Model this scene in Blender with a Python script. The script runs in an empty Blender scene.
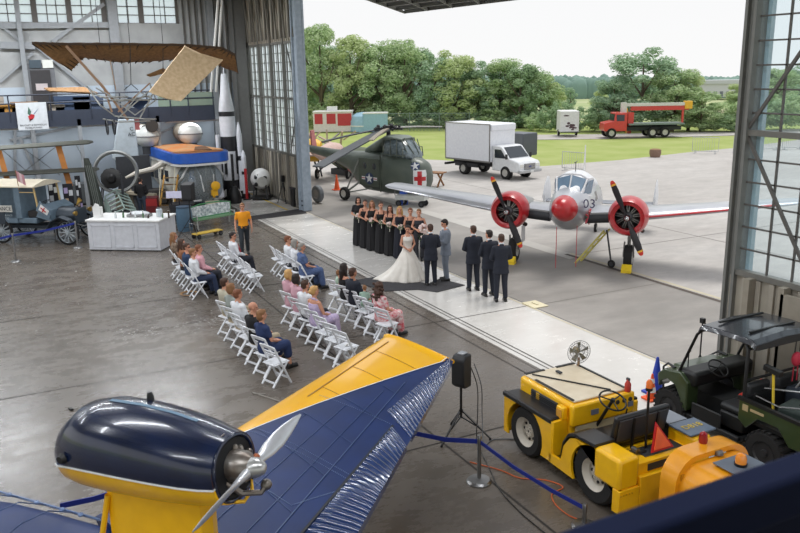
import bpy, bmesh, random
from math import *
from mathutils import Matrix, Vector
import numpy as np
C = bpy.context.scene.collection
S = bpy.context.scene
PI = pi
# ---------------------------------------------------------------- camera
FPX, PITCH, ROLL, YAW, CH = 792.0, radians(13.99), radians(-1.05), radians(63.35), 6.0
fw = Vector((-sin(YAW)*cos(PITCH), cos(YAW)*cos(PITCH), -sin(PITCH)))
rt = Vector((cos(YAW), sin(YAW), 0)); up = rt.cross(fw)
rt2 = rt*cos(ROLL)+up*sin(ROLL); up2 = up*cos(ROLL)-rt*sin(ROLL)
cam = bpy.data.cameras.new('camera'); co = bpy.data.objects.new('camera', cam); C.objects.link(co)
mw = Matrix((rt2, up2, -fw)).transposed().to_4x4(); mw.translation = Vector((0, 0, CH)); co.matrix_world = mw
cam.sensor_width = 36; cam.lens = FPX/800*36; cam.clip_end = 3000; cam.clip_start = .05
cam.dof.use_dof = True; cam.dof.focus_distance = 16; cam.dof.aperture_fstop = 5.0
S.camera = co
def ray(x, y): return rt2*((x-400)/FPX)+up2*((266.5-y)/FPX)+fw
def g(x, y, z=0.0):
    d = ray(x, y); t = (z-CH)/d.z; return Vector((d.x*t, d.y*t, z))
def oX(x, y, X):
    d = ray(x, y); t = X/d.x; return Vector((X, d.y*t, CH+d.z*t))
def oY(x, y, Y):
    d = ray(x, y); t = Y/d.y; return Vector((d.x*t, Y, CH+d.z*t))
def oD(x, y, D):
    d = ray(x, y); t = D/hypot(d.x, d.y); return Vector((d.x*t, d.y*t, CH+d.z*t))
# ---------------------------------------------------------------- mesh builder
def frame(d):
    d = Vector(d).normalized(); a = Vector((0, 0, 1)) if abs(d.z) < .95 else Vector((1, 0, 0))
    u = a.cross(d).normalized(); return u, d.cross(u), d
class MB:
    def __init__(s): s.v = []; s.f = []; s.m = []; s.T = None; s.mi = 0
    def add(s, vs, fs, mi=None):
        b = len(s.v); mi = s.mi if mi is None else mi
        for p in vs:
            p = Vector(p)
            if s.T is not None: p = s.T @ p
            s.v.append(p[:])
        for f in fs: s.f.append([b+i for i in f]); s.m.append(mi)
        return s
    def box(s, x0, x1, y0, y1, z0, z1, mi=None):
        return s.add([(x0,y0,z0),(x1,y0,z0),(x1,y1,z0),(x0,y1,z0),(x0,y0,z1),(x1,y0,z1),(x1,y1,z1),(x0,y1,z1)],
              [(0,3,2,1),(4,5,6,7),(0,1,5,4),(1,2,6,5),(2,3,7,6),(3,0,4,7)], mi)
    def bx(s, c, sz, rz=0, ry=0, rx=0, mi=None):
        R = Matrix.Translation(Vector(c)) @ Matrix.Rotation(rz,4,'Z') @ Matrix.Rotation(ry,4,'Y') @ Matrix.Rotation(rx,4,'X')
        o = s.T; s.T = R if o is None else o @ R; a, b, c2 = [q/2 for q in sz]
        s.box(-a,a,-b,b,-c2,c2,mi); s.T = o; return s
    def bar(s, p0, p1, w, h=None, mi=None, upv=None):
        p0 = Vector(p0); p1 = Vector(p1); h = h or w; u, v, d = frame(p1-p0)
        if upv is not None:
            u = Vector(upv).cross(d).normalized(); v = d.cross(u)
        q = []
        for p in (p0, p1):
            for a, b in ((-1,-1),(1,-1),(1,1),(-1,1)): q.append(p+u*(a*w/2)+v*(b*h/2))
        return s.add(q, [(3,2,1,0),(4,5,6,7),(0,1,5,4),(1,2,6,5),(2,3,7,6),(3,0,4,7)], mi)
    def loft(s, rings, cap=True, mi=None, close=True):
        n = len(rings[0]); vs = [p for r in rings for p in r]; fs = []
        for i in range(len(rings)-1):
            for j in range(n if close else n-1):
                k = (j+1) % n; fs.append((i*n+j, i*n+k, (i+1)*n+k, (i+1)*n+j))
        if cap: fs.append(tuple(range(n-1, -1, -1))); fs.append(tuple((len(rings)-1)*n+j for j in range(n)))
        return s.add(vs, fs, mi)
    def cyl(s, p0, p1, r0, r1=None, n=12, mi=None, cap=True):
        return s.tube([p0, p1], [r0, r0 if r1 is None else r1], n, mi, cap)
    def tube(s, pts, r, n=8, mi=None, cap=True):
        pts = [Vector(p) for p in pts]; rs = r if isinstance(r, (list, tuple)) else [r]*len(pts)
        rings = []; u = None
        for i, p in enumerate(pts):
            d = (pts[min(i+1, len(pts)-1)]-pts[max(i-1, 0)]).normalized()
            if u is None: u, v, _ = frame(d)
            else:
                u = (u-d*u.dot(d)).normalized(); v = d.cross(u)
            rings.append([p+(u*cos(2*PI*k/n)+v*sin(2*PI*k/n))*max(rs[i], 1e-4) for k in range(n)])
        return s.loft(rings, cap, mi)
    def lathe(s, prof, p0, axis=(0,0,1), n=20, mi=None, cap=True, sx=1, sy=1):
        u, v, d = frame(axis); p0 = Vector(p0)
        return s.loft([[p0+d*h+u*(cos(2*PI*k/n)*r*sx)+v*(sin(2*PI*k/n)*r*sy) for k in range(n)] for r, h in prof], cap, mi)
    def ell(s, c, r, n=14, m=8, mi=None, R=None):
        c = Vector(c); rings = []
        for i in range(m+1):
            t = -PI/2+PI*i/m; q = []
            for k in range(n):
                p = Vector((r[0]*cos(t)*cos(2*PI*k/n), r[1]*cos(t)*sin(2*PI*k/n), r[2]*sin(t)))
                if i in (0, m): p = Vector((r[0]*.02*cos(2*PI*k/n), r[1]*.02*sin(2*PI*k/n), r[2]*sin(t)))
                q.append(c+(R @ p if R else p))
            rings.append(q)
        return s.loft(rings, True, mi)
    def cap(s, p0, p1, r0, r1=None, n=10, mi=None):     # tapered capsule
        r1 = r0 if r1 is None else r1; p0 = Vector(p0); p1 = Vector(p1); d = (p1-p0); L = d.length
        d = d/L if L > 1e-6 else Vector((0,0,1)); pts = []; rs = []
        for a in (80, 50, 20): pts.append(p0-d*r0*sin(radians(a))); rs.append(r0*cos(radians(a)))
        for a in (0, 20, 50, 80): pts.append(p1+d*r1*sin(radians(a))); rs.append(r1*cos(radians(a)))
        pts.insert(3, p0); rs.insert(3, r0)
        return s.tube(pts, rs, n, mi)
    def prism(s, poly, d, mi=None):                     # planar 3-D polygon extruded by vector d
        a = [Vector(p) for p in poly]; d = Vector(d); n = len(a)
        return s.add(a+[p+d for p in a], [tuple(range(n-1,-1,-1)), tuple(range(n, 2*n))]+[(i,(i+1)%n,n+(i+1)%n,n+i) for i in range(n)], mi)
    def mesh(s, name):
        me = bpy.data.meshes.new(name); me.from_pydata(s.v, [], s.f); me.polygons.foreach_set('material_index', s.m); me.update(); return me
    def build(s, name, mat, parent=None, bev=0, ang=35, fix=True, sub=0):
        me = s.mesh(name)
        if fix:
            b = bmesh.new(); b.from_mesh(me); bmesh.ops.recalc_face_normals(b, faces=b.faces); b.to_mesh(me); b.free()
        for mm in (mat if isinstance(mat, (list, tuple)) else [mat]): me.materials.append(mm)
        me.polygons.foreach_set('use_smooth', [True]*len(me.polygons)); me.set_sharp_from_angle(angle=radians(ang))
        o = bpy.data.objects.new(name, me); C.objects.link(o)
        if parent is not None: o.parent = parent
        if bev:
            md = o.modifiers.new('bevel', 'BEVEL'); md.width = bev; md.segments = 2; md.limit_method = 'ANGLE'; md.angle_limit = radians(40)
        if sub:
            md = o.modifiers.new('sub', 'SUBSURF'); md.levels = sub; md.render_levels = sub
        return o
def tag(o, label=None, cat=None, group=None, kind=None):
    if label: o['label'] = label
    if cat: o['category'] = cat
    if group: o['group'] = group
    if kind: o['kind'] = kind
    return o
def thing(name, label, cat, loc=(0,0,0), rz=0, group=None, sc=1.0):
    o = bpy.data.objects.new(name, None); C.objects.link(o); o.empty_display_size = .2
    o.location = loc; o.rotation_euler = (0, 0, rz); o.scale = (sc,)*3
    return tag(o, label, cat, group)
def struct(name, mb, mat, **k): return tag(mb.build(name, mat, None, **k), kind='structure')
KIDS = {}
def copy_tree(o, parent=None):
    c = o.copy(); C.objects.link(c)
    if parent is not None: c.parent = parent
    for ch in [x for x in list(C.objects) if x.parent == o] if parent is None else o.children:
        copy_tree(ch, c)
    return c
def dup(root, loc, rz, label=None, group=None):
    r = root.copy(); C.objects.link(r); r.location = loc; r.rotation_euler = (0, 0, rz)
    if label: r['label'] = label
    if group: r['group'] = group
    for ch in list(root.children):
        c = ch.copy(); C.objects.link(c); c.parent = r
        for q in list(ch.children):
            d = q.copy(); C.objects.link(d); d.parent = c
    return r
def text(name, body, size, mat, parent, loc, rot=(0,0,0), ext=.002, align='CENTER'):
    cu = bpy.data.curves.new(name, 'FONT'); cu.body = body; cu.size = size; cu.align_x = align; cu.align_y = 'CENTER'; cu.extrude = ext
    cu.resolution_u = 3
    t = bpy.data.objects.new(name, cu); C.objects.link(t); dg = bpy.context.evaluated_depsgraph_get()
    me = bpy.data.meshes.new_from_object(t.evaluated_get(dg)); bpy.data.objects.remove(t)
    me.materials.clear(); me.materials.append(mat); o = bpy.data.objects.new(name, me); C.objects.link(o); o.parent = parent
    o.location = loc; o.rotation_euler = rot; return o
# ---------------------------------------------------------------- materials
def lin(c):
    c = [q/255 for q in c]; return tuple(q/12.92 if q <= .04045 else ((q+.055)/1.055)**2.4 for q in c)+(1,)
MC = {}
def mat(name, col, rough=.6, metal=0, col2=None, ns=6, bump=0, bs=60, spec=.5, emit=None, es=1, trans=0, alpha=1, coat=0, sheen=0):
    if name in MC: return MC[name]
    m = bpy.data.materials.new(name); m.use_nodes = True; nt = m.node_tree; N = nt.nodes; L = nt.links; b = N['Principled BSDF']
    b.inputs['Base Color'].default_value = lin(col); b.inputs['Roughness'].default_value = rough; b.inputs['Metallic'].default_value = metal
    b.inputs['Specular IOR Level'].default_value = spec; b.inputs['Transmission Weight'].default_value = trans; b.inputs['Alpha'].default_value = alpha
    b.inputs['Coat Weight'].default_value = coat; b.inputs['Coat Roughness'].default_value = .08
    if sheen: b.inputs['Sheen Weight'].default_value = sheen
    if emit: b.inputs['Emission Color'].default_value = lin(emit); b.inputs['Emission Strength'].default_value = es
    c2 = col2 or tuple(q*.95 for q in col)
    tc = N.new('ShaderNodeTexCoord'); no = N.new('ShaderNodeTexNoise'); no.inputs['Scale'].default_value = ns; no.inputs['Detail'].default_value = 5
    L.new(tc.outputs['Object'], no.inputs['Vector'])
    rp = N.new('ShaderNodeValToRGB'); rp.color_ramp.elements[0].position = .35; rp.color_ramp.elements[1].position = .65
    rp.color_ramp.elements[0].color = lin(c2); rp.color_ramp.elements[1].color = lin(col)
    L.new(no.outputs['Fac'], rp.inputs['Fac']); L.new(rp.outputs['Color'], b.inputs['Base Color'])
    if bump:
        n2 = N.new('ShaderNodeTexNoise'); n2.inputs['Scale'].default_value = bs; L.new(tc.outputs['Object'], n2.inputs['Vector'])
        bp = N.new('ShaderNodeBump'); bp.inputs['Strength'].default_value = bump; bp.inputs['Distance'].default_value = .02
        L.new(n2.outputs['Fac'], bp.inputs['Height']); L.new(bp.outputs['Normal'], b.inputs['Normal'])
    MC[name] = m; return m
def frosted(name, col, tr=.75):
    if name in MC: return MC[name]
    m = bpy.data.materials.new(name); m.use_nodes = True; nt = m.node_tree; N = nt.nodes; L = nt.links; N.clear()
    o = N.new('ShaderNodeOutputMaterial'); a = N.new('ShaderNodeBsdfTranslucent'); a.inputs['Color'].default_value = lin(col); t = N.new('ShaderNodeBsdfTransparent'); t.inputs['Color'].default_value = lin(col)
    mx = N.new('ShaderNodeMixShader'); mx.inputs['Fac'].default_value = tr; L.new(t.outputs[0], mx.inputs[1]); L.new(a.outputs[0], mx.inputs[2]); L.new(mx.outputs[0], o.inputs['Surface']); MC[name] = m; return m
def glass(name, col=(200,215,220), alpha=.35, rough=.05):
    # thin pane: mostly see-through with a glossy surface
    if name in MC: return MC[name]
    m = bpy.data.materials.new(name); m.use_nodes = True; nt = m.node_tree; N = nt.nodes; L = nt.links; N.clear()
    o = N.new('ShaderNodeOutputMaterial'); t = N.new('ShaderNodeBsdfTransparent'); t.inputs['Color'].default_value = lin(col)
    p = N.new('ShaderNodeBsdfPrincipled'); p.inputs['Base Color'].default_value = lin(col); p.inputs['Roughness'].default_value = rough
    mx = N.new('ShaderNodeMixShader'); mx.inputs['Fac'].default_value = alpha
    L.new(t.outputs[0], mx.inputs[1]); L.new(p.outputs[0], mx.inputs[2]); L.new(mx.outputs[0], o.inputs['Surface']); MC[name] = m; return m
WHITE = mat('white_paint', (228,228,226), .45); BLACK = mat('black_plastic', (22,22,24), .45); RUB = mat('tyre_rubber', (30,29,29), .85, bump=.3)
CHROME = mat('polished_metal', (200,200,200), .18, 1); STEEL = mat('brushed_steel', (150,150,150), .35, 1); DSTEEL = mat('dark_steel', (62,64,68), .5, .3)
GREYP = mat('grey_paint', (140,144,148), .55); RED = mat('red_paint', (185,28,35), .35, coat=.4); ORANGE = mat('orange_plastic', (240,95,40), .5)
YEL = mat('yellow_paint', (255,196,16), .35, coat=.4, col2=(246,186,12)); NAVY = mat('navy_paint', (12,28,60), .25, coat=.55, col2=(8,20,46))
YEL2 = mat('amber_yellow_paint', (240,160,20), .35, coat=.5, col2=(228,150,16)); BLUEB = mat('blue_webbing', (24,44,140), .6)
WOOD = mat('wood', (150,105,60), .6, col2=(120,80,45), ns=14); GLS = glass('window_glass', (205,215,220), .3)
DGLS = mat('dark_glass', (40,48,56), .08, spec=.8); SKIN = mat('skin', (206,150,122), .55, col2=(196,138,112)); SKIN2 = mat('tan_skin', (176,122,94), .55)
EYE = mat('dark_eye', (40,26,22), .3); LIP = mat('lips', (160,72,70), .5)
EXPO = 0.1; FILL_LAMP = 260
# ---------------------------------------------------------------- people
MESH = {}
def remesh(mb, name, vox, smooth=3, paint=None):
    me = mb.mesh(name); o = bpy.data.objects.new(name, me); C.objects.link(o)
    b = bmesh.new(); b.from_mesh(me); bmesh.ops.recalc_face_normals(b, faces=b.faces); b.to_mesh(me); b.free()
    m = o.modifiers.new('r', 'REMESH'); m.mode = 'VOXEL'; m.voxel_size = vox; m.use_smooth_shade = True
    if smooth: q = o.modifiers.new('s', 'SMOOTH'); q.iterations = smooth; q.factor = .5
    dg = bpy.context.evaluated_depsgraph_get(); out = bpy.data.meshes.new_from_object(o.evaluated_get(dg)); bpy.data.objects.remove(o)
    out.name = name; out.materials.clear(); out.materials.append(None)
    if paint:
        for _ in range(3): out.materials.append(None)
        for p in out.polygons:
            c = p.center; p.material_index = paint(c)
    return out
def hand(mb, wrist, d, nrm, side, curl=.5):
    # palm from the wrist along d, nrm = palm normal, side = towards the thumb
    d = Vector(d).normalized(); nrm = Vector(nrm).normalized(); s = d.cross(nrm).normalized()
    if s.dot(Vector(side)) < 0: s = -s
    w = Vector(wrist)
    for k in (-.024, -.008, .008, .024): mb.cap(w+d*.01+s*k*.6, w+d*.085+s*k*1.15, .017, .0135, n=8)
    for k, L in ((-.031,.056),(-.0105,.072),(.0105,.078),(.031,.068)):
        a = w+d*.088+s*k; b1 = a+(d*cos(curl*.6)+nrm*sin(curl*.6)+s*k*2)*L*.5; c1 = b1+(d*cos(curl*1.5)+nrm*sin(curl*1.5))*L*.5
        mb.cap(a, b1, .0105, .0095, n=8); mb.cap(b1, c1, .0095, .008, n=8)
    a = w+d*.03+s*.03; b1 = a+(d*.6+s*.75+nrm*.35).normalized()*.04; c1 = b1+(d*.9+s*.2+nrm*.4).normalized()*.034
    mb.cap(a, b1, .013, .0115, n=8); mb.cap(b1, c1, .0115, .0095, n=8)
def skel(pose, arms, fem=False, k=1.0):
    J = {}
    sw = .165 if fem else .195; hw = .095
    if pose == 'sit':
        P = Vector((0, -.06, .53)); d = Vector((0, -.10, 1)).normalized()
        J['kn'] = [Vector((s*.12, .36, .53)) for s in (-1, 1)]; J['an'] = [Vector((s*.12, .40+.04*s, .09)) for s in (-1, 1)]
        J['hp'] = [Vector((s*hw, -.04, .52)) for s in (-1, 1)]
    elif pose == 'child':
        P = Vector((0, -.02, .50)); d = Vector((0, -.05, 1)).normalized()
        J['kn'] = [Vector((s*.12, .36, .53)) for s in (-1, 1)]; J['an'] = [Vector((s*.12, .42, .12)) for s in (-1, 1)]
        J['hp'] = [Vector((s*hw, 0, .52)) for s in (-1, 1)]
    else:
        P = Vector((0, 0, .93)); d = Vector((0, 0, 1))
        st = .06 if pose == 'walk' else 0
        J['kn'] = [Vector((s*.10, .02+s*st*2, .50)) for s in (-1, 1)]; J['an'] = [Vector((s*(.115 if not fem else .08), -.02+s*st*3, .085)) for s in (-1, 1)]
        J['hp'] = [Vector((s*hw, 0, .92)) for s in (-1, 1)]
    f = Vector((0, d.z, -d.y)); J['P'] = P; J['d'] = d; J['f'] = f
    A = lambda x, y, z: P+Vector((x, 0, 0))+f*y+d*z
    J['A'] = A; J['sh'] = [A(s*(sw-.012), -.01, .455) for s in (-1, 1)]
    if arms == 'side': el = [A(s*(sw+.06), -.03, .2) for s in (-1, 1)]; wr = [A(s*(sw+.07), .06, -.04) for s in (-1, 1)]; hd = (0, .2, -1)
    elif arms == 'front': el = [A(s*(sw+.06), .02, .2) for s in (-1, 1)]; wr = [A(s*.06, .23, .07) for s in (-1, 1)]; hd = None
    elif arms == 'bouquet': el = [A(s*(sw+.07), .03, .22) for s in (-1, 1)]; wr = [A(s*.065, .24, .15) for s in (-1, 1)]; hd = None
    elif arms == 'book': el = [A(s*(sw+.04), .04, .2) for s in (-1, 1)]; wr = [A(s*.08, .27, .27) for s in (-1, 1)]; hd = None
    elif arms == 'back': el = [A(s*(sw+.08), -.12, .2) for s in (-1, 1)]; wr = [A(s*.06, -.19, .0) for s in (-1, 1)]; hd = None
    elif arms == 'lap': el = [A(s*(sw+.05), .03, .21) for s in (-1, 1)]; wr = [Vector((s*.07, .2, .63)) for s in (-1, 1)]; hd = None
    J['el'] = el; J['wr'] = wr; J['hd'] = hd
    J['nk'] = A(0, .0, .53); J['hc'] = A(0, .035, .69)
    return J
def tor(fem, ex=0.0, z0=-.08, z1=.56):
    T = [(-.08,.155,.10),(0,.172,.118),(.08,.158,.108),(.17,.140,.098),(.28,.158,.112),(.38,.176,.122),(.46,.180,.108),(.50,.14,.085),(.53,.075,.068),(.57,.055,.058)] if not fem else \
        [(-.08,.16,.11),(0,.175,.122),(.08,.150,.105),(.17,.120,.088),(.26,.138,.105),(.34,.150,.128),(.43,.152,.098),(.49,.12,.075),(.52,.062,.058),(.57,.046,.05)]
    def at(z):
        for a, b in zip(T, T[1:]):
            if a[0] <= z <= b[0]:
                t = (z-a[0])/(b[0]-a[0]); return (z, a[1]+(b[1]-a[1])*t, a[2]+(b[2]-a[2])*t)
        return (z, T[0][1], T[0][2]) if z < T[0][0] else (z, T[-1][1], T[-1][2])
    zs = sorted(set([z0, z1]+[t[0] for t in T if z0 < t[0] < z1]))
    return [(z, at(z)[1]+ex, at(z)[2]+ex) for z in zs]
def torso(mb, J, fem, ex, z0, z1):
    A = J['A']
    mb.loft([[A(rx*cos(2*PI*k/18), ry*sin(2*PI*k/18)+(.012 if fem and .28 < z < .4 and sin(2*PI*k/18) > 0 else 0), z) for k in range(18)] for z, rx, ry in tor(fem, ex, z0, z1)])
def headR(J, turn, tilt):
    return Matrix.Rotation(turn, 3, 'Z') @ Matrix.Rotation(tilt, 3, 'X')
def body(key, pose, arms, fem, turn=0, tilt=0):
    k = ('body', pose, arms, fem, turn, tilt)
    if k in MESH: return MESH[k]
    J = skel(pose, arms, fem); mb = MB(); q = .9 if fem else 1
    torso(mb, J, fem, 0, -.08, .57)
    for i in (0, 1):
        mb.cap(J['hp'][i], J['kn'][i], .088, .056); mb.cap(J['kn'][i], J['an'][i], .056*q, .038*q)
        c = J['kn'][i].lerp(J['an'][i], .3); mb.ell(c+Vector((0,-.015,0)), (.052*q,.055*q,.09), 10, 6)
        a = J['an'][i]; mb.cap(a+Vector((0,-.03,-.045)), a+Vector((0,.13,-.052)), .033, .03)
        mb.cap(J['sh'][i], J['el'][i], .052*q, .040*q); mb.cap(J['el'][i], J['wr'][i], .040*q, .026*q)
        mb.cap(J['A'](0,0,.46), J['sh'][i], .06*q, .052*q)
        sgn = -1 if i == 0 else 1; w = J['wr'][i]
        if arms == 'side': hand(mb, w, (0,.1,-1), (-sgn,0,0), (0,1,0), .5)
        elif arms == 'back': hand(mb, w, (-sgn*.9,0,-.5), (0,-1,0), (0,0,1), .3)
        elif arms == 'lap': hand(mb, w, (-sgn*.5,.85,-.1), (0,0,-1), (-sgn,0,0), .6)
        else: hand(mb, w, (-sgn*.7,.5,-.25), (0,-1,-.2), (0,0,1), .8)
    R = headR(J, turn, tilt); hc = J['hc']; H = lambda x, y, z: hc+R @ Vector((x, y, z))
    mb.cap(J['A'](0,-.005,.50), J['A'](0,.012,.62), .056*q, .053*q)
    mb.ell(H(0,-.012,.03), (.074,.094,.085), 16, 10, R=R); mb.ell(H(0,.02,-.035), (.058,.066,.078), 14, 8, R=R)
    mb.ell(H(0,.045,-.085), (.032,.03,.025), 10, 6, R=R)
    mb.cap(H(0,.078,.012), H(0,.1,-.022), .009, .0135, 8); mb.cap(H(-.02,.078,-.055), H(.02,.078,-.055), .011, .011, 8)
    for s in (-1, 1): mb.ell(H(s*.076,-.008,-.01), (.012,.02,.03), 8, 6, R=R); mb.cap(H(s*.015,.078,.03), H(s*.045,.068,.03), .012, .012, 6)
    def paint(c):
        l = R.transposed() @ (c-hc)
        if l.y > .05:
            if abs(abs(l.x)-.03) < .016 and abs(l.z-.007) < .009: return 1
            if abs(l.x) < .027 and abs(l.z+.055) < .009: return 2
        return 0
    MESH[k] = remesh(mb, 'person', .0115, 2, paint); return MESH[k]
def cloth(kind, pose, arms, fem, sleeve='long'):
    k = (kind, pose, arms, fem, sleeve)
    if k in MESH: return MESH[k]
    J = skel(pose, arms, fem); mb = MB(); sit = pose in ('sit', 'child'); A = J['A']
    if kind in ('shirt', 'jacket', 'top'):
        ex = .026 if kind == 'jacket' else .014
        torso(mb, J, fem, ex, -.12 if kind == 'jacket' and not sit else -.05, .52 if sleeve != 'none' else .44)
        if kind == 'jacket' and not sit: mb.loft([[A((.185+.012*t)*cos(2*PI*q/18), (.135+.01*t)*sin(2*PI*q/18), -.02-.08*t) for q in range(18)] for t in (0, 1, 2.2)])
        if kind == 'jacket': mb.cap(A(-.03,-.04,.55), A(.03,-.04,.55), .03, .03); mb.cap(A(-.05,.06,.48), A(-.01,.12,.3), .02, .012); mb.cap(A(.05,.06,.48), A(.01,.12,.3), .02, .012)
        else: mb.cap(A(-.03,-.03,.54), A(.03,-.03,.54), .034, .034)
        for i in (0, 1):
            if sleeve == 'none': mb.cap(A((-.1,.1)[i],-.02,.42), A((-.08,.08)[i],0,.5), .035, .03); continue
            mb.cap(A(0,0,.46), J['sh'][i], .07, .068)
            s, e, w = J['sh'][i], J['el'][i], J['wr'][i]
            if sleeve == 'short': mb.cap(s, s.lerp(e, .62), .058, .056)
            else: mb.cap(s, e, .059+.005*(kind == 'jacket'), .052); mb.cap(e, e.lerp(w, .93), .053, .040)
    elif kind == 'trousers':
        torso(mb, J, fem, .014, -.09, .10)
        for i in (0, 1):
            h, kn, a = J['hp'][i], J['kn'][i], J['an'][i]
            mb.cap(h, kn, .104, .078); mb.cap(kn, a+Vector((0,0,.03)), .077, .062)
    elif kind == 'skirt':                         # seated skirt over the lap
        torso(mb, J, fem, .02, -.08, .2)
        mb.cap(J['hp'][0], J['kn'][0], .11, .1); mb.cap(J['hp'][1], J['kn'][1], .11, .1)
        mb.cap((J['hp'][0]+J['hp'][1])/2, (J['kn'][0]+J['kn'][1])/2, .1, .08)
        for i in (0, 1): mb.cap(J['kn'][i], J['kn'][i].lerp(J['an'][i], .5 if sleeve != 'long' else .85), .1, .085)
    MESH[k] = remesh(mb, kind, .014, 4); return MESH[k]
def gown(key, fem=True, top=.40, flare=.27, train=False, hem=.0, straps=True):
    k = ('gown', key)
    if k in MESH: return MESH[k]
    J = skel('stand', 'bouquet', True); A = J['A']; mb = MB(); n = 64; rings = []; rnd = random.Random(len(key)*7+3)
    ph = [rnd.uniform(0, 6.3) for _ in range(4)]
    for i in range(40):
        t = i/39; z = top-t*(top+.93-.012-hem)
        if z > -.02: zz, rx, ry = tor(True, .013, z, z+.0001)[0]; fl = 0
        else:
            fl = min(1, (-.02-z)/.89); rx = .185+(flare-.185)*fl**.8; ry = .135+(flare-.135)*fl**.8
        ring = []
        for q in range(n):
            a = 2*PI*q/n; f = 1+fl*(.055*sin(9*a+ph[0])+.035*sin(15*a+ph[1]+fl)+.02*sin(23*a+ph[2]))
            p = A(rx*f*cos(a), ry*f*sin(a)+(.012 if .28 < z < .4 and sin(a) > 0 else 0), z)
            if train and fl > 0:
                w = max(0, cos(a+radians(16)))**2; p += Vector((.5, -.2, 0))*w*fl**3
            ring.append(p)
        rings.append(ring)
    mb.loft(rings)
    if straps:
        for s in (-1, 1): mb.tube([A(s*.085,.09,top-.02), A(s*.09,.06,.47), A(s*.085,-.03,.5), A(s*.08,-.08,top-.03)], .016, 6)
    me = mb.mesh('gown'); me.materials.append(None); b = bmesh.new(); b.from_mesh(me); bmesh.ops.recalc_face_normals(b, faces=b.faces); b.to_mesh(me); b.free()
    me.polygons.foreach_set('use_smooth', [True]*len(me.polygons)); MESH[k] = me; return me
def hair(style, pose, fem, turn, tilt):
    k = ('hair', style, pose, fem, turn, tilt)
    if k in MESH: return MESH[k]
    J = skel(pose, 'side', fem); R = headR(J, turn, tilt); hc = J['hc']; H = lambda x, y, z: hc+R @ Vector((x, y, z)); mb = MB()
    mb.ell(H(0,-.024,.045), (.083,.094,.085), 16, 10, R=R)
    if style == 'short': mb.ell(H(0,-.045,.0), (.078,.07,.085), 14, 8, R=R); mb.ell(H(0,.05,.088), (.055,.035,.022), 10, 6, R=R)
    if style == 'fringe': mb.ell(H(0,-.045,-.02), (.082,.072,.095), 14, 8, R=R); mb.ell(H(0,.045,.08), (.065,.042,.035), 10, 6, R=R)
    if style in ('bob', 'long', 'curly'):
        mb.ell(H(0,-.04,-.02), (.09,.08,.11), 14, 8, R=R)
        for s in (-1, 1):
            mb.cap(H(s*.068,.02,.04), H(s*.082,-.01,-.10), .028, .032)
            if style != 'bob': mb.cap(H(s*.08,-.015,-.08), H(s*.085,.02 if s > 0 else -.04,-.27), .034, .022)
        mb.ell(H(0,.03,.09), (.06,.05,.028), 10, 6, R=R)
    if style in ('long', 'curly'): mb.cap(H(0,-.07,-.08), H(0,-.09,-.27), .075, .05)
    if style == 'curly':
        rr = random.Random(5)
        for _ in range(46): mb.ell(H(rr.uniform(-.12,.12), rr.uniform(-.13,0), rr.uniform(-.27,.09)), (.032,)*3, 8, 6)
    if style == 'updo': mb.ell(H(0,-.05,-.005), (.076,.07,.08), 14, 8, R=R); mb.ell(H(0,-.115,.0), (.048,.04,.045), 12, 8, R=R); mb.ell(H(0,.045,.088), (.06,.035,.025), 10, 6, R=R)
    MESH[k] = remesh(mb, 'hair', .012 if style != 'curly' else .01, 2); return MESH[k]
def shoe_mesh(heel=False):
    k = ('shoe', heel)
    if k in MESH: return MESH[k]
    mb = MB(); mb.cap((0,-.04,-.035),(0,.03,-.025),.048,.05); mb.cap((0,-.04,-.045),(0,.15,-.048),.045,.04)
    mb.box(-.042,.042,-.09,.18,-.085,-.062)
    MESH[k] = remesh(mb, 'shoe', .012, 2); return MESH[k]
def put(name, me, m, parent):
    o = bpy.data.objects.new(name, me); C.objects.link(o); o.parent = parent
    ms = m if isinstance(m, (list, tuple)) else [m]
    for i, mm in enumerate(ms):
        if i < len(o.material_slots): o.material_slots[i].link = 'OBJECT'; o.material_slots[i].material = mm
    return o
HC = {'brown': mat('brown_hair', (72,46,32), .6, bump=.4, bs=90), 'dark': mat('dark_hair', (38,27,22), .6, bump=.4, bs=90), 'blonde': mat('blonde_hair', (205,160,100), .6, bump=.4, bs=90),
      'ginger': mat('ginger_hair', (124,74,46), .6, bump=.4, bs=90), 'grey': mat('grey_hair', (150,145,138), .7, bump=.4, bs=90), 'light': mat('light_brown_hair', (140,98,62), .6, bump=.4, bs=90)}
def fab(n, c, c2=None, ns=6): return mat('fabric_'+n, c, .85, col2=c2, ns=ns, bump=.15, bs=40)
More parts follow.
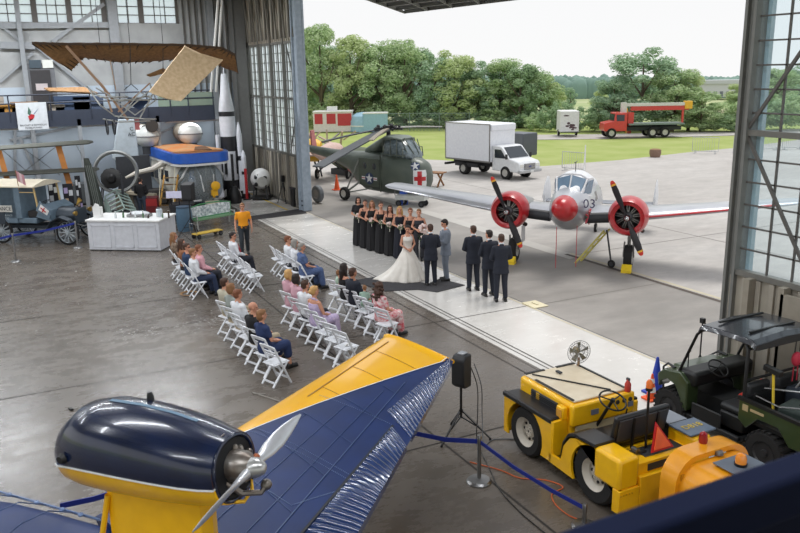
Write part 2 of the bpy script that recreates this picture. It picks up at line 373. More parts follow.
def person(label, loc, rz, pose='stand', arms='front', fem=False, h=None, hr=('short','brown'), wear=(), skin=None, turn=0, tilt=0, sc=1.0, shoe=BLACK, group=None, extra=None, glasses=False):
    skin = skin or SKIN
    o = put('person', body(0, pose, arms, fem, turn, tilt), [skin, EYE, LIP, skin], None)
    o.location = loc; o.rotation_euler = (0, 0, rz); o.scale = (sc,)*3; tag(o, label, 'person', group)
    if hr: put('hair', hair(hr[0], pose, fem, turn, tilt), HC[hr[1]], o)
    for w in wear:
        kd, m = w[0], w[1]; sl = w[2] if len(w) > 2 else 'long'
        if kd == 'gown': put('gown', gown(sl, **(w[3] if len(w) > 3 else {})), m, o)
        else: put(w[3] if len(w) > 3 else kd, cloth(kd, pose, arms, fem, sl), m, o)
    J = skel(pose, arms, fem)
    if shoe:
        for i in (0, 1):
            s = put('shoe', shoe_mesh(), shoe, o); s.location = J['an'][i]+Vector((0,0,-.0))
    R = headR(J, turn, tilt); hc = J['hc']; H = lambda x, y, z: hc+R @ Vector((x, y, z))
    if glasses:
        b = MB()
        for s in (-1, 1): b.ell(H(s*.032,.09,.008), (.026,.008,.018), 10, 6, R=R); b.cyl(H(s*.06,.085,.01), H(s*.082,-.01,.012), .003, n=6)
        b.cyl(H(-.01,.095,.012), H(.01,.095,.012), .003, n=6); b.build('sunglasses', BLACK, o)
    if extra: extra(o, J, H)
    return o
# ---------------------------------------------------------------- light
w = bpy.data.worlds.new('world'); S.world = w; w.use_nodes = True; nt = w.node_tree; N = nt.nodes; L = nt.links
bg = N['Background']; tc = N.new('ShaderNodeTexCoord'); sp = N.new('ShaderNodeSeparateXYZ'); rp = N.new('ShaderNodeValToRGB')
L.new(tc.outputs['Generated'], sp.inputs[0]); L.new(sp.outputs['Z'], rp.inputs['Fac'])
rp.color_ramp.elements[0].position = 0.0; rp.color_ramp.elements[0].color = (.90,.90,.90,1); rp.color_ramp.elements[1].position = .6; rp.color_ramp.elements[1].color = (.80,.83,.88,1)
L.new(rp.outputs['Color'], bg.inputs['Color']); bg.inputs['Strength'].default_value = 1.0
sun = bpy.data.lights.new('sun', 'SUN'); so = bpy.data.objects.new('sun', sun); C.objects.link(so); sun.energy = 2.0; sun.angle = radians(25); sun.color = (1,.97,.92)
so.rotation_euler = Vector((-.2, .36, .9)).to_track_quat('Z', 'Y').to_euler()
S.view_settings.view_transform = 'Standard'; S.view_settings.look = 'None'; S.view_settings.gamma = 1; S.view_settings.use_curve_mapping = False; S.view_settings.exposure = EXPO
# ---------------------------------------------------------------- floors
def floor_mat(name, c1, c2, r0, r1, stain=.5, spec=.5, sc=.35):
    m = bpy.data.materials.new(name); m.use_nodes = True; nt = m.node_tree; N = nt.nodes; L = nt.links; b = N['Principled BSDF']
    tc = N.new('ShaderNodeTexCoord'); n1 = N.new('ShaderNodeTexNoise'); n1.inputs['Scale'].default_value = sc; n1.inputs['Detail'].default_value = 8; n1.inputs['Roughness'].default_value = .6
    mp = N.new('ShaderNodeMapping'); mp.inputs['Scale'].default_value = (1,.45,1); L.new(tc.outputs['Object'], mp.inputs[0]); L.new(mp.outputs[0], n1.inputs['Vector'])
    rp = N.new('ShaderNodeValToRGB'); rp.color_ramp.elements[0].position = .35; rp.color_ramp.elements[1].position = .68
    rp.color_ramp.elements[0].color = lin(c1); rp.color_ramp.elements[1].color = lin(c2); L.new(n1.outputs['Fac'], rp.inputs['Fac'])
    n2 = N.new('ShaderNodeTexNoise'); n2.inputs['Scale'].default_value = 2.2; n2.inputs['Detail'].default_value = 9; n2.inputs['Roughness'].default_value = .75; L.new(mp.outputs[0], n2.inputs['Vector'])
    r2 = N.new('ShaderNodeMapRange'); r2.inputs['From Min'].default_value = .35; r2.inputs['From Max'].default_value = .7; r2.inputs['To Min'].default_value = r0; r2.inputs['To Max'].default_value = r1
    L.new(n2.outputs['Fac'], r2.inputs['Value']); L.new(r2.outputs[0], b.inputs['Roughness'])
    mx = N.new('ShaderNodeMix'); mx.data_type = 'RGBA'; mx.blend_type = 'OVERLAY'; mx.inputs['Factor'].default_value = stain
    L.new(rp.outputs['Color'], mx.inputs['A']); L.new(n2.outputs['Fac'], mx.inputs['B']); L.new(mx.outputs['Result'], b.inputs['Base Color'])
    b.inputs['Specular IOR Level'].default_value = spec; return m
FLR = floor_mat('polished_concrete', (90,82,74), (108,100,91), .18, .4, .4, .7)
SLAB = floor_mat('door_slab_concrete', (196,193,188), (212,209,204), .14, .34, .2, .6)
APR = floor_mat('apron_concrete', (168,163,158), (190,186,182), .6, .9, .45, .3, .18)
SHADE = floor_mat('shade_toned_concrete', (132,128,123), (156,151,146), .5, .8, .45, .3)  # darker tone carries the hangar's shading of the ground outside the door
def poly(name, pts, z, m, **k):
    mb = MB(); mb.add([(p[0], p[1], z) for p in pts], [tuple(range(len(pts)))]); o = mb.build(name, m, fix=False); 
    return tag(o, kind='structure', **k)
YD = 11.8
poly('floor', [(-41,-26),(16,-26),(16,9.35),(-41,9.35)], 0, FLR)
poly('floor_door_slab', [(-41,9.35),(16,9.35),(16,YD),(-41,YD)], 0, SLAB)
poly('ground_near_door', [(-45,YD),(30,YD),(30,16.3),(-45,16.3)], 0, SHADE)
e = [g(*p) for p in [(380,158),(440,160),(530,166.5),(545,166),(620,160),(700,151),(740,147.5),(800,139.5)]]
poly('ground_apron', [(-45,16.3),(30,16.3),(60,75),(-20,75)]+[(p.x,p.y) for p in reversed(e)]+[(-75,23),(-75,12),(-45,12)], 0, APR)
GRASS = mat('lawn', (166,174,112), .95, col2=(148,162,92), ns=.35, bump=.6, bs=25, spec=.1)
FIELD = mat('field_grass', (182,184,146), .95, col2=(150,166,116), ns=.03, spec=.1)
def GZ(d): t = min(1, max(0, (d-95)/200)); return -.25-11.9*t*t*(3-2*t)
mb = MB(); rings = []
for d in [0.5,40,70,95]+list(range(110,310,15))+[400,520,660]: rings.append([(d*cos(2*PI*k/64), d*sin(2*PI*k/64), GZ(d)) for k in range(64)])
mb.loft(rings, cap=False); struct('ground', mb, FIELD)
poly('ground_lawn', [(-92,8),(-75,12),(-75,23)]+[(p.x,p.y) for p in e]+[(-20,75),(-30,84),(-70,62),(-92,22)], -.06, GRASS)
r = [g(*p) for p in [(520,139.5),(600,138.5),(735,135),(800,133),(800,128.5),(735,131),(600,133.8),(520,134.5)]]
poly('ground_road', r, -.03, floor_mat('road_gravel', (170,164,158), (192,188,184), .8, .95, .3, .2))
# joints and rails set into the floor
JT = mat('joint_filler', (42,38,35), .8); CREAM = mat('cream_edge_strip', (196,186,160), .7); PLATE = mat('floor_steel_strip', (96,92,88), .5, .4)
def stripX(y, x0, x1, w, m, z=.004, name='trim_joint'): poly(name, [(x0,y-w/2),(x1,y-w/2),(x1,y+w/2),(x0,y+w/2)], z, m)
def stripY(x, y0, y1, w, m, z=.004, name='trim_joint'): poly(name, [(x-w/2,y0),(x+w/2,y0),(x+w/2,y1),(x-w/2,y1)], z, m)
stripX(5.96, -36, 2, .035, JT); stripX(8.96, -38, 2, .03, JT)
stripX(9.28, -38, 2, .03, PLATE, name='trim_track'); stripX(9.5, -38, 2, .03, PLATE, name='trim_track'); stripX(9.62, -38, 2, .04, PLATE, name='trim_track')
stripX(11.72, -34, 2, .05, CREAM, name='trim_edge'); stripX(11.8, -34, 2, .03, PLATE, name='trim_edge')
stripX(16.25, -20.2, 2, .16, mat('drain_grate', (78,68,60), .7), .006, 'trim_drain'); stripX(16.45, -20.2, 2, .12, CREAM, .005, 'trim_drain')
LB = floor_mat('pale_strip_concrete', (176,172,166), (192,189,184), .5, .7, .2, .3)
poly('trim_pale_strip', [(-40,15.9),(-19.6,15.9),(-19.6,16.45),(-40,16.45)], .004, LB)
for p in [(0,322.6),(120,378.5),(455,439)]:
    q = g(*p); stripY(q.x, -20, 9.3 if p[0] != 120 else 11.7, .03, JT)
stripY(g(500,266).x, 16.5, 28, .04, mat('apron_joint', (120,114,108), .9)); stripX(22, -44, 5, .04, MC['apron_joint']); stripY(-16, 12, 16.2, .03, MC['apron_joint'])
# dark rubber mat at the ceremony, ramp mat by the door
def slab(name, px, h, m, label, cat, group=None):
    P = [g(*p) for p in px]; mb = MB(); mb.prism([(p.x,p.y,.004) for p in P], (0,0,h)); return tag(mb.build(name, m), label, cat, group)
CARP = mat('charcoal_carpet', (62,61,64), .95, bump=.3)
slab('floor_mat', [(352,281),(383,276),(428,284),(418,290),(385,291.5)], .012, CARP, 'dark grey floor mat under the bridal gown train', 'mat')
slab('floor_mat', [(428,284),(440,279),(465,285.5),(437,292.5),(418,290)], .014, CARP, 'dark grey floor mat under the feet of the groom and officiant', 'mat')
slab('door_runner', [(248,217),(303,208.5),(307,213.5),(246,221)], .012, mat('black_runner', (58,56,58), .8), 'long dark rubber runner on the floor at the door column', 'mat')
q = g(535,305); mb = MB(); mb.box(-.28,.28,-.22,.22,0,.03); mb.box(-.12,.12,-.03,.03,.03,.06)
o = mb.build('access_cover', mat('cream_metal', (222,212,180), .6), bev=.008); o.location = (q.x,q.y,.001); tag(o, 'small cream access cover plate set outside the cream slab edge', 'cover')
# chips of white paint on the floor
rr = random.Random(3); mb = MB()
for i in range(420):
    if i < 260: t = rr.random(); px = (100+130*t+rr.gauss(0,8), 340-22*t+rr.gauss(0,4.5))
    else: px = (rr.uniform(0,220), rr.uniform(262,345))
    c = g(*px, .003); s = rr.uniform(.008,.045)*(1 if rr.random() < .9 else 1.6); a = rr.uniform(0,3)
    mb.add([c+Vector((cos(a+k*2.1)*s, sin(a+k*2.1)*s*.7, 0)) for k in range(3)], [(0,1,2)])
tag(mb.build('paint_flecks', mat('pale_flecks', (186,184,180), .8), fix=False), 'scattered pale paint flecks on the bare grey hangar floor', 'flecks', kind='stuff')
# ---------------------------------------------------------------- hangar shell
WALL = mat('wall_panel_paint', (178,190,200), .7, col2=(166,178,190), ns=.8); WALLD = mat('upper_wall_board', (166,168,168), .8, col2=(150,152,152), ns=1.2)
SIDING = mat('corrugated_siding', (172,166,152), .7, col2=(150,142,130), ns=1.5); COLG = mat('column_grey', (160,172,184), .5, col2=(146,158,170)); COLD = mat('dark_column', (84,82,80), .7)
XB = -41.0; ZT = 10.6
WZ0, WZ1 = 8.35, 9.9
mb = MB(); mb.box(XB-.3,XB,-26,12.3,0,5.5); struct('wall_back', mb, WALL)
mb = MB(); mb.box(XB-.3,XB,-26,12.3,5.5,WZ0)
mb.box(XB-.3,XB,-26,12.3,WZ1,ZT); mb.box(XB-.3,XB,8.75,12.3,WZ0,WZ1); struct('wall_back_upper', mb, WALLD)
mb = MB(); mb.box(XB-.3,16,-26,12.4,ZT,ZT+.3); struct('ceiling', mb, mat('roof_underside', (150,148,142), .8))
mb = MB()
for y in range(-24, 12, 4): mb.box(XB,16,y-.12,y+.12,ZT-.6,ZT)
for x in range(-38, 16, 6): mb.box(x-.1,x+.1,-26,12,ZT-.35,ZT)
struct('ceiling_beams', mb, COLD)
mb = MB(); mb.box(XB,16,12.0,12.4,10.0,ZT+.3); struct('wall_door_header', mb, COLD)
# clerestory windows on the back wall, one per bay
wg = frosted('frosted_pane', (240,246,250), .35); mul = mat('window_bar', (92,88,84), .6)
ys = [8.72]+[oX(x,10,XB).y for x in (141,104,69,34,-8,-50)]
for i, (b, a) in enumerate(zip(ys, ys[1:])):
    mb = MB(); a += .12; b -= .12; mb.box(XB-.18,XB-.06,a-.12,a,WZ0,WZ1); mb.box(XB-.18,XB-.06,b,b+.12,WZ0,WZ1)
    nx = max(2, round((b-a)/.45))
    for k in range(1, nx): y = a+(b-a)*k/nx; mb.box(XB-.14,XB-.1,y-.02,y+.02,WZ0,WZ1)
    for k in range(1, 4): z = WZ0+(WZ1-WZ0)*k/4; mb.box(XB-.14,XB-.1,a,b,z-.02,z+.02)
    mb.box(XB-.2,XB-.02,a-.1,b+.1,WZ0-.06,WZ0+.02)
    o = struct('window_%d' % (i+1), mb, mul); p = MB(); p.box(XB-.125,XB-.115,a,b,WZ0,WZ1); p.build('pane', wg, o)
# wall ribs, braces and columns
mb = MB()
def br(a, b, w=.12, X=XB+.12): mb.bar(oX(*a, X), oX(*b, X), w, w)
br((0,25),(26,46)); br((0,45),(35,46),.3); br((0,49),(34,49.5),.06); br((52,42),(104,4),.16); br((33,53),(0,82)); br((36,46),(84,86)); br((112,46),(215,48),.2)
br((20,138),(40,182),.12); br((10,140),(118,118),.1); br((15,124),(15,175),.12); br((120,150),(200,116),.1); br((0,26),(110,25),.25)
struct('trim_wall_braces', mb, GREYP)
for i, (a, b, w, m) in enumerate([((111,0),(119,150),.42,GREYP),((209,0),(215,150),.3,GREYP),((39,180),(39,120),.2,GREYP)]):
    p = oX(*a, XB+.3); mb = MB(); mb.box(XB+.05,XB+.36,p.y-w/2,p.y+w/2,0,ZT); struct('trim_column_%d' % (i+1), mb, m)
mb = MB(); p = oX(241,80,-40.2); mb.box(-40.5,-39.9,p.y-.28,p.y+.28,0,ZT); mb.box(-40.55,-39.85,p.y-.34,p.y-.3,0,ZT); struct('trim_corner_column', mb, mat('corner_column_paint', (104,104,102), .6))
mb = MB(); mb.box(XB-.3,-40.2,11.2,12.2,0,ZT)
for k in range(9): mb.box(XB+.0,XB+.12,8.9+k*.3,8.96+k*.3,4,ZT)
struct('wall_corner', mb, mat('dark_corner_boards', (88,86,82), .8))
# rolling door leaves: left (open against the far end) and right
def door_leaf(n, x0, x1, y, nm, edge, grid_x, grid_z, diag, stepz=0):
    mb = MB(); z0, z1, z2 = 2.36, 4.82, 7.2
    mb.box(x0,x1,y-.04,y+.04,.12,z0-.06); mb.box(x0,x1,y-.04,y+.04,z2+.05,10.2)
    for k in range(int((x1-x0)/.28)): mb.box(x0+k*.28,x0+k*.28+.1,y-.09,y-.04,.12,z0-.1); mb.box(x0+k*.28,x0+k*.28+.1,y-.09,y-.04,z2+.1,10.2)
    o = struct('door_%d' % n, mb, SIDING, bev=.01)
    q = MB(); q.box(x0,x1,y-.1,y+.06,z0-.08,z0+.02); q.box(x0,x1,y-.08,y+.05,z1-.05,z1+.05); q.box(x0,x1,y-.08,y+.05,z2-.03,z2+.08); q.box(x0,x1,y-.1,y+.1,.02,.14)
    for x in edge: q.box(x-.05,x+.05,y-.12,y+.06,.1,10.2)
    q.build('door_frame', mat('door_frame_grey', (112,110,104), .6), o)
    bm_ = MB()
    for x in grid_x: bm_.box(x-.015,x+.015,y-.02,y+.02,z0,z2)
    for z in grid_z: bm_.box(x0,x1,y-.02,y+.02,z-.014,z+.014)
    for a, b in diag: bm_.bar((a[0],y-.05,a[1]),(b[0],y-.05,b[1]),.05)
    bm_.build('glazing_bars', mul, o)
    pn = MB(); pn.box(x0,x1,y-.006,y+.006,z0,z2); pn.build('pane', glass('door_pane_%d' % n, (244,250,252), .05, .1) if n == 2 else frosted('door_pane_1', (244,250,252), .6), o)
    return o
gz = [2.36+i*(7.2-2.36)/12 for i in range(1, 12) if i != 6]
gx = [-40.1+i*.6 for i in range(0, 13)]
d1 = door_leaf(1, -40.2, -33.0, 11.9, 'left', [-40.1,-38.3,-36.5,-34.7], gx, gz, [((-34.4,7.2),(-33.1,4.9)), ((-33.1,4.8),(-34.4,2.5))])
q = MB()
for k in range(12): x = -40.1+k*.6; q.box(x-.02,x+.02,11.74,11.8,2.4,7.2)
q.build('mullions', mat('mullion_grey', (128,128,124), .6), d1)
q = MB()
for k in range(7): x = -40+k*1.1; q.bar((x,11.7,7.4),(x,11.7,10.2),.1); q.bar((x,11.7,9.9),(x+.5,11.7,7.4),.07); q.bar((x,11.7,.2),(x,11.7,2.3),.1)
q.build('stiffeners', mat('stiffener_grey', (120,116,108), .7), d1)
mb = MB(); mb.box(-33.05,-32.95,11.62,12.1,.02,10.6); mb.box(-32.95,-32.6,11.7,11.78,.02,10.6); mb.box(-32.95,-32.6,12.0,12.08,.02,10.6); mb.box(-32.9,-32.62,11.78,12.0,.02,10.6)
for z in (.25,.45): mb.cyl((-32.78,11.7,z),(-32.78,11.66,z),.035,n=8,mi=1)
struct('trim_door_column', mb, [COLG, BLACK])
gz2 = [oY(764,y,11.75).z for y in (9.5,34)]
d2 = door_leaf(2, -9.8, -3.5, 11.75, 'right', [-8.05,-6.3,-4.6], [-9.1,-8.6], [2.36+i*.4 for i in range(1, 12) if i != 6], [((-9.7,4.75),(-8.2,2.45)), ((-9.7,4.9),(-8.1,7.2))])
mb = MB(); mb.box(-9.9,-9.84,11.6,11.9,.02,10.2); mb.box(-9.84,-9.74,11.68,11.84,.02,10.2); mb.box(-9.74,-9.68,11.62,11.9,.02,10.2); struct('trim_door_post', mb, mat('post_grey', (118,118,114), .5))
mb = MB(); mb.box(-9.74,-9.6,11.9,12.0,2.2,10.2); struct('trim_outer_post', mb, mat('pale_blue_paint', (176,196,204), .5))
# plywood / lower panels inside right door
mb = MB(); mb.box(-8.6,-3.5,11.5,11.58,0.05,2.2)
for x in (-9.3,-8.6,-7.2,-5.8): mb.box(x-.06,x+.06,11.5,11.68,.05,2.3)
struct('trim_door_lining', mb, mat('beige_lining', (150,142,128), .7))
# suspended platform seen at the top of the doorway
Z = 8.3; P = [g(405,13,Z), g(350,0,Z), g(330,-14,Z), g(500,-25,Z), g(545,-4,Z)]
t = thing('hanging_platform', 'grey ribbed steel platform hanging at the top of the hangar doorway', 'platform', (P[0].x,P[0].y,Z))
o0 = Vector((P[0].x,P[0].y,Z)); mb = MB(); mb.prism([p-o0+Vector((0,0,.12)) for p in P], (0,0,.25)); mb.build('deck', mat('galvanised_deck', (150,150,148), .6), t)
mb = MB(); e1 = (P[2]-P[0]).normalized(); e2 = (P[4]-P[0]).normalized(); La = (P[2]-P[0]).length; Lb = (P[4]-P[0]).length
for k in range(7): a = e1*(La*k/6.2); mb.bar(a+Vector((0,0,.05)), a+e2*Lb*.97+Vector((0,0,.05)), .07, .14)
for k in range(6): a = e2*(Lb*k/5.1); mb.bar(a+Vector((0,0,.02)), a+e1*La*.97+Vector((0,0,.02)), .05, .1)
mb.build('joist', mat('joist_grey', (122,122,120), .6), t)
mb = MB()
for p in (P[1], P[4], P[3], P[2]): q = p-o0; mb.cyl(q+Vector((0,0,.3)), q+Vector((0,0,2.3)), .03, n=6)
mb.build('hanger_rod', STEEL, t)
# mezzanine along the back wall
MX = -39.4; mz = 4.05
mb = MB(); yr = oX(214,100,MX).y; mb.box(XB,MX-.07,-26,yr,mz-.25,mz-.05); mb.box(MX-.06,MX,-26,yr,mz-.3,mz+.42)
mm = struct('floor_mezzanine', mb, mat('mezzanine_blue_grey', (48,55,70), .6))
mb = MB()
for z in (5.18, 4.82): mb.cyl((MX,-26,z),(MX,yr,z),.035,n=6)
for x in (8,50,90,120,147,170,188,213): y = oX(x,100,MX).y; mb.cyl((MX,y,mz),(MX,y,5.2),.03,n=6)
mb.build('railing', mat('railing_blue', (44,50,64), .5), mm)
mb = MB(); mb.box(MX-.03,MX,oX(158,100,MX).y,yr,mz+.4,5.1); mb.build('pane', glass('rail_pane', (190,205,190), .35), mm)
mb = MB()
for y in (-2,3.5,7,10): mb.box(MX-.1,MX,y-.08,y+.08,0,mz)
struct('trim_mezzanine_posts', mb, GREYP)
for y in (-3,1,5,9):  # strip lights added as fill for the dark wall under the deck
    l = bpy.data.lights.new('fill_lamp', 'AREA'); l.shape = 'RECTANGLE'; l.size = .3; l.size_y = 3.2; l.energy = 22; l.color = (.95,.97,1)
    lo = bpy.data.objects.new('fill_lamp', l); C.objects.link(lo); lo.location = (MX-.35,y,mz-.42); lo.rotation_euler = (0,radians(28),0)
    o = MB().box(-.1,.1,-1.6,1.6,0,.08).build('added_strip_light', mat('fill_lamp_housing', (200,200,200), .5)); o.location = (MX-.35,y,mz-.38); tag(o, 'fill strip light added under the edge of the mezzanine', 'light', 'fill strip lights added under the mezzanine')
# fill lamps and housings added under the unseen roof to brighten the hangar
for x in (-36,-26,-18,-10,-2):
    for y in (-9,-2,5):
        l = bpy.data.lights.new('fill_lamp', 'AREA'); l.shape = 'RECTANGLE'; l.size = .35; l.size_y = 5; l.energy = FILL_LAMP; l.color = (.93,.96,1)
        lo = bpy.data.objects.new('fill_lamp', l); C.objects.link(lo); lo.location = (x,y,ZT-.75); l.energy = FILL_LAMP*(2.6 if x < -30 else 1.3 if x < -20 else 1)
        o = MB().box(-.2,.2,-2.6,2.6,0,.12).build('added_ceiling_light', mat('fill_lamp_housing', (200,200,200), .5)); o.location = (x,y,ZT-.72)
        tag(o, 'long fill strip light added under the hangar roof', 'light', 'fill strip lights added under the roof')
# ---------------------------------------------------------------- wedding party
NV = fab('midnight', (26,28,40)); SATIN = mat('ivory_satin', (236,230,220), .38, col2=(226,219,208), sheen=.3); BLK = fab('black', (26,25,28)); SUITN = fab('navy_suit', (34,38,50)); SUITG = fab('grey_suit', (118,126,138))
WSH = fab('white_shirt', (226,228,232)); CHAR = fab('charcoal', (48,48,54)); BSHOE = mat('black_shoe_leather', (22,20,20), .3); TANS = mat('tan_shoe', (150,105,70), .5)
def bouquet(pos, sc, label, loose=False, group='small bouquets held by the bridesmaids', seed=0):
    rr = random.Random(seed); t = thing('bouquet', label, 'bouquet', pos, rr.uniform(0,6), group)
    a = MB(); b = MB(); c = MB()
    for i in range(26):
        d = Vector((rr.gauss(0,1), rr.gauss(0,1), rr.gauss(0,.8))).normalized()
        p = d*sc*.8; 
        if loose and i % 3 == 0: p = Vector((rr.uniform(-.5,.5)*sc, rr.uniform(-.5,.5)*sc, -rr.uniform(.5,3.2)*sc))
        a.ell(p, (sc*.38, sc*.38, sc*.3), 8, 5)
    for i in range(60):
        d = Vector((rr.gauss(0,1), rr.gauss(0,1), rr.gauss(-.3,.9))).normalized(); q = d*sc*(1.0+rr.random()*.5)
        if loose: q.z -= rr.random()*3*sc
        u, v, _ = frame(d); b.add([q-u*.018, q+v*.04, q+u*.018, q-v*.03], [(0,1,2,3)])
    c.cyl((0,0,-.02),(0,0,-sc*2.4),.014,.01,8)
    a.build('blooms', mat('cream_petals', (238,228,222), .7, col2=(226,190,184), ns=30), t); b.build('leaves', mat('bouquet_leaf', (76,104,62), .7), t, fix=False); c.build('stem', mat('bouquet_ribbon', (232,226,214), .5), t)
    return t
bm = [(-24.98,10.93,-2.0,('bob','dark'),'top','bridesmaid with dark bob and cap-sleeved black gown at the far left',.99),
      (-24.5,11.12,-1.9,('short','brown'),0,'bridesmaid half hidden as second in the row, brown hair tied back, black gown',.97),
      (-24.12,11.0,-2.1,('long','light'),0,'bridesmaid with long light brown hair and high-necked black gown, third in the row',.99),
      (-23.66,11.22,-2.0,('updo','brown'),0,'bridesmaid in strapless black gown with brown hair pinned up, fourth in the row',1.0),
      (-23.12,11.12,-2.1,('long','brown'),0,'bridesmaid in black gown with long brown hair and round white bouquet, fifth in the row',.97),
      (-22.52,11.25,-2.0,('long','blonde'),0,'blonde bridesmaid in dark gown, nearest the bride in the row',.99)]
hx = [(359.5,245),(366.3,247.5),(373.3,250),(382,252.5),(391,255),(400.5,258)]
for i, (x, y, rz, hr, cap, lb, sc) in enumerate(bm):
    x, y = g(*hx[i]).xy
    wear = [('gown', BLK if i != 5 else NV, 'maid%d' % (i % 3), dict(flare=.235, hem=.02, top=.46 if i == 2 else .40, straps=i not in (3,)))]
    if cap: wear.append(('top', BLK, 'short'))
    o = person(lb, (x,y,0), rz, 'stand', 'bouquet', True, hr=hr, wear=wear, sc=sc, turn=(.25,-.1,.1,.2,.05,-.15)[i], shoe=BSHOE, group='bridesmaids in black gowns')
    f = Vector((-sin(rz), cos(rz), 0))
    if i != 1: bouquet((x+f.x*.33, y+f.y*.33, 1.10), (.1,.1,.09,.085,.1,.09)[i], ['white and blush bouquet held by the dark-haired bridesmaid at the far left','','small cream bouquet with trailing ribbon held by the third bridesmaid','small cream bouquet held by the bridesmaid with pinned-up hair','round white bouquet held by the fifth bridesmaid','pale bouquet held low by the blonde bridesmaid'][i], seed=i)
person('short-haired attendant in strapless black dress standing behind the bride', tuple(g(411,259)), -2.0, 'stand', 'front', True, hr=('short','ginger'), wear=[('gown', BLK, 'maid0', dict(flare=.25, hem=.02, top=.40, straps=False))], shoe=BSHOE, sc=.97)
person('short-haired attendant in dark sleeveless top and trousers, right of the bride', tuple(g(419.5,260.5)), -2.1, 'stand', 'bouquet', True, hr=('short','light'), wear=[('trousers', CHAR), ('top', CHAR, 'none', 'waistcoat')], shoe=BSHOE, sc=.97, turn=-.1)
bouquet(tuple(g(424,262))[:2]+(1.1,), .15, 'large loose white and green bridal bouquet held beside the bride', True, None, 9)
o = person('bride in sleeveless ivory satin gown with a long train, hands clasped in front', (-20.05,10.32,0), -1.75, 'stand', 'front', True, hr=('updo','dark'), wear=[('gown', SATIN, 'bride', dict(flare=.56, top=.45, train=True))], shoe=None, turn=-.35, tilt=-.12, sc=.93)
def collar(o, J, H):
    A = J['A']; b = MB(); b.cap(A(-.03,-.02,.565), A(.03,-.02,.565), .04, .04); b.cap(A(0,.02,.56), A(0,.07,.54), .045, .035); b.build('shirt_collar', WSH, o)
def suit(label, loc, rz, m, arms, hr, **k): return person(label, (loc[0],loc[1],0), rz, 'stand', arms, False, hr=hr, wear=[('trousers', m), ('jacket', m)], shoe=k.pop('shoe', BSHOE), extra=collar, **k)
suit('groom in a dark navy suit seen from behind, facing the bride', (-19.08,10.55), 1.25, SUITN, 'front', ('short','brown'), turn=.15, tilt=-.1, sc=1.02)
o = suit('officiant in a light grey suit with blue tie reading from a small book', (-19.35,11.2), 2.75, SUITG, 'book', ('short','dark'), turn=.1, tilt=-.3, sc=1.04)
b = MB(); b.prism([(-.045,.125,.49+.93),(.045,.125,.49+.93),(.0,.165,.2+.93)], (0,.012,0)); b.build('shirt_front', WSH, o)
b = MB(); b.prism([(-.018,.145,1.41),(.018,.145,1.41),(.022,.172,1.17),(0,.176,1.14),(-.022,.172,1.17)], (0,.008,0)); b.build('necktie', fab('blue_tie', (70,100,150)), o)
bk = thing('book', 'small open dark book held by the officiant in grey', 'book', (-19.35-.3*sin(2.75), 11.2+.3*cos(2.75), 1.27), 2.75)
MB().bx((-.055,.03,0),(.11,.16,.012),ry=.3).bx((.055,.03,0),(.11,.16,.012),ry=-.3).build('cover', BLK, bk); MB().bx((-.05,.03,.012),(.1,.15,.01),ry=.3).bx((.05,.03,.012),(.1,.15,.01),ry=-.3).build('pages', WHITE, bk)
suit('groomsman in dark suit nearest the couple, hands in front', (-18.05,11.32), 1.3, SUITN, 'front', ('short','brown'), sc=1.05, turn=.25, group='groomsmen in dark suits')
suit('middle one of the three groomsmen, dark suit, elbow out', (-17.38,11.4), 1.45, SUITN, 'front', ('short','dark'), sc=1.04, turn=.4, group='groomsmen in dark suits')
suit('groomsman farthest from the couple, hands clasped behind his back', (-16.78,11.38), 1.2, SUITN, 'front', ('short','brown'), sc=1.04, turn=.1, group='groomsmen in dark suits')
person('man with sunglasses in an amber t-shirt and dark jeans walking past the seats', (-25.7,7.05,0), -1.75, 'walk', 'side', False, hr=('short','light'), wear=[('trousers', fab('dark_jeans', (44,50,56))), ('shirt', fab('amber', (245,160,30)), 'short', 't_shirt')], glasses=True, turn=-.15, sc=1.02)
person('person in black shirt and cap standing behind the white counter', (-34.3,5.15,0), 1.0, 'stand', 'front', False, hr=('short','dark'), wear=[('trousers', fab('blue_grey_jeans', (54,64,78))), ('shirt', BLK, 'long')], sc=1.05)
# ---------------------------------------------------------------- folding chairs
CW = mat('chair_white', (232,234,238), .4)
def make_chair():
    t = thing('folding_chair', '-', 'chair')
    for s in (-1, 1):
        x = s*.205; mb = MB(); mb.bar((x,.185,0),(x,-.20,.83),.03,.05,upv=(1,0,0)); mb.build('side_frame', CW, t, bev=.006)
        x = s*.175; mb = MB(); mb.bar((x,-.24,0),(x,.13,.44),.028,.045,upv=(1,0,0)); mb.build('rear_leg', CW, t, bev=.006)
    mb = MB(); mb.bx((0,.0,.445),(.385,.38,.022),rx=.04); mb.bx((0,.0,.462),(.33,.33,.02),rx=.04); mb.build('seat', CW, t, bev=.008)
    for z, h in ((.80,.085),(.68,.04),(.61,.04)): y = .185-.464*z; mb = MB(); mb.bx((0,y,z),(.40,.02,h),rx=.43); mb.build('back_rail', CW, t, bev=.005)
    for y, z in ((.13,.12),(-.18,.07),(-.01,.405)): mb = MB(); mb.bx((0,y,z),(.38,.026,.036)); mb.build('stretcher', CW, t)
    return t
ch0 = make_chair(); used = [0]
CHN = []
def chair(x, y, rz, label, group):
    if not used[0]: used[0] = 1; ch0.location = (x,y,0); ch0.rotation_euler = (0,0,rz); ch0['label'] = label; ch0['group'] = group; return ch0
    return dup(ch0, (x,y,0), rz, label, group)
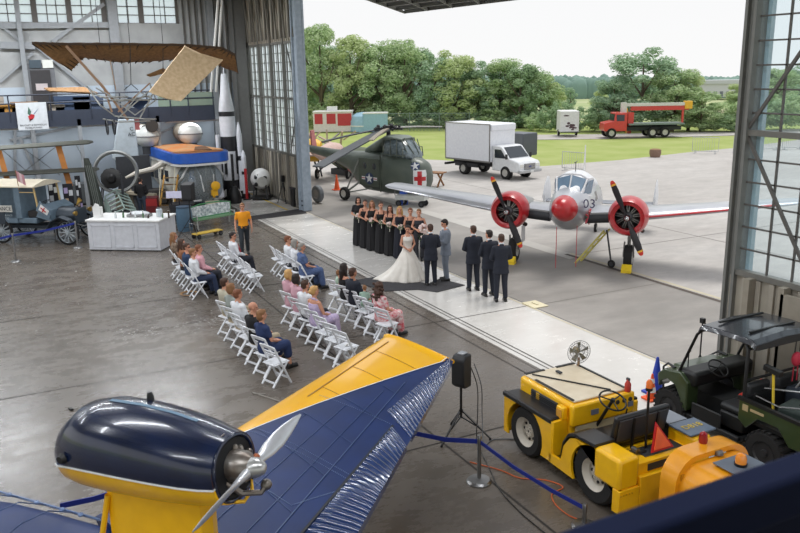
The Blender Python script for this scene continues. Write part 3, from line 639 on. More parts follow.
rows = [('back row right of the aisle', 4.42, [-17.75,-17.2,-16.62,-16.05,-15.48,-14.88,-14.28], {-17.75:0,-17.2:0,-16.62:0,-15.48:0,-14.88:0}, 'white folding chairs in the back right row'),
        ('middle row right of the aisle', 5.98, [-17.75,-17.15,-16.6,-16.05,-15.5,-14.95,-14.4], {}, 'white folding chairs in the middle right row'),
        ('front row right of the aisle', 7.38, [-18.2,-17.62,-17.1,-16.5,-15.95,-15.35], {}, 'white folding chairs in the front right row'),
        ('back row left of the aisle', 4.5, [-23.85,-23.2,-22.55,-21.9,-21.25], {}, 'white folding chairs in the back left row'),
        ('middle row left of the aisle', 6.05, [-24.3,-23.7,-23.0,-22.3,-21.7,-21.1], {}, 'white folding chairs in the middle left row'),
        ('front row left of the aisle', 7.3, [-22.75,-22.15,-21.55,-20.95,-20.35], {}, 'white folding chairs in the front left row')]
ordn = ['first','second','third','fourth','fifth','sixth','seventh','eighth']
rr = random.Random(2)
for nm, y, xs, _, grp in rows:
    n = len(xs)
    for i, x in enumerate(xs):
        chair(x, y-.03, rr.uniform(-.06,.06)+(.33 if 'right of' in nm else 0), f'white folding chair, {ordn[n-1-i]} from the near end, {nm}', grp)
PINK = fab('dusty_pink', (206,160,172)); BLUED = fab('blue_dress', (88,108,150), (70,88,126), 20); NAVD = fab('navy_dress', (36,52,92)); LIL = fab('lilac_floral', (206,188,214), (176,160,200), 22)
KHA = fab('khaki', (186,170,144)); DTR = fab('dark_trousers', (40,42,52)); FLO = fab('red_white_floral', (236,222,220), (200,70,84), 13); BEI = fab('beige_shirt', (184,178,158)); GRY = fab('grey_shirt', (150,156,150)); NSU = fab('blue_suit', (42,62,94))
def guest(label, x, y, hr, wear, fem=False, **k):
    return person(label, (x, y, 0), k.pop('rz', rr.uniform(-.1,.1)+(.28 if x > -18.5 else 0)), 'sit', 'lap', fem, hr=hr, wear=wear, sc=1.03, **k)
T = lambda m, s='long', n='shirt': ('shirt', m, s, n)
tr = ('trousers', DTR)
y1, y2, y3 = 4.42, 5.98, 7.38
guest('brown-haired guest in beige shirt, far end of the back right row', -17.75, y1, ('short','brown'), [('trousers', KHA), T(BEI)])
guest('older guest with light bobbed hair in grey top, back row right of the aisle', -17.2, y1, ('bob','light'), [('trousers', KHA), T(GRY)], True)
guest('young man with auburn hair in white shirt, back row right of the aisle', -16.62, y1, ('short','ginger'), [('trousers', KHA), T(WSH)], turn=-.1)
guest('balding grey-haired man in black jacket and khaki trousers, back row', -15.48, y1, None, [('trousers', KHA), ('jacket', BLK)], turn=-.5, tilt=-.1)
guest('woman with short light hair in navy dress, near end of the back row', -14.88, y1, ('fringe','light'), [('skirt', NAVD, 'short'), ('top', NAVD, 'short', 'bodice')], True, turn=-.3, shoe=BSHOE)
guest('woman with strawberry blonde hair in dusty pink dress, middle row', -17.75, y2, ('bob','blonde'), [('skirt', PINK), ('top', PINK, 'short', 'bodice')], True)
guest('woman with short dark hair in pink, second in the middle row', -17.25, y2+.02, ('bob','dark'), [('skirt', PINK), ('top', PINK, 'short', 'bodice')], True)
guest('man with brown hair in white shirt, middle row right of the aisle', -16.6, y2, ('short','brown'), [tr, T(WSH)], turn=-.15)
guest('woman with blonde updo and bare back in lilac floral dress, middle row', -16.02, y2, ('updo','blonde'), [('skirt', LIL), ('top', LIL, 'none', 'bodice')], True, turn=-.2)
guest('woman with dark wavy hair in black dress in the front row', -17.62, y3, ('long','dark'), [('skirt', BLK), ('top', BLK, 'none', 'bodice')], True)
guest('man with close-cropped hair in a dark navy suit, front row right of the aisle', -17.08, y3, ('short','brown'), [tr, ('jacket', SUITN)], skin=SKIN2, turn=-.2)
guest('woman with long curly brown hair in red and white floral dress, front row', -15.6, y3, ('curly','brown'), [('skirt', FLO), ('top', FLO, 'short', 'bodice')], True)
def kid(label, loc, rz, hr, m, sc=.55): return person(label, loc, rz, 'child', 'lap', True, hr=hr, wear=[('trousers', m), ('shirt', m, 'short')], sc=sc, turn=.6, shoe=None)
kid('small child with light hair beside the dark-haired woman in the front row', (-17.98,7.3,.34), -.4, ('bob','light'), fab('mint', (176,200,180)), .6)
kid('toddler in pale green held up beside the man in the navy suit', (-16.42,7.3,.34), .9, ('short','light'), fab('pale_green', (150,176,160)), .58)
yl1, yl2, yl3 = 4.5, 6.05, 7.3
guest('bearded man with sunglasses in navy blue suit, back row left of the aisle', -22.1, yl1, ('short','brown'), [('trousers', NSU), ('jacket', NSU)], glasses=True, turn=-.5)
guest('man in white shirt and navy trousers, near end of the back left row', -21.3, yl1, ('short','light'), [('trousers', fab('navy_trousers', (42,54,82))), T(WSH)], turn=-.35)
guest('guest in pale pink shirt just beyond the white-shirted man, back left row', -21.7, yl1+.25, ('short','ginger'), [tr, T(fab('pale_pink', (226,170,180)))], turn=-.2)
guest('woman with brown hair in rust top, second from the far end, back left row', -22.75, yl1, ('long','brown'), [tr, T(fab('rust', (150,100,70)), 'short')], True, turn=-.5)
guest('woman with light brown hair in patterned top, far end of the back left row', -23.85, yl1, ('long','light'), [tr, T(fab('patterned', (150,130,110), (90,70,60), 25), 'short')], True, turn=-.3)
def stole(o, J, H):
    b = MB(); A = J['A']
    for s in (-1, 1): b.tube([A(s*.07,-.06,.5), A(s*.09,.1,.45), A(s*.07,.16,.25), A(s*.06,.17,.05)], .02, 6)
    b.build('stole', fab('red_stole', (170,50,60)), o)
guest('man in sunglasses, white shirt and red stole, alone in the middle left row', -22.95, yl2, ('short','dark'), [tr, T(WSH)], glasses=True, turn=-.5, extra=stole)
guest('bearded man with auburn hair in white short-sleeved shirt, front left row', -21.55, yl3, ('short','ginger'), [tr, T(WSH,'short')], glasses=True, turn=-.4)
guest('grey-haired person in white top, middle of the three in the front left row', -20.98, yl3, ('bob','grey'), [tr, T(WSH)], True, turn=-.3)
guest('older woman with short grey hair in blue dress, near end of the front left row', -20.42, yl3, ('fringe','grey'), [('skirt', BLUED), ('top', BLUED, 'short', 'bodice')], True, turn=-.4)
# order of service leaflets left on empty chairs
for i, (x, y) in enumerate([(-15.5,y2),(-14.95,y2),(-14.4,y2),(-22.3,yl2),(-21.7,yl2),(-21.1,yl2),(-22.75,yl3),(-22.15,yl3)]):
    mb = MB(); mb.box(-.05,.05,-.09,.09,0,.004); mb.box(-.02,.02,-.07,-.02,.004,.006,mi=1); o = mb.build('leaflet', [WHITE, BLACK]); o.location = (x+.03,y,.488); o.rotation_euler = (.04,0,.3+rr.uniform(-.4,.4))
    tag(o, 'small printed leaflet lying on an empty white folding chair seat', 'leaflet', 'leaflets on the empty chairs')
# ---------------------------------------------------------------- trees
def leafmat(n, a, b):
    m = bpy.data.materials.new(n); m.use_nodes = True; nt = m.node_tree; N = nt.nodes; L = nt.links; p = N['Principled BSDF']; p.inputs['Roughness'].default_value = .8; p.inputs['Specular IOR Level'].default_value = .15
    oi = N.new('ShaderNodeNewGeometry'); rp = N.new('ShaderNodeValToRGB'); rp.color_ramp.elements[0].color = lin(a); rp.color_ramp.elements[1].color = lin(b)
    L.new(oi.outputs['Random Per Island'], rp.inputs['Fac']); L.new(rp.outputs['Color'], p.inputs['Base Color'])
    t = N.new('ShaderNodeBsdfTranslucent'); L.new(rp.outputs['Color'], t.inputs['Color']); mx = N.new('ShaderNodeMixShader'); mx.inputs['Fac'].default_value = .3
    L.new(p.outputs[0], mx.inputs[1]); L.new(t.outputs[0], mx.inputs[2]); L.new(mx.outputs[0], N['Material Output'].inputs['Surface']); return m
LM = [leafmat('leaf_mid_green_hazed', (150,178,126), (206,222,176)), leafmat('leaf_blue_green_hazed', (142,172,140), (190,212,178)), leafmat('leaf_light_green_hazed', (172,190,130), (212,224,174)), leafmat('leaf_dark_green_hazed', (132,160,122), (178,202,158))]  # leaf greens paled and greyed to paint in the haze of distance
BARK = mat('bark', (104,92,78), .9)
def crown_mesh(seed, n, ls, zr=.55):
    rr = random.Random(seed); mb = MB(); blobs = []
    for i in range(52):
        z = rr.uniform(.16, .95); r = .42*sin(min(1, max(.05, (z-.02)/.98))*PI*.86+.25)**.8*rr.uniform(.55,1); a = rr.uniform(0, 6.3)
        blobs.append((Vector((cos(a)*r, sin(a)*r, z)), rr.uniform(.08,.17)))
    for i in range(n):
        c, r = blobs[rr.randrange(len(blobs))]; d = Vector((rr.gauss(0,1), rr.gauss(0,1), rr.gauss(.15,1))).normalized()
        q0 = d*r*rr.uniform(.75,1.08); p = c+Vector((q0.x,q0.y,q0.z*zr)); s = ls*rr.uniform(.6,1.4); q = (d+Vector((rr.gauss(0,.5), rr.gauss(0,.5), rr.gauss(.3,.5)))).normalized(); u, v, _ = frame(q); a = rr.uniform(0,6.3); e, f = u*cos(a)+v*sin(a), v*cos(a)-u*sin(a)
        zs = lambda w: Vector((w.x,w.y,w.z*zr)); mb.add([p-zs(e*s), p-zs(f*s*.6), p+zs(e*s), p+zs(f*s*.6)], [(0,1,2,3)])
    for c, r in blobs: mb.ell(c, (r*.42,r*.42,r*.42*zr), 7, 4)
    me = mb.mesh('foliage'); me.materials.append(None); return me
CR = [crown_mesh(i, 14000, .019) for i in range(4)]; BUSH = [crown_mesh(20+i, 3000, .026, 1.0) for i in range(2)]
def trunk_mesh(seed):
    rr = random.Random(seed); mb = MB(); mb.tube([(0,0,-.03),(.01,0,.2),(0,.01,.45),(.01,0,.8)], [.035,.026,.02,.006], 7)
    for i in range(7): a = rr.uniform(0,6.3); z = rr.uniform(.15,.5); mb.tube([(0,0,z),(cos(a)*.15,sin(a)*.15,z+.15),(cos(a)*.28,sin(a)*.28,z+.32)], [.014,.009,.003], 5)
    me = mb.mesh('trunk'); me.materials.append(BARK); return me
TR = [trunk_mesh(i) for i in range(3)]
def tree(px, py, top, wpx, k, label, z0=0, D=None, name='tree', group=None, bush=False):
    p = g(px, py); 
    if D: p = oD(px, py, D); p.z = GZ(D)
    d = hypot(p.x, p.y); zt = oD(px, top, d).z; h = zt-p.z; wd = wpx/792*d*(1.05 if bush else 1.3); h *= 1 if bush else 1.07
    t = thing(name, label, 'bush' if bush else 'tree', (p.x,p.y,p.z-.1), random.Random(px*7+k).uniform(0,6.3), group)
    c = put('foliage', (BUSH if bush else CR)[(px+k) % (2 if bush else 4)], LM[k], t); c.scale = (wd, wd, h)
    if not bush: q = put('trunk', TR[(px) % 3], BARK, t); q.scale = (h, h, h)
    return t
TG = [(322,127,30,42,0,'tall tree with light crown just right of the hangar door column'),(352,127,40,44,2,'pale green rounded tree, second from the door column'),(338,124,48,40,1,'lower blue-green tree behind the first two by the column'),(384,127,42,50,0,'broad mid green tree above the red and white booth'),
      (372,125,56,38,3,'dark tree behind the broad mid green one'),(405,127,44,44,0,'mid green tree with twin tops above the helicopter rotor'),(436,127,56,42,1,'blue-green tree right of the rotor head'),(420,124,50,40,3,'dark green tree behind the helicopter cockpit'),
      (455,127,54,46,2,'yellow-green tree with bare twigs above the box truck'),(480,126,64,40,1,'narrow blue-green tree above the box truck roof'),(500,126,60,44,0,'tree with reddish bare top above the truck cab'),(520,127,66,40,3,'dark green tree right of the truck cab'),
      (540,126,72,36,0,'smaller green tree at the right end of the left tree row'),(310,122,36,36,3,'tree partly hidden by the door column'),(466,124,70,36,3,'dark low tree between the tall ones over the truck'),(552,125,84,24,2,'small pale tree left of the white trailer')]
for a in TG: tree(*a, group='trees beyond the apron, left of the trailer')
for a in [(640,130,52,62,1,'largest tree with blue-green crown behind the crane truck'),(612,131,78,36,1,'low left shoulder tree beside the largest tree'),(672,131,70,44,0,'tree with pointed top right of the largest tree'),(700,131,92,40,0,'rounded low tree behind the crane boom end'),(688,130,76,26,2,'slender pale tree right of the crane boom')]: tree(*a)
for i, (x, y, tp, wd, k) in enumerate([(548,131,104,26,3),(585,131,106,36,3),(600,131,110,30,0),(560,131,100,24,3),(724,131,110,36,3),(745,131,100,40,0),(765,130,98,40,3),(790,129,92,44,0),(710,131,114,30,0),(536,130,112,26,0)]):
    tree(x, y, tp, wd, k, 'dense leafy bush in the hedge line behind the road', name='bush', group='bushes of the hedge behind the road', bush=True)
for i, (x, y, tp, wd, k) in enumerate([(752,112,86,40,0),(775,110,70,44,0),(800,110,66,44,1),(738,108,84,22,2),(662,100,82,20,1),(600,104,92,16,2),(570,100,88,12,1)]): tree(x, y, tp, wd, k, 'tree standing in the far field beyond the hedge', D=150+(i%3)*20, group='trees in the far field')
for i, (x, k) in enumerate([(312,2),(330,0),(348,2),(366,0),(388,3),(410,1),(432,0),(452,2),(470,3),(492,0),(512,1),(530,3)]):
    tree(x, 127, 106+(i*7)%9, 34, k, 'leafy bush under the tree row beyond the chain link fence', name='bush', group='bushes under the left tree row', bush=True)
# distant woods: rows of crowns on the skyline
mb = MB(); rr = random.Random(8)
for i in range(2600):
    x = rr.uniform(-60, 1000); D = rr.uniform(470, 640); p = oD(x, 77+rr.gauss(0,1.3)+(i%3), D); w_ = rr.uniform(3,7)
    mb.ell((p.x,p.y,p.z-9), (w_,w_,9), 7, 6)
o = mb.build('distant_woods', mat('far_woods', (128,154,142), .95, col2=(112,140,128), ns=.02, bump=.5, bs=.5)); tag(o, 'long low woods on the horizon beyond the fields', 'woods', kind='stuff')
p0, p1 = oD(697,80,450), oD(745,80,452); d = (p1-p0); a = atan2(d.y,d.x); m0 = (p0+p1)/2
t = thing('warehouse', 'long low white warehouse far off between the trees', 'building', (m0.x,m0.y,-10.5), a)
MB().box(-d.length/2,d.length/2,-6,6,-.3,6.4).build('wall', mat('pale_cladding', (206,206,210), .8), t); MB().box(-d.length/2-1,d.length/2+1,-7,7,6.4,8.2).build('roof', mat('grey_roof', (196,198,202), .8), t)
b = MB()
for k in range(7): b.box(-d.length/2+2+k*3,-d.length/2+3.6+k*3,-6.1,-6,0,2.6)
b.build('door_row', mat('dock_doors', (120,126,134), .8), t)
for (px, py, D) in ((575,95,260),(705,103,170)):
    p = oD(px,py,D); mb = MB(); rr = random.Random(px)
    for k in range(24): mb.ell((rr.uniform(-14,14),rr.uniform(-6,6),0.4),(rr.uniform(1,3),rr.uniform(1,3),rr.uniform(.4,1.4)),7,4)
    o = mb.build('scrub', mat('dry_scrub', (176,168,140), .95)); o.location = (p.x,p.y,GZ(D)); tag(o, 'low dry scrub in the far field', 'scrub', kind='stuff')
# ---------------------------------------------------------------- box truck
def wheel(name, par, c, r, w, hub, spokes=0, axis=(0,1,0), rub=None):
    o = MB().lathe([(r*.55,-w/2),(r*.93,-w/2),(r,-w*.32),(r,w*.32),(r*.93,w/2),(r*.55,w/2)], (0,0,0), axis, 24, cap=False).build(name, rub or RUB, par); o.location = c
    h = MB().lathe([(r*.05,-w*.42),(r*.5,-w*.38),(r*.56,-w*.5),(r*.58,-w*.5),(r*.58,w*.5),(r*.56,w*.5),(r*.5,w*.38),(r*.18,w*.36),(r*.16,w*.5),(r*.03,w*.5)], (0,0,0), axis, 18)
    for k in range(spokes): a = 2*PI*k/spokes; h.cyl((cos(a)*r*.36,-w*.5,sin(a)*r*.36),(cos(a)*r*.36,w*.5,sin(a)*r*.36),r*.06,n=6)
    h.build('rim', hub, o); return o
RIM = mat('rim_grey', (196,194,188), .4, .3)
t = thing('box_truck', 'white box truck with white cab parked on the apron in front of the trees', 'truck', (-36.6,25.54,0), .209, sc=.862)
MB().box(-5.2,-.98,-1.18,1.18,1.0,3.42).box(-1.0,-.85,-1.12,1.12,3.0,3.4).build('cargo_box', mat('truck_white', (232,234,238), .4, col2=(224,226,232)), t, bev=.05)
b = MB(); b.box(-5.22,-5.16,-1.2,1.2,.98,3.44); b.box(-5.2,-.95,-1.2,-1.16,.96,1.06); b.box(-1.02,-.96,-1.2,-1.14,1.0,3.44); b.box(-5.2,-.95,-1.2,-1.14,3.38,3.44); b.build('box_trim', STEEL, t)
CABW = mat('cab_white', (228,230,232), .3, coat=.6)
pr_ = [(-.95,.5),(1.3,.5),(1.42,.62),(1.42,1.02),(1.3,1.16),(.55,1.32),(-.12,2.02),(-.3,2.08),(-.95,2.08)]
MB().prism([(x,-.98,z) for x, z in pr_],(0,1.96,0)).build('cab', CABW, t, bev=.06)
b = MB(); b.prism([(.50,-.86,1.36),(.50,.86,1.36),(-.10,.78,1.98),(-.10,-.78,1.98)],(.03,0,.03)); b.prism([(.3,-.995,1.32),(-.15,-.995,1.86),(-.7,-.995,1.86),(-.7,-.995,1.32)],(0,.012,0)); b.prism([(.3,.985,1.32),(-.15,.985,1.86),(-.7,.985,1.86),(-.7,.985,1.32)],(0,.012,0)); b.build('cab_window', DGLS, t)
MB().box(1.40,1.45,-.5,.5,.68,1.04).build('grille', mat('chrome_dark', (120,122,126), .3, .8), t)
b = MB(); [b.box(1.44,1.47,-.48,.48,z-.015,z+.015) for z in (.74,.83,.92,1.0)]; [b.box(1.44,1.47,y-.015,y+.015,.68,1.04) for y in (-.4,0,.4)]; b.build('grille_bar', CHROME, t)
MB().ell((1.47,0,.86),(.02,.13,.055)).build('badge', mat('badge_blue', (30,50,120), .3), t)
for s in (-1,1):
    MB().box(1.38,1.44,s*.74-.17,s*.74+.17,.8,1.02).build('headlight', mat('lamp_glass', (226,226,220), .1, spec=.9), t, bev=.03)
    q = MB().box(.42,.5,s*1.12-.09,s*1.12+.09,1.3,1.62).build('wing_mirror', BLACK, t, bev=.03)
MB().box(1.3,1.56,-1.0,1.0,.46,.66).build('bumper', mat('bumper_grey', (180,182,184), .3, .5), t, bev=.04); MB().box(1.56,1.57,-.05,.25,.5,.62).build('number_plate', WHITE, t)
MB().box(-5.1,-.9,-.5,.5,.62,.98).box(-5.35,-5.2,-1.15,1.15,.55,.7).box(-4.4,-2.2,-1.05,-.85,.55,.8).build('chassis', mat('chassis_black', (40,40,42), .7), t)
for x in (0.25,-3.55):
    for s in (-1,1): wheel('wheel', t, (x,s*.9,.42), .42, .26 if x > 0 else .4, RIM, 6)
b = MB(); [b.lathe([(.5,-.05),(.5,.05)],(.25,s*.86,.42),(0,1,0),18) for s in (-1,1)]; b.build('wheel_arch', BLACK, t)
p = g(523,162); t = thing('dark_trailer', 'dark grey enclosed trailer parked behind the cab of the white box truck', 'trailer', (p.x-.2,p.y+.3,0), .2)
MB().box(-1.3,.4,-.7,.7,.4,1.85).build('body', mat('slate_cladding', (96,100,108), .5), t, bev=.04); MB().box(.4,.43,-.66,.66,.45,1.8).build('rear_door', mat('slate_door', (84,88,96), .5), t)
for s in (-1,1): wheel('wheel', t, (-.4,s*.6,.3), .3, .18, RIM)
# ---------------------------------------------------------------- white trailer, crane truck
p = g(569,136.5); D = hypot(p.x,p.y); s = D/792; va = atan2(p.y,p.x)-PI/2+.35
t = thing('cargo_trailer', 'small white cargo trailer with dark rear graphic beside the road', 'trailer', (p.x,p.y,0), va-.2, sc=.86)
MB().box(-.95,.95,-.1,2.6,.45,2.55).build('body', WHITE, t, bev=.05); MB().box(-.9,.9,-.14,-.1,.5,2.5).build('rear_door', mat('door_white', (222,222,224), .4), t)
b = MB(); rr = random.Random(4)
for k in range(14): b.ell((rr.gauss(.05,.3),-.15,rr.gauss(1.05,.22)),(rr.uniform(.06,.2),.01,rr.uniform(.05,.14)),8,5)
b.ell((-.35,-.15,2.1),(.3,.01,.07),8,5); b.build('graphic', mat('graphic_dark', (84,62,70), .6), t)
for q in (-1,1): wheel('wheel', t, (q*.9,1.2,.33), .33, .2, RIM, axis=(1,0,0))
MB().bar((0,2.6,.45),(0,3.8,.4),.1).build('hitch', DSTEEL, t); MB().box(-.9,.9,-.16,-.1,.4,.5).build('bumper', DSTEEL, t)
a0, a1 = g(683,136), g(602,137.5); d = (a1-a0); L = d.length; yaw = atan2(d.y,d.x); s = L/8.6
t = thing('crane_truck', 'red flatbed truck carrying a folded red and white crane boom', 'truck', (a1.x,a1.y,0), yaw, sc=s)
REDT = mat('truck_red', (205,62,52), .4, coat=.3)
MB().prism([(x,-1.05,z) for x, z in [(-2.3,.7),(0,.7),(.1,1.0),(.05,1.55),(-.95,1.75),(-1.05,2.6),(-2.3,2.6)]],(0,2.1,0)).build('cab', REDT, t, bev=.06)
b = MB()
for q in (-1.06,1.05): b.prism([(-1.2,q,1.75),(-1.15,q,2.4),(-2.0,q,2.4),(-2.0,q,1.75)],(0,.015,0))
b.prism([(-.93,-.9,1.8),(-.93,.9,1.8),(-1.03,.9,2.45),(-1.03,-.9,2.45)],(.03,0,0)); b.build('cab_window', DGLS, t)
b = MB(); b.box(-8.3,-2.5,-1.15,1.15,1.3,1.45); b.build('flatbed', mat('bed_grey_green', (120,134,128), .7), t); MB().box(-8.2,0,-.45,.45,.7,1.1).box(-8.2,-2.6,-1.1,-.9,1.0,1.3).build('chassis', mat('chassis_dark', (44,50,54), .6), t)
for x in (-.7,-5.0,-6.3):
    for q in (-1,1): wheel('wheel', t, (x,q*.95,.52), .52, .35, RIM, 6)
MB().box(-3.1,-2.5,-.6,.6,1.3,2.6).box(-3.3,-2.9,-1.1,-.8,.3,2.0).build('crane_base', REDT, t); MB().box(-2.55,-2.42,-.15,.15,.4,3.0).box(-2.5,-2.3,-1.2,-1.0,.6,2.3).build('crane_post', mat('crane_yellow', (240,190,60), .5), t)
MB().box(-9.0,-2.9,-.18,.18,2.75,3.2).build('boom', REDT, t); MB().box(-8.8,-2.0,-.22,.22,3.2,3.5).box(-2.4,-1.9,-.3,.3,2.5,3.6).build('upper_boom', mat('boom_white', (214,212,208), .5), t)
MB().box(-9.3,-8.5,-.3,.3,2.85,3.65).build('boom_tip', mat('tip_yellow', (235,180,50), .5), t, bev=.05); MB().bar((-8.4,0,1.4),(-8.4,0,2.9),.2).build('boom_rest', REDT, t)
# planter, barriers, cone, bench table
p = g(655,157); t = thing('barrel_planter', 'low brown wooden tub at the edge of the lawn', 'planter', (p.x,p.y,0), sc=.62); MB().lathe([(.5,0),(.62,.4),(.6,.8)],(0,0,0),n=14).build('tub', mat('tub_wood', (138,112,96), .9), t); MB().ell((0,0,.8),(.55,.55,.12),12,6).build('soil', mat('dry_plants', (150,120,90), .9), t)
BAR = mat('galvanised', (190,192,192), .5, .3)
def barrier(px, py, px2, py2, label):
    a, b = g(px,py), g(px2,py2); d = b-a; L = d.length; t = thing('crowd_barrier', label, 'barrier', a, atan2(d.y,d.x), 'steel crowd barriers at the apron edge')
    m = MB(); m.tube([(0,0,.15),(0,0,1.1),(L,0,1.1),(L,0,.15),(0,0,.15)], .025, 6); m.build('rail', BAR, t); m = MB()
    for k in range(1, int(L/.16)): m.cyl((k*.16,0,.15),(k*.16,0,1.1),.009,n=4)
    m.build('bars', BAR, t)
    for x in (.2,L-.2): MB().bar((x,-.3,.02),(x,.3,.02),.05).bar((x,0,.02),(x,0,.2),.04).build('foot', BAR, t)
barrier(692,153,718,154,'steel crowd barrier left of the hangar door post, first of its line'); barrier(733,153,748,152,'steel crowd barrier partly behind the door post'); barrier(757,152,778,150,'steel crowd barrier seen through the door glazing'); barrier(782,150,802,149,'steel crowd barrier at the right edge behind the glazing'); barrier(562,170,585,172,'faint steel barrier behind the aeroplane antennae')
def cone(loc, h, m, label, stripes, sc=1, rot=(0,0,0)):
    t = thing('traffic_cone', label, 'cone', loc); t.rotation_euler = rot
    MB().bx((0,0,.02),(h*.52,h*.52,.04)).build('base', m, t, bev=.01)
    r = lambda z: h*.19*(1-z/h*.82); MB().lathe([(r(0),.03),(r(h),h*.98),(r(h)*.6,h)],(0,0,0),n=20).build('cone_body', m, t)
    for z0, z1 in stripes: MB().lathe([(r(z0*h)+.006,z0*h),(r(z1*h)+.006,z1*h)],(0,0,0),n=20,cap=False).build('reflective_band', mat('cone_white', (235,235,235), .4), t)
    return t
cone(g(337,190), .8, ORANGE, 'orange traffic cone on the apron beyond the helicopter main wheel', [])
p = g(432,186); t = thing('picnic_table', 'small wooden table standing past the helicopter nose', 'table', (p.x,p.y,0), .6); MB().box(-.7,.7,-.35,.35,.7,.75).build('tabletop', WOOD, t)
for a in (-.5,.5): MB().bar((a,-.4,0),(a,.3,.7),.07).bar((a,.4,0),(a,-.3,.7),.07).build('leg', WOOD, t)
# ---------------------------------------------------------------- clutter left of the helicopter
def block(name, label, cat, px, py, w, dp, h, z0, m, rz=.45, D=None, parts=()):
    p = g(px,py) if D is None else oD(px,py,D); p.z = max(p.z, 0) if D is None else p.z
    t = thing(name, label, cat, (p.x,p.y,0 if D is None else 0), rz); MB().box(-w/2,w/2,-dp/2,dp/2,z0,z0+h).build('body', m, t, bev=.03)
    for nm, bxs, mm in parts:
        b = MB(); [b.box(*q) for q in bxs]; b.build(nm, mm, t)
    return t
RW = mat('booth_red', (190,60,66), .6)
FV = YAW-PI/2+.1
block('ticket_booth', 'red and white booth with a white top unit behind the helicopter rotor', 'booth', 334,131, 3.9,2.4,2.0,0, mat('booth_white', (226,216,214), .6), rz=YAW, parts=[('red_panel', [(-1.8,-1.0,-1.23,-1.2,.8,1.8),(-.6,.3,-1.23,-1.2,.8,1.8),(.5,1.9,-1.23,-1.2,.6,1.8)], RW),('roof_unit', [(-.6,.4,-.5,.5,2.0,2.45)], WHITE),('roof', [(-2.0,2.0,-1.3,1.3,1.95,2.03)], WHITE)])
for i, (px, w_) in enumerate([(363,2.2),(376,2.0)]):
    p = g(px,131); t = thing('shelter_tent', ['pale blue rounded shelter right of the red booth','pale blue square cabin beside the rounded shelter'][i], 'shelter', (p.x,p.y,0), YAW)
    b = MB(); 
    if i == 0: b.lathe([(1.3,0),(1.3,1.0),(1.1,1.5),(.6,1.8),(.02,1.9)],(0,0,0),n=16)
    else: b.box(-1.2,1.2,-1,1,0,1.8)
    b.build('shell', mat('pale_blue_vinyl', (150,186,204), .5), t); b = MB(); b.lathe([(1.34,.5),(1.34,.62)],(0,0,0),n=16) if i == 0 else b.box(-1.25,1.25,-1.05,1.05,1.75,1.85); b.build('trim', WHITE, t)
# chain link fence
a, b_ = g(352,131), g(470,131); d = b_-a; t = thing('chain_link_fence', 'green-grey chain link fence running behind the helicopter', 'fence', a, atan2(d.y,d.x)); L = d.length
m = MB(); 
for k in range(int(L/.35)): m.bar((k*.35,0,0),(k*.35+1.6,0,1.7),.02); m.bar((k*.35+1.6,0,0),(k*.35,0,1.7),.02)
m.build('mesh_wire', mat('fence_wire', (120,140,136), .6), t)
for k in range(int(L/3)+1): MB().cyl((k*3,0,0),(k*3,0,1.85),.04,n=6).build('post', mat('fence_post', (120,136,130), .6), t)
MB().cyl((0,0,1.72),(L,0,1.72),.03,n=6).build('top_rail', MC['fence_post'], t)
# small aeroplane wreckage: orange-yellow tail, pale fuselage, dull hull
p = g(330,180); t = thing('light_aeroplane', 'faded pink and yellow light aeroplane parked behind the drooping rotor blade', 'aeroplane', (p.x,p.y,0), YAW+PI/2-.2)
MB().loft([[(x,ry*cos(k*PI/6),zc+rz*sin(k*PI/6)) for k in range(12)] for x, zc, ry, rz in [(2.4,1.5,.1,.1),(1.6,1.5,.45,.45),(.3,1.5,.5,.6),(-1.2,1.6,.35,.4),(-3,1.9,.12,.15)]]).build('fuselage', mat('faded_pink', (206,176,166), .6), t)
MB().box(-.3,.9,-3.6,3.6,1.35,1.45).build('wing', mat('faded_wing', (196,170,156), .6), t, bev=.03); MB().prism([(-2.2,-.04,1.8),(-3.1,-.04,1.9),(-3.2,-.04,3.0),(-2.7,-.04,3.0)],(0,.08,0)).build('tail_fin', mat('faded_rose', (196,120,120), .6), t)
for q in (-.9,.9): wheel('wheel', t, (.5,q,.28), .28, .14, RIM); 
MB().bar((.5,-.9,.28),(.3,0,1.2),.07).bar((.5,.9,.28),(.3,0,1.2),.07).build('undercarriage', DSTEEL, t)
p = g(314,176); t = thing('nose_cowl', 'yellow and orange banded engine cowl beside the door column', 'cowl', (p.x,p.y,0), 0); MB().lathe([(.35,-1.3),(.62,-.8),(.66,-.2)],(0,0,1.5),(.6,1,0)).build('rear_shell', mat('cowl_orange', (226,130,90), .5), t); MB().lathe([(.66,-.2),(.66,.25),(.5,.5)],(0,0,1.5),(.6,1,0)).build('front_shell', mat('cowl_yellow', (236,186,50), .5), t)
MB().bar((-.5,-.3,0),(-.2,-.2,1.1),.08).bar((.5,.3,0),(.2,.2,1.1),.08).bar((-.5,.5,0),(0,0,1.1),.08).build('stand', DSTEEL, t)
p = g(350,178); t = thing('camouflage_hull', 'dull green covered hull lying behind the helicopter cabin', 'hull', (p.x-1,p.y+1,0), .3); MB().ell((0,0,.9),(2.6,1.0,.75),16,8).build('hull', mat('tarp_green', (96,104,84), .8, bump=.5, bs=6), t); MB().box(-1.6,1.6,-.8,.8,0,.35).build('cradle', DSTEEL, t)
p = g(326,150); t = thing('crashed_frame', 'tangle of tan and grey aircraft frame parts stacked behind the rotor blade', 'frames', (p.x,p.y,0)); rr = random.Random(11)
for nm, mm in (('tan_member', mat('tan_parts', (176,156,134), .7)), ('grey_member', mat('grey_parts', (140,134,128), .7))):
    for k in range(9): a = Vector((rr.uniform(-2.6,2.6), rr.uniform(-2,2), rr.uniform(0,.6))); MB().bar(a, a+Vector((rr.uniform(-1.5,1.5), rr.uniform(-1.5,1.5), rr.uniform(.4,1.4))), rr.uniform(.08,.24), .1).build(nm, mm, t)
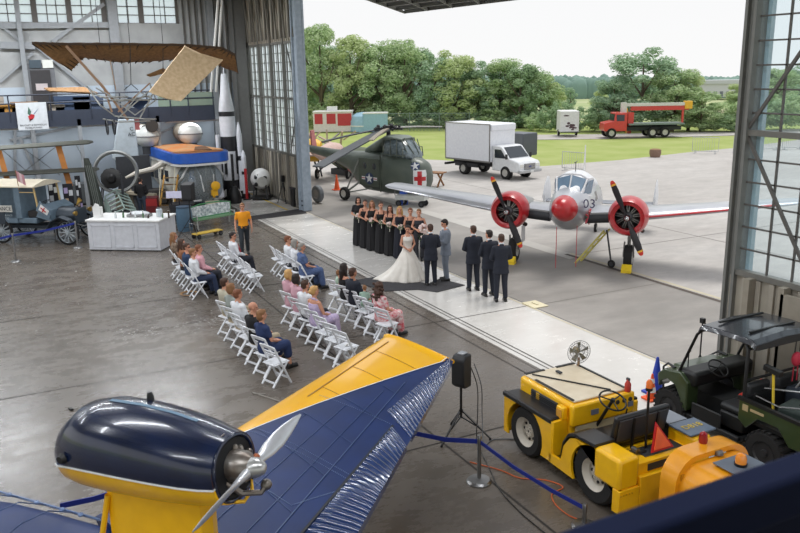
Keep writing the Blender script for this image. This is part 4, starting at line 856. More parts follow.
p = g(316,203); t = thing('spare_wheel', 'large grey tyre leaning just outside the door column', 'wheel', (p.x,p.y+.1,0), .2); wheel('tyre', t, (0,0,.42), .4, .22, STEEL, rub=mat('old_tyre',(112,116,120),.7))
# ---------------------------------------------------------------- twin-engined aeroplane outside
def ring(x, zc, ry, rz, n=28, e=2.0, yc=0):
    out = []
    for k in range(n):
        a = 2*PI*k/n; c, s = cos(a), sin(a); out.append((x, yc+ry*copysign(abs(c)**(2/e), c), zc+rz*copysign(abs(s)**(2/e), s)))
    return out
def foil(y, x0, ch, z, th, n=9):           # airfoil ring, leading edge at x0
    up_, lo = [], []
    for i in range(n+1):
        t = i/n; t = t*t; h = th*5*(.2969*sqrt(t)-.126*t-.3516*t*t+.2843*t**3-.1036*t**4); up_.append((x0-t*ch, y, z+h*1.15*ch)); lo.append((x0-t*ch, y, z-h*.75*ch))
    return up_+lo[-2:0:-1]
SILV = mat('aircraft_silver', (196,198,202), .28, .55, col2=(182,184,190), ns=1.5); BOOT = mat('deice_boot', (34,36,42), .45)
B = thing('twin_engine_aeroplane', 'silver twin-engined aeroplane with red nose and red engine cowls outside the door', 'aeroplane', (-19.0,15.43,0), -.852, sc=.894)
st = [(1.3,2.2,.43,.43),(1.0,2.12,.55,.58),(.6,2.06,.64,.7),(.1,2.1,.68,.76),(-.6,2.12,.7,.8),(-1.8,2.08,.7,.8),(-3.2,1.88,.6,.7),(-4.6,1.6,.42,.5),(-6.2,1.28,.22,.3),(-7.4,1.15,.05,.08)]
MB().loft([ring(*q, e=2.15) for q in st]).build('fuselage', SILV, B)
MB().loft([ring(*q) for q in [(2.02,2.28,.04,.04),(1.98,2.28,.16,.16),(1.86,2.27,.27,.27),(1.62,2.24,.37,.37),(1.28,2.2,.44,.44)]]).build('nose_cone', RED, B)
MB().loft([ring(*q) for q in [(.75,2.45,.3,.1),(.4,2.62,.48,.22),(-.05,2.75,.58,.38),(-.9,2.78,.6,.42),(-2.2,2.5,.55,.4),(-3.4,2.15,.3,.3)]]).build('cabin_roof', mat('roof_white', (226,228,232), .4), B)
b = MB()
ws = [(.62,.12,2.6),(.62,.12,2.6)]
for s in (-1,1):
    b.prism([(.58,s*.03,2.56),(.55,s*.36,2.52),(.05,s*.47,2.98),(.09,s*.03,3.1)],(.06,0,.05)); b.prism([(.50,s*.42,2.5),(.02,s*.53,2.93),(-.45,s*.62,2.92),(-.1,s*.6,2.5)],(.02,s*.04,.03))
b.build('windshield', mat('windshield_glass', (112,136,158), .06, spec=.9), B)
b = MB()
for s in (-1,1):
    for k in range(4): x = -.8-k*.55; y_ = .69-.03*k; b.prism([(x,s*y_,2.16-.04*k),(x-.36,s*y_,2.16-.04*k),(x-.36,s*(y_-.07),2.46-.04*k),(x,s*(y_-.07),2.46-.04*k)],(0,s*.03,0))
b.build('cabin_window', DGLS, B)
b = MB()
for s in (-1,1):
    b.tube([(.66,0,2.56),(.63,s*.2,2.55),(.57,s*.42,2.5),(.0,s*.64,2.45)], .03, 6); b.tube([(.1,0,3.18),(.07,s*.3,3.15),(.02,s*.5,3.02),(-.5,s*.62,2.98)], .035, 6); b.tube([(.58,s*.4,2.54),(.06,s*.51,3.02)], .03, 6)
b.tube([(.66,0,2.58),(.12,0,3.16)], .025, 6); b.build('windshield_frame', mat('frame_white', (232,232,234), .4), B)
text('nose_number', '103', .42, mat('number_purple', (52,44,84), .5), B, (.85,.62,2.3), (radians(80), 0, radians(102)))
b = MB(); b.prism([(.2,.69,1.95),(.75,.62,1.9),(.5,.64,1.6),(.1,.66,1.7)],(0,.02,0)); b.build('nose_art_green', mat('art_green', (110,150,130), .5), B); b = MB()
for a, c in (((.3,.70,2.05),(.8,.63,1.65)),((.8,.64,1.95),(.15,.69,1.6)),((.5,.69,2.0),(.4,.67,1.55))): b.bar(a, c, .05)
b.build('nose_art_red', mat('art_red', (190,70,80), .5), B)
for s in (-1,1):
    b = MB(); b.loft([foil(s*y, x0, ch, z, th) for y, x0, ch, z, th in ((.4,.55,3.0,1.72,.16),(1.9,.5,2.8,1.78,.15))]); b.build('centre_wing', mat('wing_polish', (176,178,184), .3, .5), B)
    b = MB(); b.loft([foil(s*y, x0+.04, .6, z, .62) for y, x0, ch, z, th in ((.62,.55,3.0,1.72,.17),(1.45,.5,2.8,1.78,.16))]); b.build('black_boot', BOOT, B)
    b = MB(); b.loft([foil(s*y, x0, ch, z, th) for y, x0, ch, z, th in ((1.9,.5,2.8,1.78,.15),(4.5,.15,2.1,2.1,.13),(6.9,-.25,1.4,2.4,.11),(7.1,-.45,1.0,2.43,.06))]); b.build('outer_wing', SILV, B)
    if s > 0: b = MB(); b.loft([foil(s*y, x0+.01, .25, z+.02, .3) for y, x0, z in ((2.6,.42,1.87),(4.5,.16,2.1),(6.4,-.16,2.34))]); b.build('wing_stripe', mat('stripe_red', (196,50,60), .4), B)
    y = s*1.97
    MB().loft([ring(x, z, r_, r2, yc=y) for x, z, r_, r2 in ((.35,1.95,.5,.52),(-.4,1.9,.46,.5),(-1.4,1.8,.36,.36),(-2.6,1.78,.1,.12))]).build('nacelle', mat('nacelle_silver', (180,182,186), .35, .5), B)
    MB().lathe([(.40,-.02),(.47,.0),(.54,.06),(.61,-.1),(.65,-.35),(.63,-.65),(.55,-.72),(.43,-.6),(.40,-.2)],(1.05,y,1.95),(1,0,0),n=32,cap=False).build('cowl_ring', RED, B)
    e = MB(); e.cyl((.6,y,1.95),(.45,y,1.95),.45,n=24); e.build('firewall', mat('engine_black', (26,26,28), .6), B)
    e = MB()
    for k in range(9): a = 2*PI*k/9+.2; c, q = cos(a), sin(a); e.cyl((.72,y+c*.16,1.95+q*.16),(.72,y+c*.4,1.95+q*.4),.075,n=10)
    for k in range(9):
        a = 2*PI*k/9+.2
        for f in (.2,.25,.3,.35,.39): e.cyl((.72,y+cos(a)*f,1.95+sin(a)*f),(.72,y+cos(a)*(f+.015),1.95+sin(a)*(f+.015)),.095,n=10)
    e.build('engine_cylinders', mat('engine_metal', (96,94,92), .45, .6), B)
    e = MB()
    for k in range(9):
        for dd in (-.12,.12): a = 2*PI*k/9+.2+dd; e.cyl((.85,y+cos(a)*.14,1.95+sin(a)*.14),(.8,y+cos(a)*.4,1.95+sin(a)*.4),.013,n=5)
    e.build('pushrods', mat('pushrod_bright', (190,188,184), .3, .6), B)
    MB().lathe([(.17,0),(.15,.15),(.08,.22)],(.78,y,1.95),(1,0,0)).build('crankcase', mat('crankcase_grey', (110,112,116), .4, .5), B)
    MB().lathe([(.1,-.1),(.1,.06),(.06,.13),(.02,.15)],(1.13,y,1.95),(1,0,0)).build('prop_hub', CHROME, B)
    ang = radians(24)
    for q in (1,-1):
        dv = Vector((0,-sin(ang)*q,cos(ang)*q)); sv = Vector((0,cos(ang),sin(ang))); h0 = Vector((1.15,y,1.95)); rg = []
        prof = [(.1,.05,.045,1.2),(.3,.08,.03,.9),(.6,.115,.02,.5),(.95,.11,.014,.3),(1.18,.085,.01,.2)]
        for r_, w_, t_, tw in prof:
            cv = sv*cos(tw)*q+Vector((1,0,0))*sin(tw); nv = dv.cross(cv); rg.append([h0+dv*r_+cv*(w_*cos(2*PI*k/10))+nv*(t_*sin(2*PI*k/10)) for k in range(10)])
        bl = MB().loft(rg).build('propeller_blade', mat('blade_black', (38,36,40), .4), B)
        r2 = []
        for r_, w_, t_, tw in [(1.18,.086,.011,.2),(1.25,.07,.01,.2),(1.3,.035,.008,.2)]:
            cv = sv*cos(tw)*q+Vector((1,0,0))*sin(tw); nv = dv.cross(cv); r2.append([h0+dv*r_+cv*(w_*cos(2*PI*k/10))+nv*(t_*sin(2*PI*k/10)) for k in range(10)])
        MB().loft(r2).build('blade_tip', mat('tip_red', (215,60,50), .4), bl); r3 = []
        for r_ in (1.12,1.18):
            cv = sv*cos(.25)*q+Vector((1,0,0))*sin(.25); nv = dv.cross(cv); r3.append([h0+dv*r_+cv*(.094*cos(2*PI*k/10))+nv*(.013*sin(2*PI*k/10)) for k in range(10)])
        MB().loft(r3).build('tip_band', mat('band_yellow', (240,180,60), .4), bl)
    MB().cyl((.05,y,1.6),(0,y+s*.0,.45),.06,n=8).cyl((.25,y,1.5),(.02,y,.5),.03,n=6).build('gear_strut', STEEL, B)
    for d in (-1,1): MB().bar((0,y+d*.17,.42),(.05,y+d*.14,.95),.05,.08).build('gear_fork', STEEL, B)
    MB().bx((-.1,y+.3,1.0),(.5,.02,.6)).build('gear_door', SILV, B)
    wheel('main_wheel', B, (0,y,.42), .42, .26, RIM)
    MB().cyl((.3,y+.3,1.5),(.05,y+.42,1.35),.07,n=10).build('exhaust', mat('exhaust_dark', (70,64,60), .5, .5), B)
    ch = MB().prism([(.3,y-.16,0),(.62,y-.16,0),(.62,y-.16,.1),(.42,y-.16,.26),(.36,y-.16,.24)],(0,.32,0)).build('wheel_chock', mat('chock_yellow', (240,205,40), .5)); ch.matrix_world = Matrix.Translation((-19.0,15.43,0)) @ Matrix.Rotation(-.852,4,'Z') @ Matrix.Scale(.894,4)
    tag(ch, 'yellow chock in front of the %s main wheel of the silver aeroplane' % ('right-hand' if s > 0 else 'left-hand'), 'chock')
    MB().loft([ring(x, 2.75, .05, rz, n=16) and [(x, s*2.25+.05*cos(2*PI*k/16), 1.35+rz*sin(2*PI*k/16)) for k in range(16)] for x, rz in ((-6.2,.1),(-6.4,.5),(-6.9,.8),(-7.3,.75),(-7.6,.3))]).build('tail_fin', mat('fin_white', (222,224,228), .4), B)
b = MB(); b.loft([foil(y, -6.5, .95, 1.12, .1) for y in (-2.25,2.25)]); b.build('tailplane', mat('tailplane_grey', (128,132,140), .4, .4), B)
wheel('tail_wheel', B, (-6.0,0,.18), .18, .1, RIM); MB().cyl((-6.0,0,.2),(-6.0,0,1.2),.04,n=6).build('tail_strut', STEEL, B)
b = MB(); b.cyl((-.6,0,3.18),(-.6,0,3.5),.015,n=5); b.cyl((-.35,0,3.5),(-.85,0,3.5),.015,n=5); b.build('antenna', DSTEEL, B); MB().prism([(-2.3,-.01,3.0),(-2.5,-.01,3.9),(-2.62,-.01,3.9),(-2.6,-.01,3.0)],(0,.02,0)).build('blade_antenna', WHITE, B)
for x, y in ((1.2,-.25),(.8,.35)):
    MB().cyl((x,y,1.55),(x,y,.15),.012,n=5).build('locking_pin', mat('pin_red', (190,60,70), .5), B)
# yellow tow ladder under the wing
p = g(578,262); t = thing('boarding_ladder', 'pale yellow metal steps leaning under the silver aeroplane', 'ladder', (p.x,p.y,0), .35)
for s in (-.17,.17): MB().bar((-.0,s,0),(.95,s,1.15),.05).build('side_rail', mat('ladder_yellow', (226,214,120), .5), t)
for k in range(1,6): MB().bar((.19*k-.08,-.17,.23*k-.1),(.19*k-.08,.17,.23*k-.1),.035).build('rung', mat('ladder_yellow', (226,214,120), .5), t)
MB().bar((.95,0,1.15),(1.15,0,.1),.04).build('prop_leg', DSTEEL, t); wheel('caster', t, (1.15,0,.12), .12, .06, DSTEEL)
p = g(563,163); 
# ---------------------------------------------------------------- military helicopter
OLIV = mat('olive_drab', (86,94,84), .45, col2=(74,84,76), ns=1.5, coat=.2)
HL = thing('military_helicopter', 'dark olive military helicopter with red cross on its nose and drooping rotor blades', 'helicopter', (-32.45,16.65,0), .30, sc=.83)
R_ = lambda x, zb, zt, hw, e=2.6: ring(x, (zb+zt)/2, hw, (zt-zb)/2, 32, e)
MB().loft([R_(1.78,1.3,1.9,.2,2), R_(1.7,1.0,2.25,.46,2.1), R_(1.45,.72,2.55,.66), R_(1.0,.55,2.75,.78), R_(.3,.48,2.9,.85), R_(-.8,.45,2.95,.88), R_(-2.8,.48,2.9,.86), R_(-3.5,.8,2.85,.74), R_(-4.4,1.5,2.8,.5,2.2), R_(-6.2,2.1,2.8,.3,2), R_(-9,2.5,2.95,.14,2)]).build('fuselage', OLIV, HL)
MB().loft([R_(.95,2.6,2.85,.4,2), R_(.75,2.6,3.15,.62,2.2), R_(.3,2.6,3.7,.72,2.6), R_(-.3,2.6,3.9,.74,2.6), R_(-.9,2.6,3.85,.72,2.6), R_(-1.15,2.6,3.6,.6,2.4)]).build('cockpit_glazing', mat('cockpit_glass', (112,126,132), .08, spec=.9, col2=(84,94,98)), HL)
MB().loft([R_(.25,3.66,3.85,.5), R_(-.3,3.74,3.98,.72), R_(-1.0,3.6,3.98,.7), R_(-2.0,2.9,3.6,.5), R_(-3.0,2.7,3.1,.3)]).build('cockpit_roof', mat('olive_light', (110,120,112), .5), HL)
b = MB()
for s in (-1,1):
    for x in (.62,.15,-.35,-.95): b.tube([(x,s*.78,2.75),(x-.04,s*.75,3.3),(x-.1,s*.66,3.82 if x < .5 else 3.3)], .03, 6)
    b.tube([(.9,s*.2,2.95),(.25,s*.3,3.85)], .03, 6); b.tube([(.8,s*.5,2.85),(.35,s*.6,3.75)], .03, 6); b.tube([(.9,s*.1,2.9),(.6,s*.76,2.86),(-1.1,s*.8,2.9)], .035, 6)
b.build('window_frame', OLIV, HL)
b = MB(); b.box(-2.9,-1.2,-.885,-.87,.9,2.55); b.box(-1.12,-1.06,-.9,-.86,.6,2.8); b.build('cabin_door', mat('olive_door', (80,88,78), .45), HL); b = MB(); [b.ell((x,-.885,2.1),(.16,.02,.2)) for x in (-1.6,-2.4)]; b.build('door_window', DGLS, HL)
def star(par, c, u, v, n, r, bars=True, nm='star'):
    c = Vector(c); u = Vector(u).normalized(); v = Vector(v).normalized(); n = Vector(n).normalized(); m = MB()
    m.prism([c+u*r*1.12*cos(2*PI*k/24)+v*r*1.12*sin(2*PI*k/24) for k in range(24)], n*.012); m.build('roundel', mat('insignia_blue', (44,60,96), .5), par)
    m = MB(); pts = [c+n*.012+(u*sin(k*PI/5)+v*cos(k*PI/5))*(r if k % 2 == 0 else r*.4) for k in range(10)]
    for k in range(10): m.prism([c+n*.012, pts[k], pts[(k+1) % 10]], n*.006)
    if bars:
        for s in (-1,1): m.prism([c+u*s*r*1.1+v*r*.3, c+u*s*r*2+v*r*.3, c+u*s*r*2-v*r*.3, c+u*s*r*1.1-v*r*.3], n*.012)
    m.build(nm, mat('insignia_white', (228,228,228), .5), par)
    if bars:
        m = MB(); [m.prism([c+u*s*r*1.15+v*r*.08+n*.012, c+u*s*r*1.95+v*r*.08+n*.012, c+u*s*r*1.95-v*r*.08+n*.012, c+u*s*r*1.15-v*r*.08+n*.012], n*.006) for s in (-1,1)]; m.build('red_bar', mat('insignia_red', (180,40,50), .5), par)
star(HL, (-2.0,-.9,1.35), (1,0,0), (0,0,1), (0,-1,0), .32)
star(HL, (1.05,-.5,2.55), (.75,-.6,-.25), (-.55,.1,.8), (.62,-.42,.72), .27, False)
b = MB(); n_ = Vector((.85,-.55,0)).normalized(); u_ = Vector((.55,.85,0)); c_ = Vector((1.5,-.56,1.55)); 
def sq(m, c, u, v, n, a, b_, k, mat_, nm): MB().prism([c+u*a+v*b_, c-u*a+v*b_, c-u*a-v*b_, c+u*a-v*b_], n*k).build(nm, mat_, m)

FUS = [o for o in HL.children if o.name.startswith('fuselage')][0]
def decal(name, c, u, v, a, b_, m, off, par=HL):
    vs = [c+u*(a*(i/8-1)*1.0)+v*(b_*(j/8-1)) for i in range(0,17) for j in range(0,17)]; o = MB().add(vs, [(i*17+j,i*17+j+1,(i+1)*17+j+1,(i+1)*17+j) for i in range(16) for j in range(16)]).build(name, m, par, fix=False)
    md = o.modifiers.new('wrap', 'SHRINKWRAP'); md.target = FUS; md.wrap_method = 'NEAREST_SURFACEPOINT'; md.wrap_mode = 'ABOVE_SURFACE'; md.offset = off
    return o
c_ = Vector((1.62,-.52,1.6)); n_ = Vector((.8,-.6,0)).normalized(); u_ = Vector((.6,.8,0)); v_ = Vector((0,0,1))
decal('cross_panel', c_, u_, v_, .44, .52, mat('insignia_white', (228,228,228)), .012); decal('cross_arm', c_, u_, v_, .36, .12, RED, .02); decal('cross_arm', c_, u_, v_, .12, .44, RED, .02)
MB().cyl((-1.3,0,3.9),(-1.3,0,4.35),.12,n=10).build('mast', mat('rotor_black', (44,44,46), .5), HL)
b = MB(); rr = random.Random(6); b.cyl((-1.3,0,4.25),(-1.3,0,4.5),.3,n=12)
for k in range(22): a = rr.uniform(0,6.3); r_ = rr.uniform(.15,.75); b.ell((-1.3+cos(a)*r_,sin(a)*r_,4.35+rr.uniform(-.12,.16)),(rr.uniform(.05,.12),)*3,6,4)
for k in range(3): a = 2*PI*k/3+.3; b.bar((-1.3,0,4.35),(-1.3+cos(a)*.9,sin(a)*.9,4.32),.14)
b.build('rotor_head', MC['rotor_black'], HL)
MWI = (Matrix.Translation((-32.45,16.65,0)) @ Matrix.Rotation(.30,4,'Z') @ Matrix.Scale(.83,4)).inverted()
hub = Vector((-1.3,0,4.36))
for nm, end, w_, mm in (('rotor_blade', oD(318,163,33.2), .74, mat('blade_grey', (74,78,82), .5)), ('rotor_blade', oD(322,137,36), .3, mat('blade_grey', (74,78,82), .5)), ('rotor_blade', oD(440,122,41), .3, mat('blade_sunlit_tone', (190,188,182), .5)), ('rotor_blade', oD(372,172,34.5)+Vector((0,0,1.6)), .26, mat('blade_tan', (150,140,124), .5))):  # the pale blade has its sunlight put into the colour
    e_ = MWI @ end; pts = [hub.lerp(e_, t)+Vector((0,0,.05*sin(PI*t))) for t in (.06,.3,.6,.85,1)]; m = MB()
    for a, c in zip(pts, pts[1:]): m.bar(a, c, w_, .07, upv=(0,0,1))
    m.build(nm, mm, HL)
for s in (-1,1):
    b = MB(); b.cyl((-2.9,s*.8,1.0),(-3.2,s*1.7,.42),.06,n=8); b.cyl((-3.0,s*.8,2.2),(-3.2,s*1.65,.5),.045,n=6); b.cyl((-1.9,s*.8,.7),(-3.2,s*1.65,.42),.04,n=6); b.build('main_leg', mat('leg_grey', (120,122,116), .5), HL)
    wheel('main_wheel', HL, (-3.2,s*1.75,.38), .38, .22, RIM)
    MB().cyl((.55,s*.7,.9),(.6,s*.75,.28),.05,n=8).build('nose_leg', mat('leg_grey', (120,122,116), .5), HL); wheel('nose_wheel', HL, (.6,s*.75,.24), .24, .14, RIM)
MB().prism([(-8.6,-.06,2.5),(-9.3,-.06,2.6),(-9.9,-.06,4.2),(-9.3,-.06,4.2)],(0,.12,0)).build('tail_fin', OLIV, HL)
MB().prism([(-3.9,-.3,1.2),(-4.6,-.3,1.6),(-4.4,-.3,2.6),(-3.9,-.32,2.4)],(0,.02,0)).build('serial_panel', mat('panel_rose', (190,120,116), .5), HL)
for nm_, r0, r1, m_, of in (('nose_roundel',.3,.3,mat('insignia_blue',(44,60,96)),.012),('nose_star',.3,.12,mat('insignia_white',(228,228,228)),.02)):
    c_ = Vector((1.35,-.62,2.35)); u_ = Vector((.6,.8,0)); v_ = Vector((-.3,.2,.93)).normalized(); pts = [c_+u_*sin(k*PI/20)*(r0 if nm_ == 'nose_roundel' else (r0*(1-abs((k%8)-0)/8*1.0) if 0 else 1))+v_*cos(k*PI/20)*r0 for k in range(40)]
    if nm_ == 'nose_star':
        kp = [(.3 if k % 2 == 0 else .12) for k in range(11)]; pts = []
        for k in range(10):
            a0, a1 = k*PI/5, (k+1)*PI/5; p0, p1 = c_+(u_*sin(a0)+v_*cos(a0))*kp[k], c_+(u_*sin(a1)+v_*cos(a1))*kp[k+1]; pts += [p0.lerp(p1, j/4) for j in range(4)]
    q = MB(); q.add([c_]+[c_.lerp(p, .5) for p in pts]+pts, [(0,1+i,1+(i+1)%40) for i in range(40)]+[(1+i,41+i,41+(i+1)%40,1+(i+1)%40) for i in range(40)]); o = q.build(nm_, m_, HL, fix=False)
    md = o.modifiers.new('wrap', 'SHRINKWRAP'); md.target = FUS; md.wrap_method = 'NEAREST_SURFACEPOINT'; md.wrap_mode = 'ABOVE_SURFACE'; md.offset = of
for ch_ in HL.children:
    if not ch_.name.startswith(('main_','nose_wheel','nose_leg')): ch_.scale.z = .93
p = g(403,204); t = thing('oil_drum', 'small blue and white drum standing under the silver wing tip', 'drum', (p.x,p.y,0)); MB().cyl((0,0,0),(0,0,.62),.2,n=16).build('body', mat('drum_blue', (50,90,190), .4), t); MB().cyl((0,0,.63),(0,0,.68),.16,n=16).build('lid', WHITE, t); t.location.x += .1
p = g(412,206); t = thing('equipment_cart', 'pale metal cart with rails under the helicopter nose', 'cart', (p.x,p.y,0), .7); MB().box(-.7,.7,-.3,.3,.3,.5).build('tray', mat('tray_grey', (186,188,184), .4), t)
b = MB(); b.tube([(-.7,-.3,.5),(-.7,-.3,.75),(.7,-.3,.75),(.7,-.3,.5)], .025, 6); b.tube([(-.7,.3,.5),(-.7,.3,.75),(.7,.3,.75),(.7,.3,.5)], .025, 6); b.build('rail', STEEL, t)
for a in (-.55,.55):
    for c in (-.25,.25): wheel('caster', t, (a,c,.14), .14, .07, DSTEEL)
# ---------------------------------------------------------------- display at the far end of the hangar
def part(b, n, m, t, **k): return b.build(n, m, t, **k)
def xyz(px, py, X): return oX(px, py, X)
# helicopter-like cabin with blue roof band
q = g(200,204)
Bx, By = -36.3, 8.0
t = thing('amphibian_cabin', 'white bubble-nosed aircraft cabin with blue-edged wooden roof and two round domes', 'aircraft', (Bx,By,0), .12)
# local x forward (towards the camera), y left (image right)
CRM = mat('cabin_cream', (214,212,202), .5, col2=(196,192,180), ns=3)
zt = 2.55
def rr_poly(x0, x1, hw, r, n=6):
    P = [(x0,-hw*.8),(x1-r*1.3,-hw)]
    P += [(x1-r+r*sin(a), -hw+r-r*cos(a)) for a in [PI/2*k/n for k in range(n+1)]]
    P += [(x1-r+r*cos(a), hw-r+r*sin(a)) for a in [PI/2*k/n for k in range(n+1)]]
    return P+[(x1-r*1.3,hw),(x0,hw*.8)]
po = rr_poly(-3.9,1.25,1.28,.75); part(MB().prism([(x,y,zt-.42) for x, y in po],(0,0,.46)),'roof_band',mat('roof_blue',(36,96,196),.35,coat=.4),t,bev=.04)
pw = rr_poly(-3.7,1.1,1.1,.7); part(MB().prism([(x,y,zt+.02) for x, y in pw],(0,0,.06)),'roof_deck',mat('plywood_deck',(190,152,112),.7,col2=(206,124,60),ns=1.6),t)
part(MB().prism([(.1,-.1,zt+.08),(.7,.5,zt+.08),(-1.4,.95,zt+.08),(-1.2,.4,zt+.08)],(0,0,.03)),'roof_hatch',mat('hatch_brown',(110,80,58),.8),t)
part(MB().prism([(x*.97,y*.97,zt-.52) for x, y in po],(0,0,.1)),'band_lip',WHITE,t)
part(MB().loft([ring(x, zc, ry, rz, 28, 2.4) for x, zc, ry, rz in [(.15,1.2,1.05,1.0),(-.8,1.22,1.1,1.0),(-2.4,1.3,1.1,.95),(-4.0,1.45,.9,.8),(-5.0,1.55,.6,.55)]]),'hull',CRM,t)
part(MB().loft([ring(x, zc, ry, rz, 28, 2.2) for x, zc, ry, rz in [(1.28,1.15,.25,.3),(1.2,1.15,.55,.6),(1.0,1.15,.8,.8),(.6,1.17,.98,.93),(.15,1.2,1.05,1.0)]]),'nose_glazing',glass('nose_glass',(196,204,208),.25),t)
b = MB()
for s in (-1,1):
    b.tube([(.15,s*1.07,1.15),(.65,s*.96,1.5),(.6,s*.6,2.0),(.15,s*.4,2.1)],.05,6); b.tube([(.16,s*1.0,.6),(.8,s*.75,.45),(1.12,s*.3,.5)],.05,6); b.tube([(.62,s*.35,2.0),(1.2,s*.3,1.6),(1.3,s*.22,.9)],.035,6)
part(b,'glazing_frame',mat('frame_pale',(206,206,204),.4),t); part(MB().bar((.5,.75,2.05),(.95,.7,.5),.24,.06),'windshield_post',mat('post_pale',(216,216,224),.4),t)
b = MB(); b.ell((.5,-.45,1.3),(.2,.16,.3)); b.ell((.5,-.45,1.7),(.13,.12,.14)); part(b,'seat_cover',mat('cover_blue_white',(110,136,176),.7,col2=(220,220,220),ns=5),t)
b = MB(); b.lathe([(.08,0),(.12,.06),(.2,.12),(.2,.2),(.12,.24)],(1.42,.22,1.15),(1,0,0)); b.box(1.25,1.5,.1,.34,.7,.95); b.cyl((1.3,.22,.6),(1.4,.22,1.15),.06,n=8); part(b,'searchlight',mat('light_yellow',(240,180,30),.4),t)
for s in (-1,1):
    c = (-3.6,s*1.05,zt+.55); part(MB().ell(c,(.6,.6,.55),18,12),'dome',mat('dome_white',(206,208,204),.35),t)
    part(MB().lathe([(.61,-.03),(.62,0),(.61,.03)],c,(0,0,1),24,cap=False),'dome_seam',mat('seam_grey',(120,120,122),.5),t)
    part(MB().ell((-4.05,s*1.05-.15,zt+.62),(.55,.55,.55),14,8),'dome_cover',mat('cover_tan',(150,144,132),.7),t); part(MB().cyl((-3.6,s*1.05,zt-.3),(-3.6,s*1.05,zt+.2),.3,n=14),'dome_base',DSTEEL,t)
b = MB(); [b.bx((-1.0-k*.75,-1.11,1.45),(.42,.04,.5)) for k in range(4)]; part(b,'side_window',DGLS,t)
b = MB(); b.tube([(-1.6,-1.0,2.0),(-1.5,-1.6,1.75),(-1.5,-2.3,1.65),(-1.6,-2.8,1.45)],[.14,.12,.1,.05],8); part(b,'strut_arm',mat('arm_cream',(196,190,178),.5),t)
b = MB(); b.box(-3.6,-.2,-.6,.6,.0,.4); b.box(-.2,.9,-.6,.6,.0,.22); part(b,'cradle',mat('cradle_brown',(112,92,70),.8),t); part(MB().box(1.1,1.3,-.15,.45,.12,.44),'info_plate',mat('plate_cream',(226,214,190),.6),t); part(MB().box(.3,1.25,-.75,.75,.08,.22),'bumper_blue',mat('bumper_navy',(34,58,120),.5),t)
# stairs, cart, red box beside the cabin
p = g(170,214); t = thing('step_stand', 'yellow-brown wooden maintenance steps beside the cabin hull', 'steps', (p.x,p.y,0), -.4)
for s in (-.3,.3): part(MB().bar((.9,s,0),(-.9,s,1.6),.07,.05),'stringer',mat('steps_ochre',(186,140,60),.6),t)
for k in range(6): part(MB().box(.7-k*.3-.1,.7-k*.3+.1,-.3,.3,.18+k*.26,.21+k*.26),'tread',mat('tread_brown',(120,96,60),.7),t)
part(MB().cyl((.9,-.3,.1),(-.4,-.3,2.0),.02,n=6).cyl((.9,.3,.1),(-.4,.3,2.0),.02,n=6),'handrail',mat('rail_cream',(220,214,190),.5),t)
p = g(152,216); p = oX(152,198,-34.4); t = thing('red_cabinet', 'small dark red metal cabinet right of the person in black', 'cabinet', (p.x,p.y,0), -.3); part(MB().box(-.3,.3,-.25,.25,.12,.95),'body',mat('cabinet_red',(110,24,28),.5),t,bev=.02); part(MB().box(.3,.32,-.22,.22,.6,.9),'drawer',mat('drawer_red',(166,38,40),.5),t); part(MB().box(-.3,.3,-.25,.25,0,.12),'plinth',BLACK,t)
# rockets
def rocket(name, label, px, base_y, X, Y, H_, r, parts):
    t = thing(name, label, 'rocket', (X,Y,0))
    for nm, z0, z1, r0, r1, m in parts: part(MB().cyl((0,0,z0*H_),(0,0,z1*H_),r0*r,r1*r,n=24),nm,m,t)
    for k in range(4): a = PI/2*k+.6; part(MB().prism([(0,-.02,0),(r*1.75,-.02,0),(r*1.4,-.02,H_*.06),(0,-.02,H_*.12)],(0,.04,0)),'fin',WHITE,t).rotation_euler = (0,0,a)
    return t
RW_ = mat('rocket_white', (214,216,222), .4); RB = mat('rocket_black', (30,30,34), .45)
pr2 = oX(228,200,-38.3)
rk = rocket('model_rocket', 'tall white and black model rocket standing by the corner column', 228, 200, -38.3, oX(227,120,-38.3).y, oX(224,64,-38.3).z, .38, [('booster',.12,.36,1,1,RW_),('lower_band',.36,.47,1,1,RB),('stage',.47,.62,.98,.98,RW_),('band',.62,.655,1,1,RB),('upper_stage',.655,.70,.98,.9,RW_),('shoulder',.70,.80,.9,.62,RW_),('module',.80,.93,.62,.36,RW_),('escape_tower',.93,1.0,.09,.05,RW_)])
b = MB(); Hr = oX(224,64,-38.3).z
for k in range(8): a = 2*PI*k/8; b.bx((cos(a)*.37,sin(a)*.37,Hr*.24+(k%2)*.3),(.12,.12,Hr*.2),rz=a)
part(b,'roll_pattern',RB,rk); part(MB().lathe([(.65,0),(.65,.1),(.42,.14),(.40,.9)],(0,0,0)),'pedestal',BLACK,rk)
b = MB()
for s in (-.55,.55): b.cyl((.1,s,.6),(.1,s,3.1),.1,n=10)
part(b,'side_tube',RW_,rk)
for i, (px, ty, X, nm) in enumerate([(238,122,-38.0,'thin white and black model rocket right of the tall rocket'),(243,150,-37.8,'shortest of the slim model rockets beside the corner column')]):
    q = oX(px,ty,X); t = thing('model_rocket', nm, 'rocket', (X,q.y,0)); h = q.z
    for nm2, a, c, r, m in (('booster',.1,.5,.13,RW_),('band',.5,.56,.135,RB),('stage',.56,.85,.12,RW_)): part(MB().cyl((0,0,a*h),(0,0,c*h),r,n=14),nm2,m,t)
    part(MB().lathe([(.12,.85*h),(.07,.95*h),(.01,h)],(0,0,0)),'nose_cone',RW_,t); part(MB().cyl((0,0,0),(0,0,.1*h),.22,n=14),'pedestal',BLACK,t)
q = oX(240,170,-37.5); t = thing('red_post', 'thin red post standing beside the slim model rockets', 'post', (-37.3,oX(246,180,-37.3).y,0)); part(MB().cyl((0,0,0),(0,0,1.5),.07,n=8),'post',RED,t); part(MB().cyl((0,0,0),(0,0,.05),.2,n=12),'base',BLACK,t)
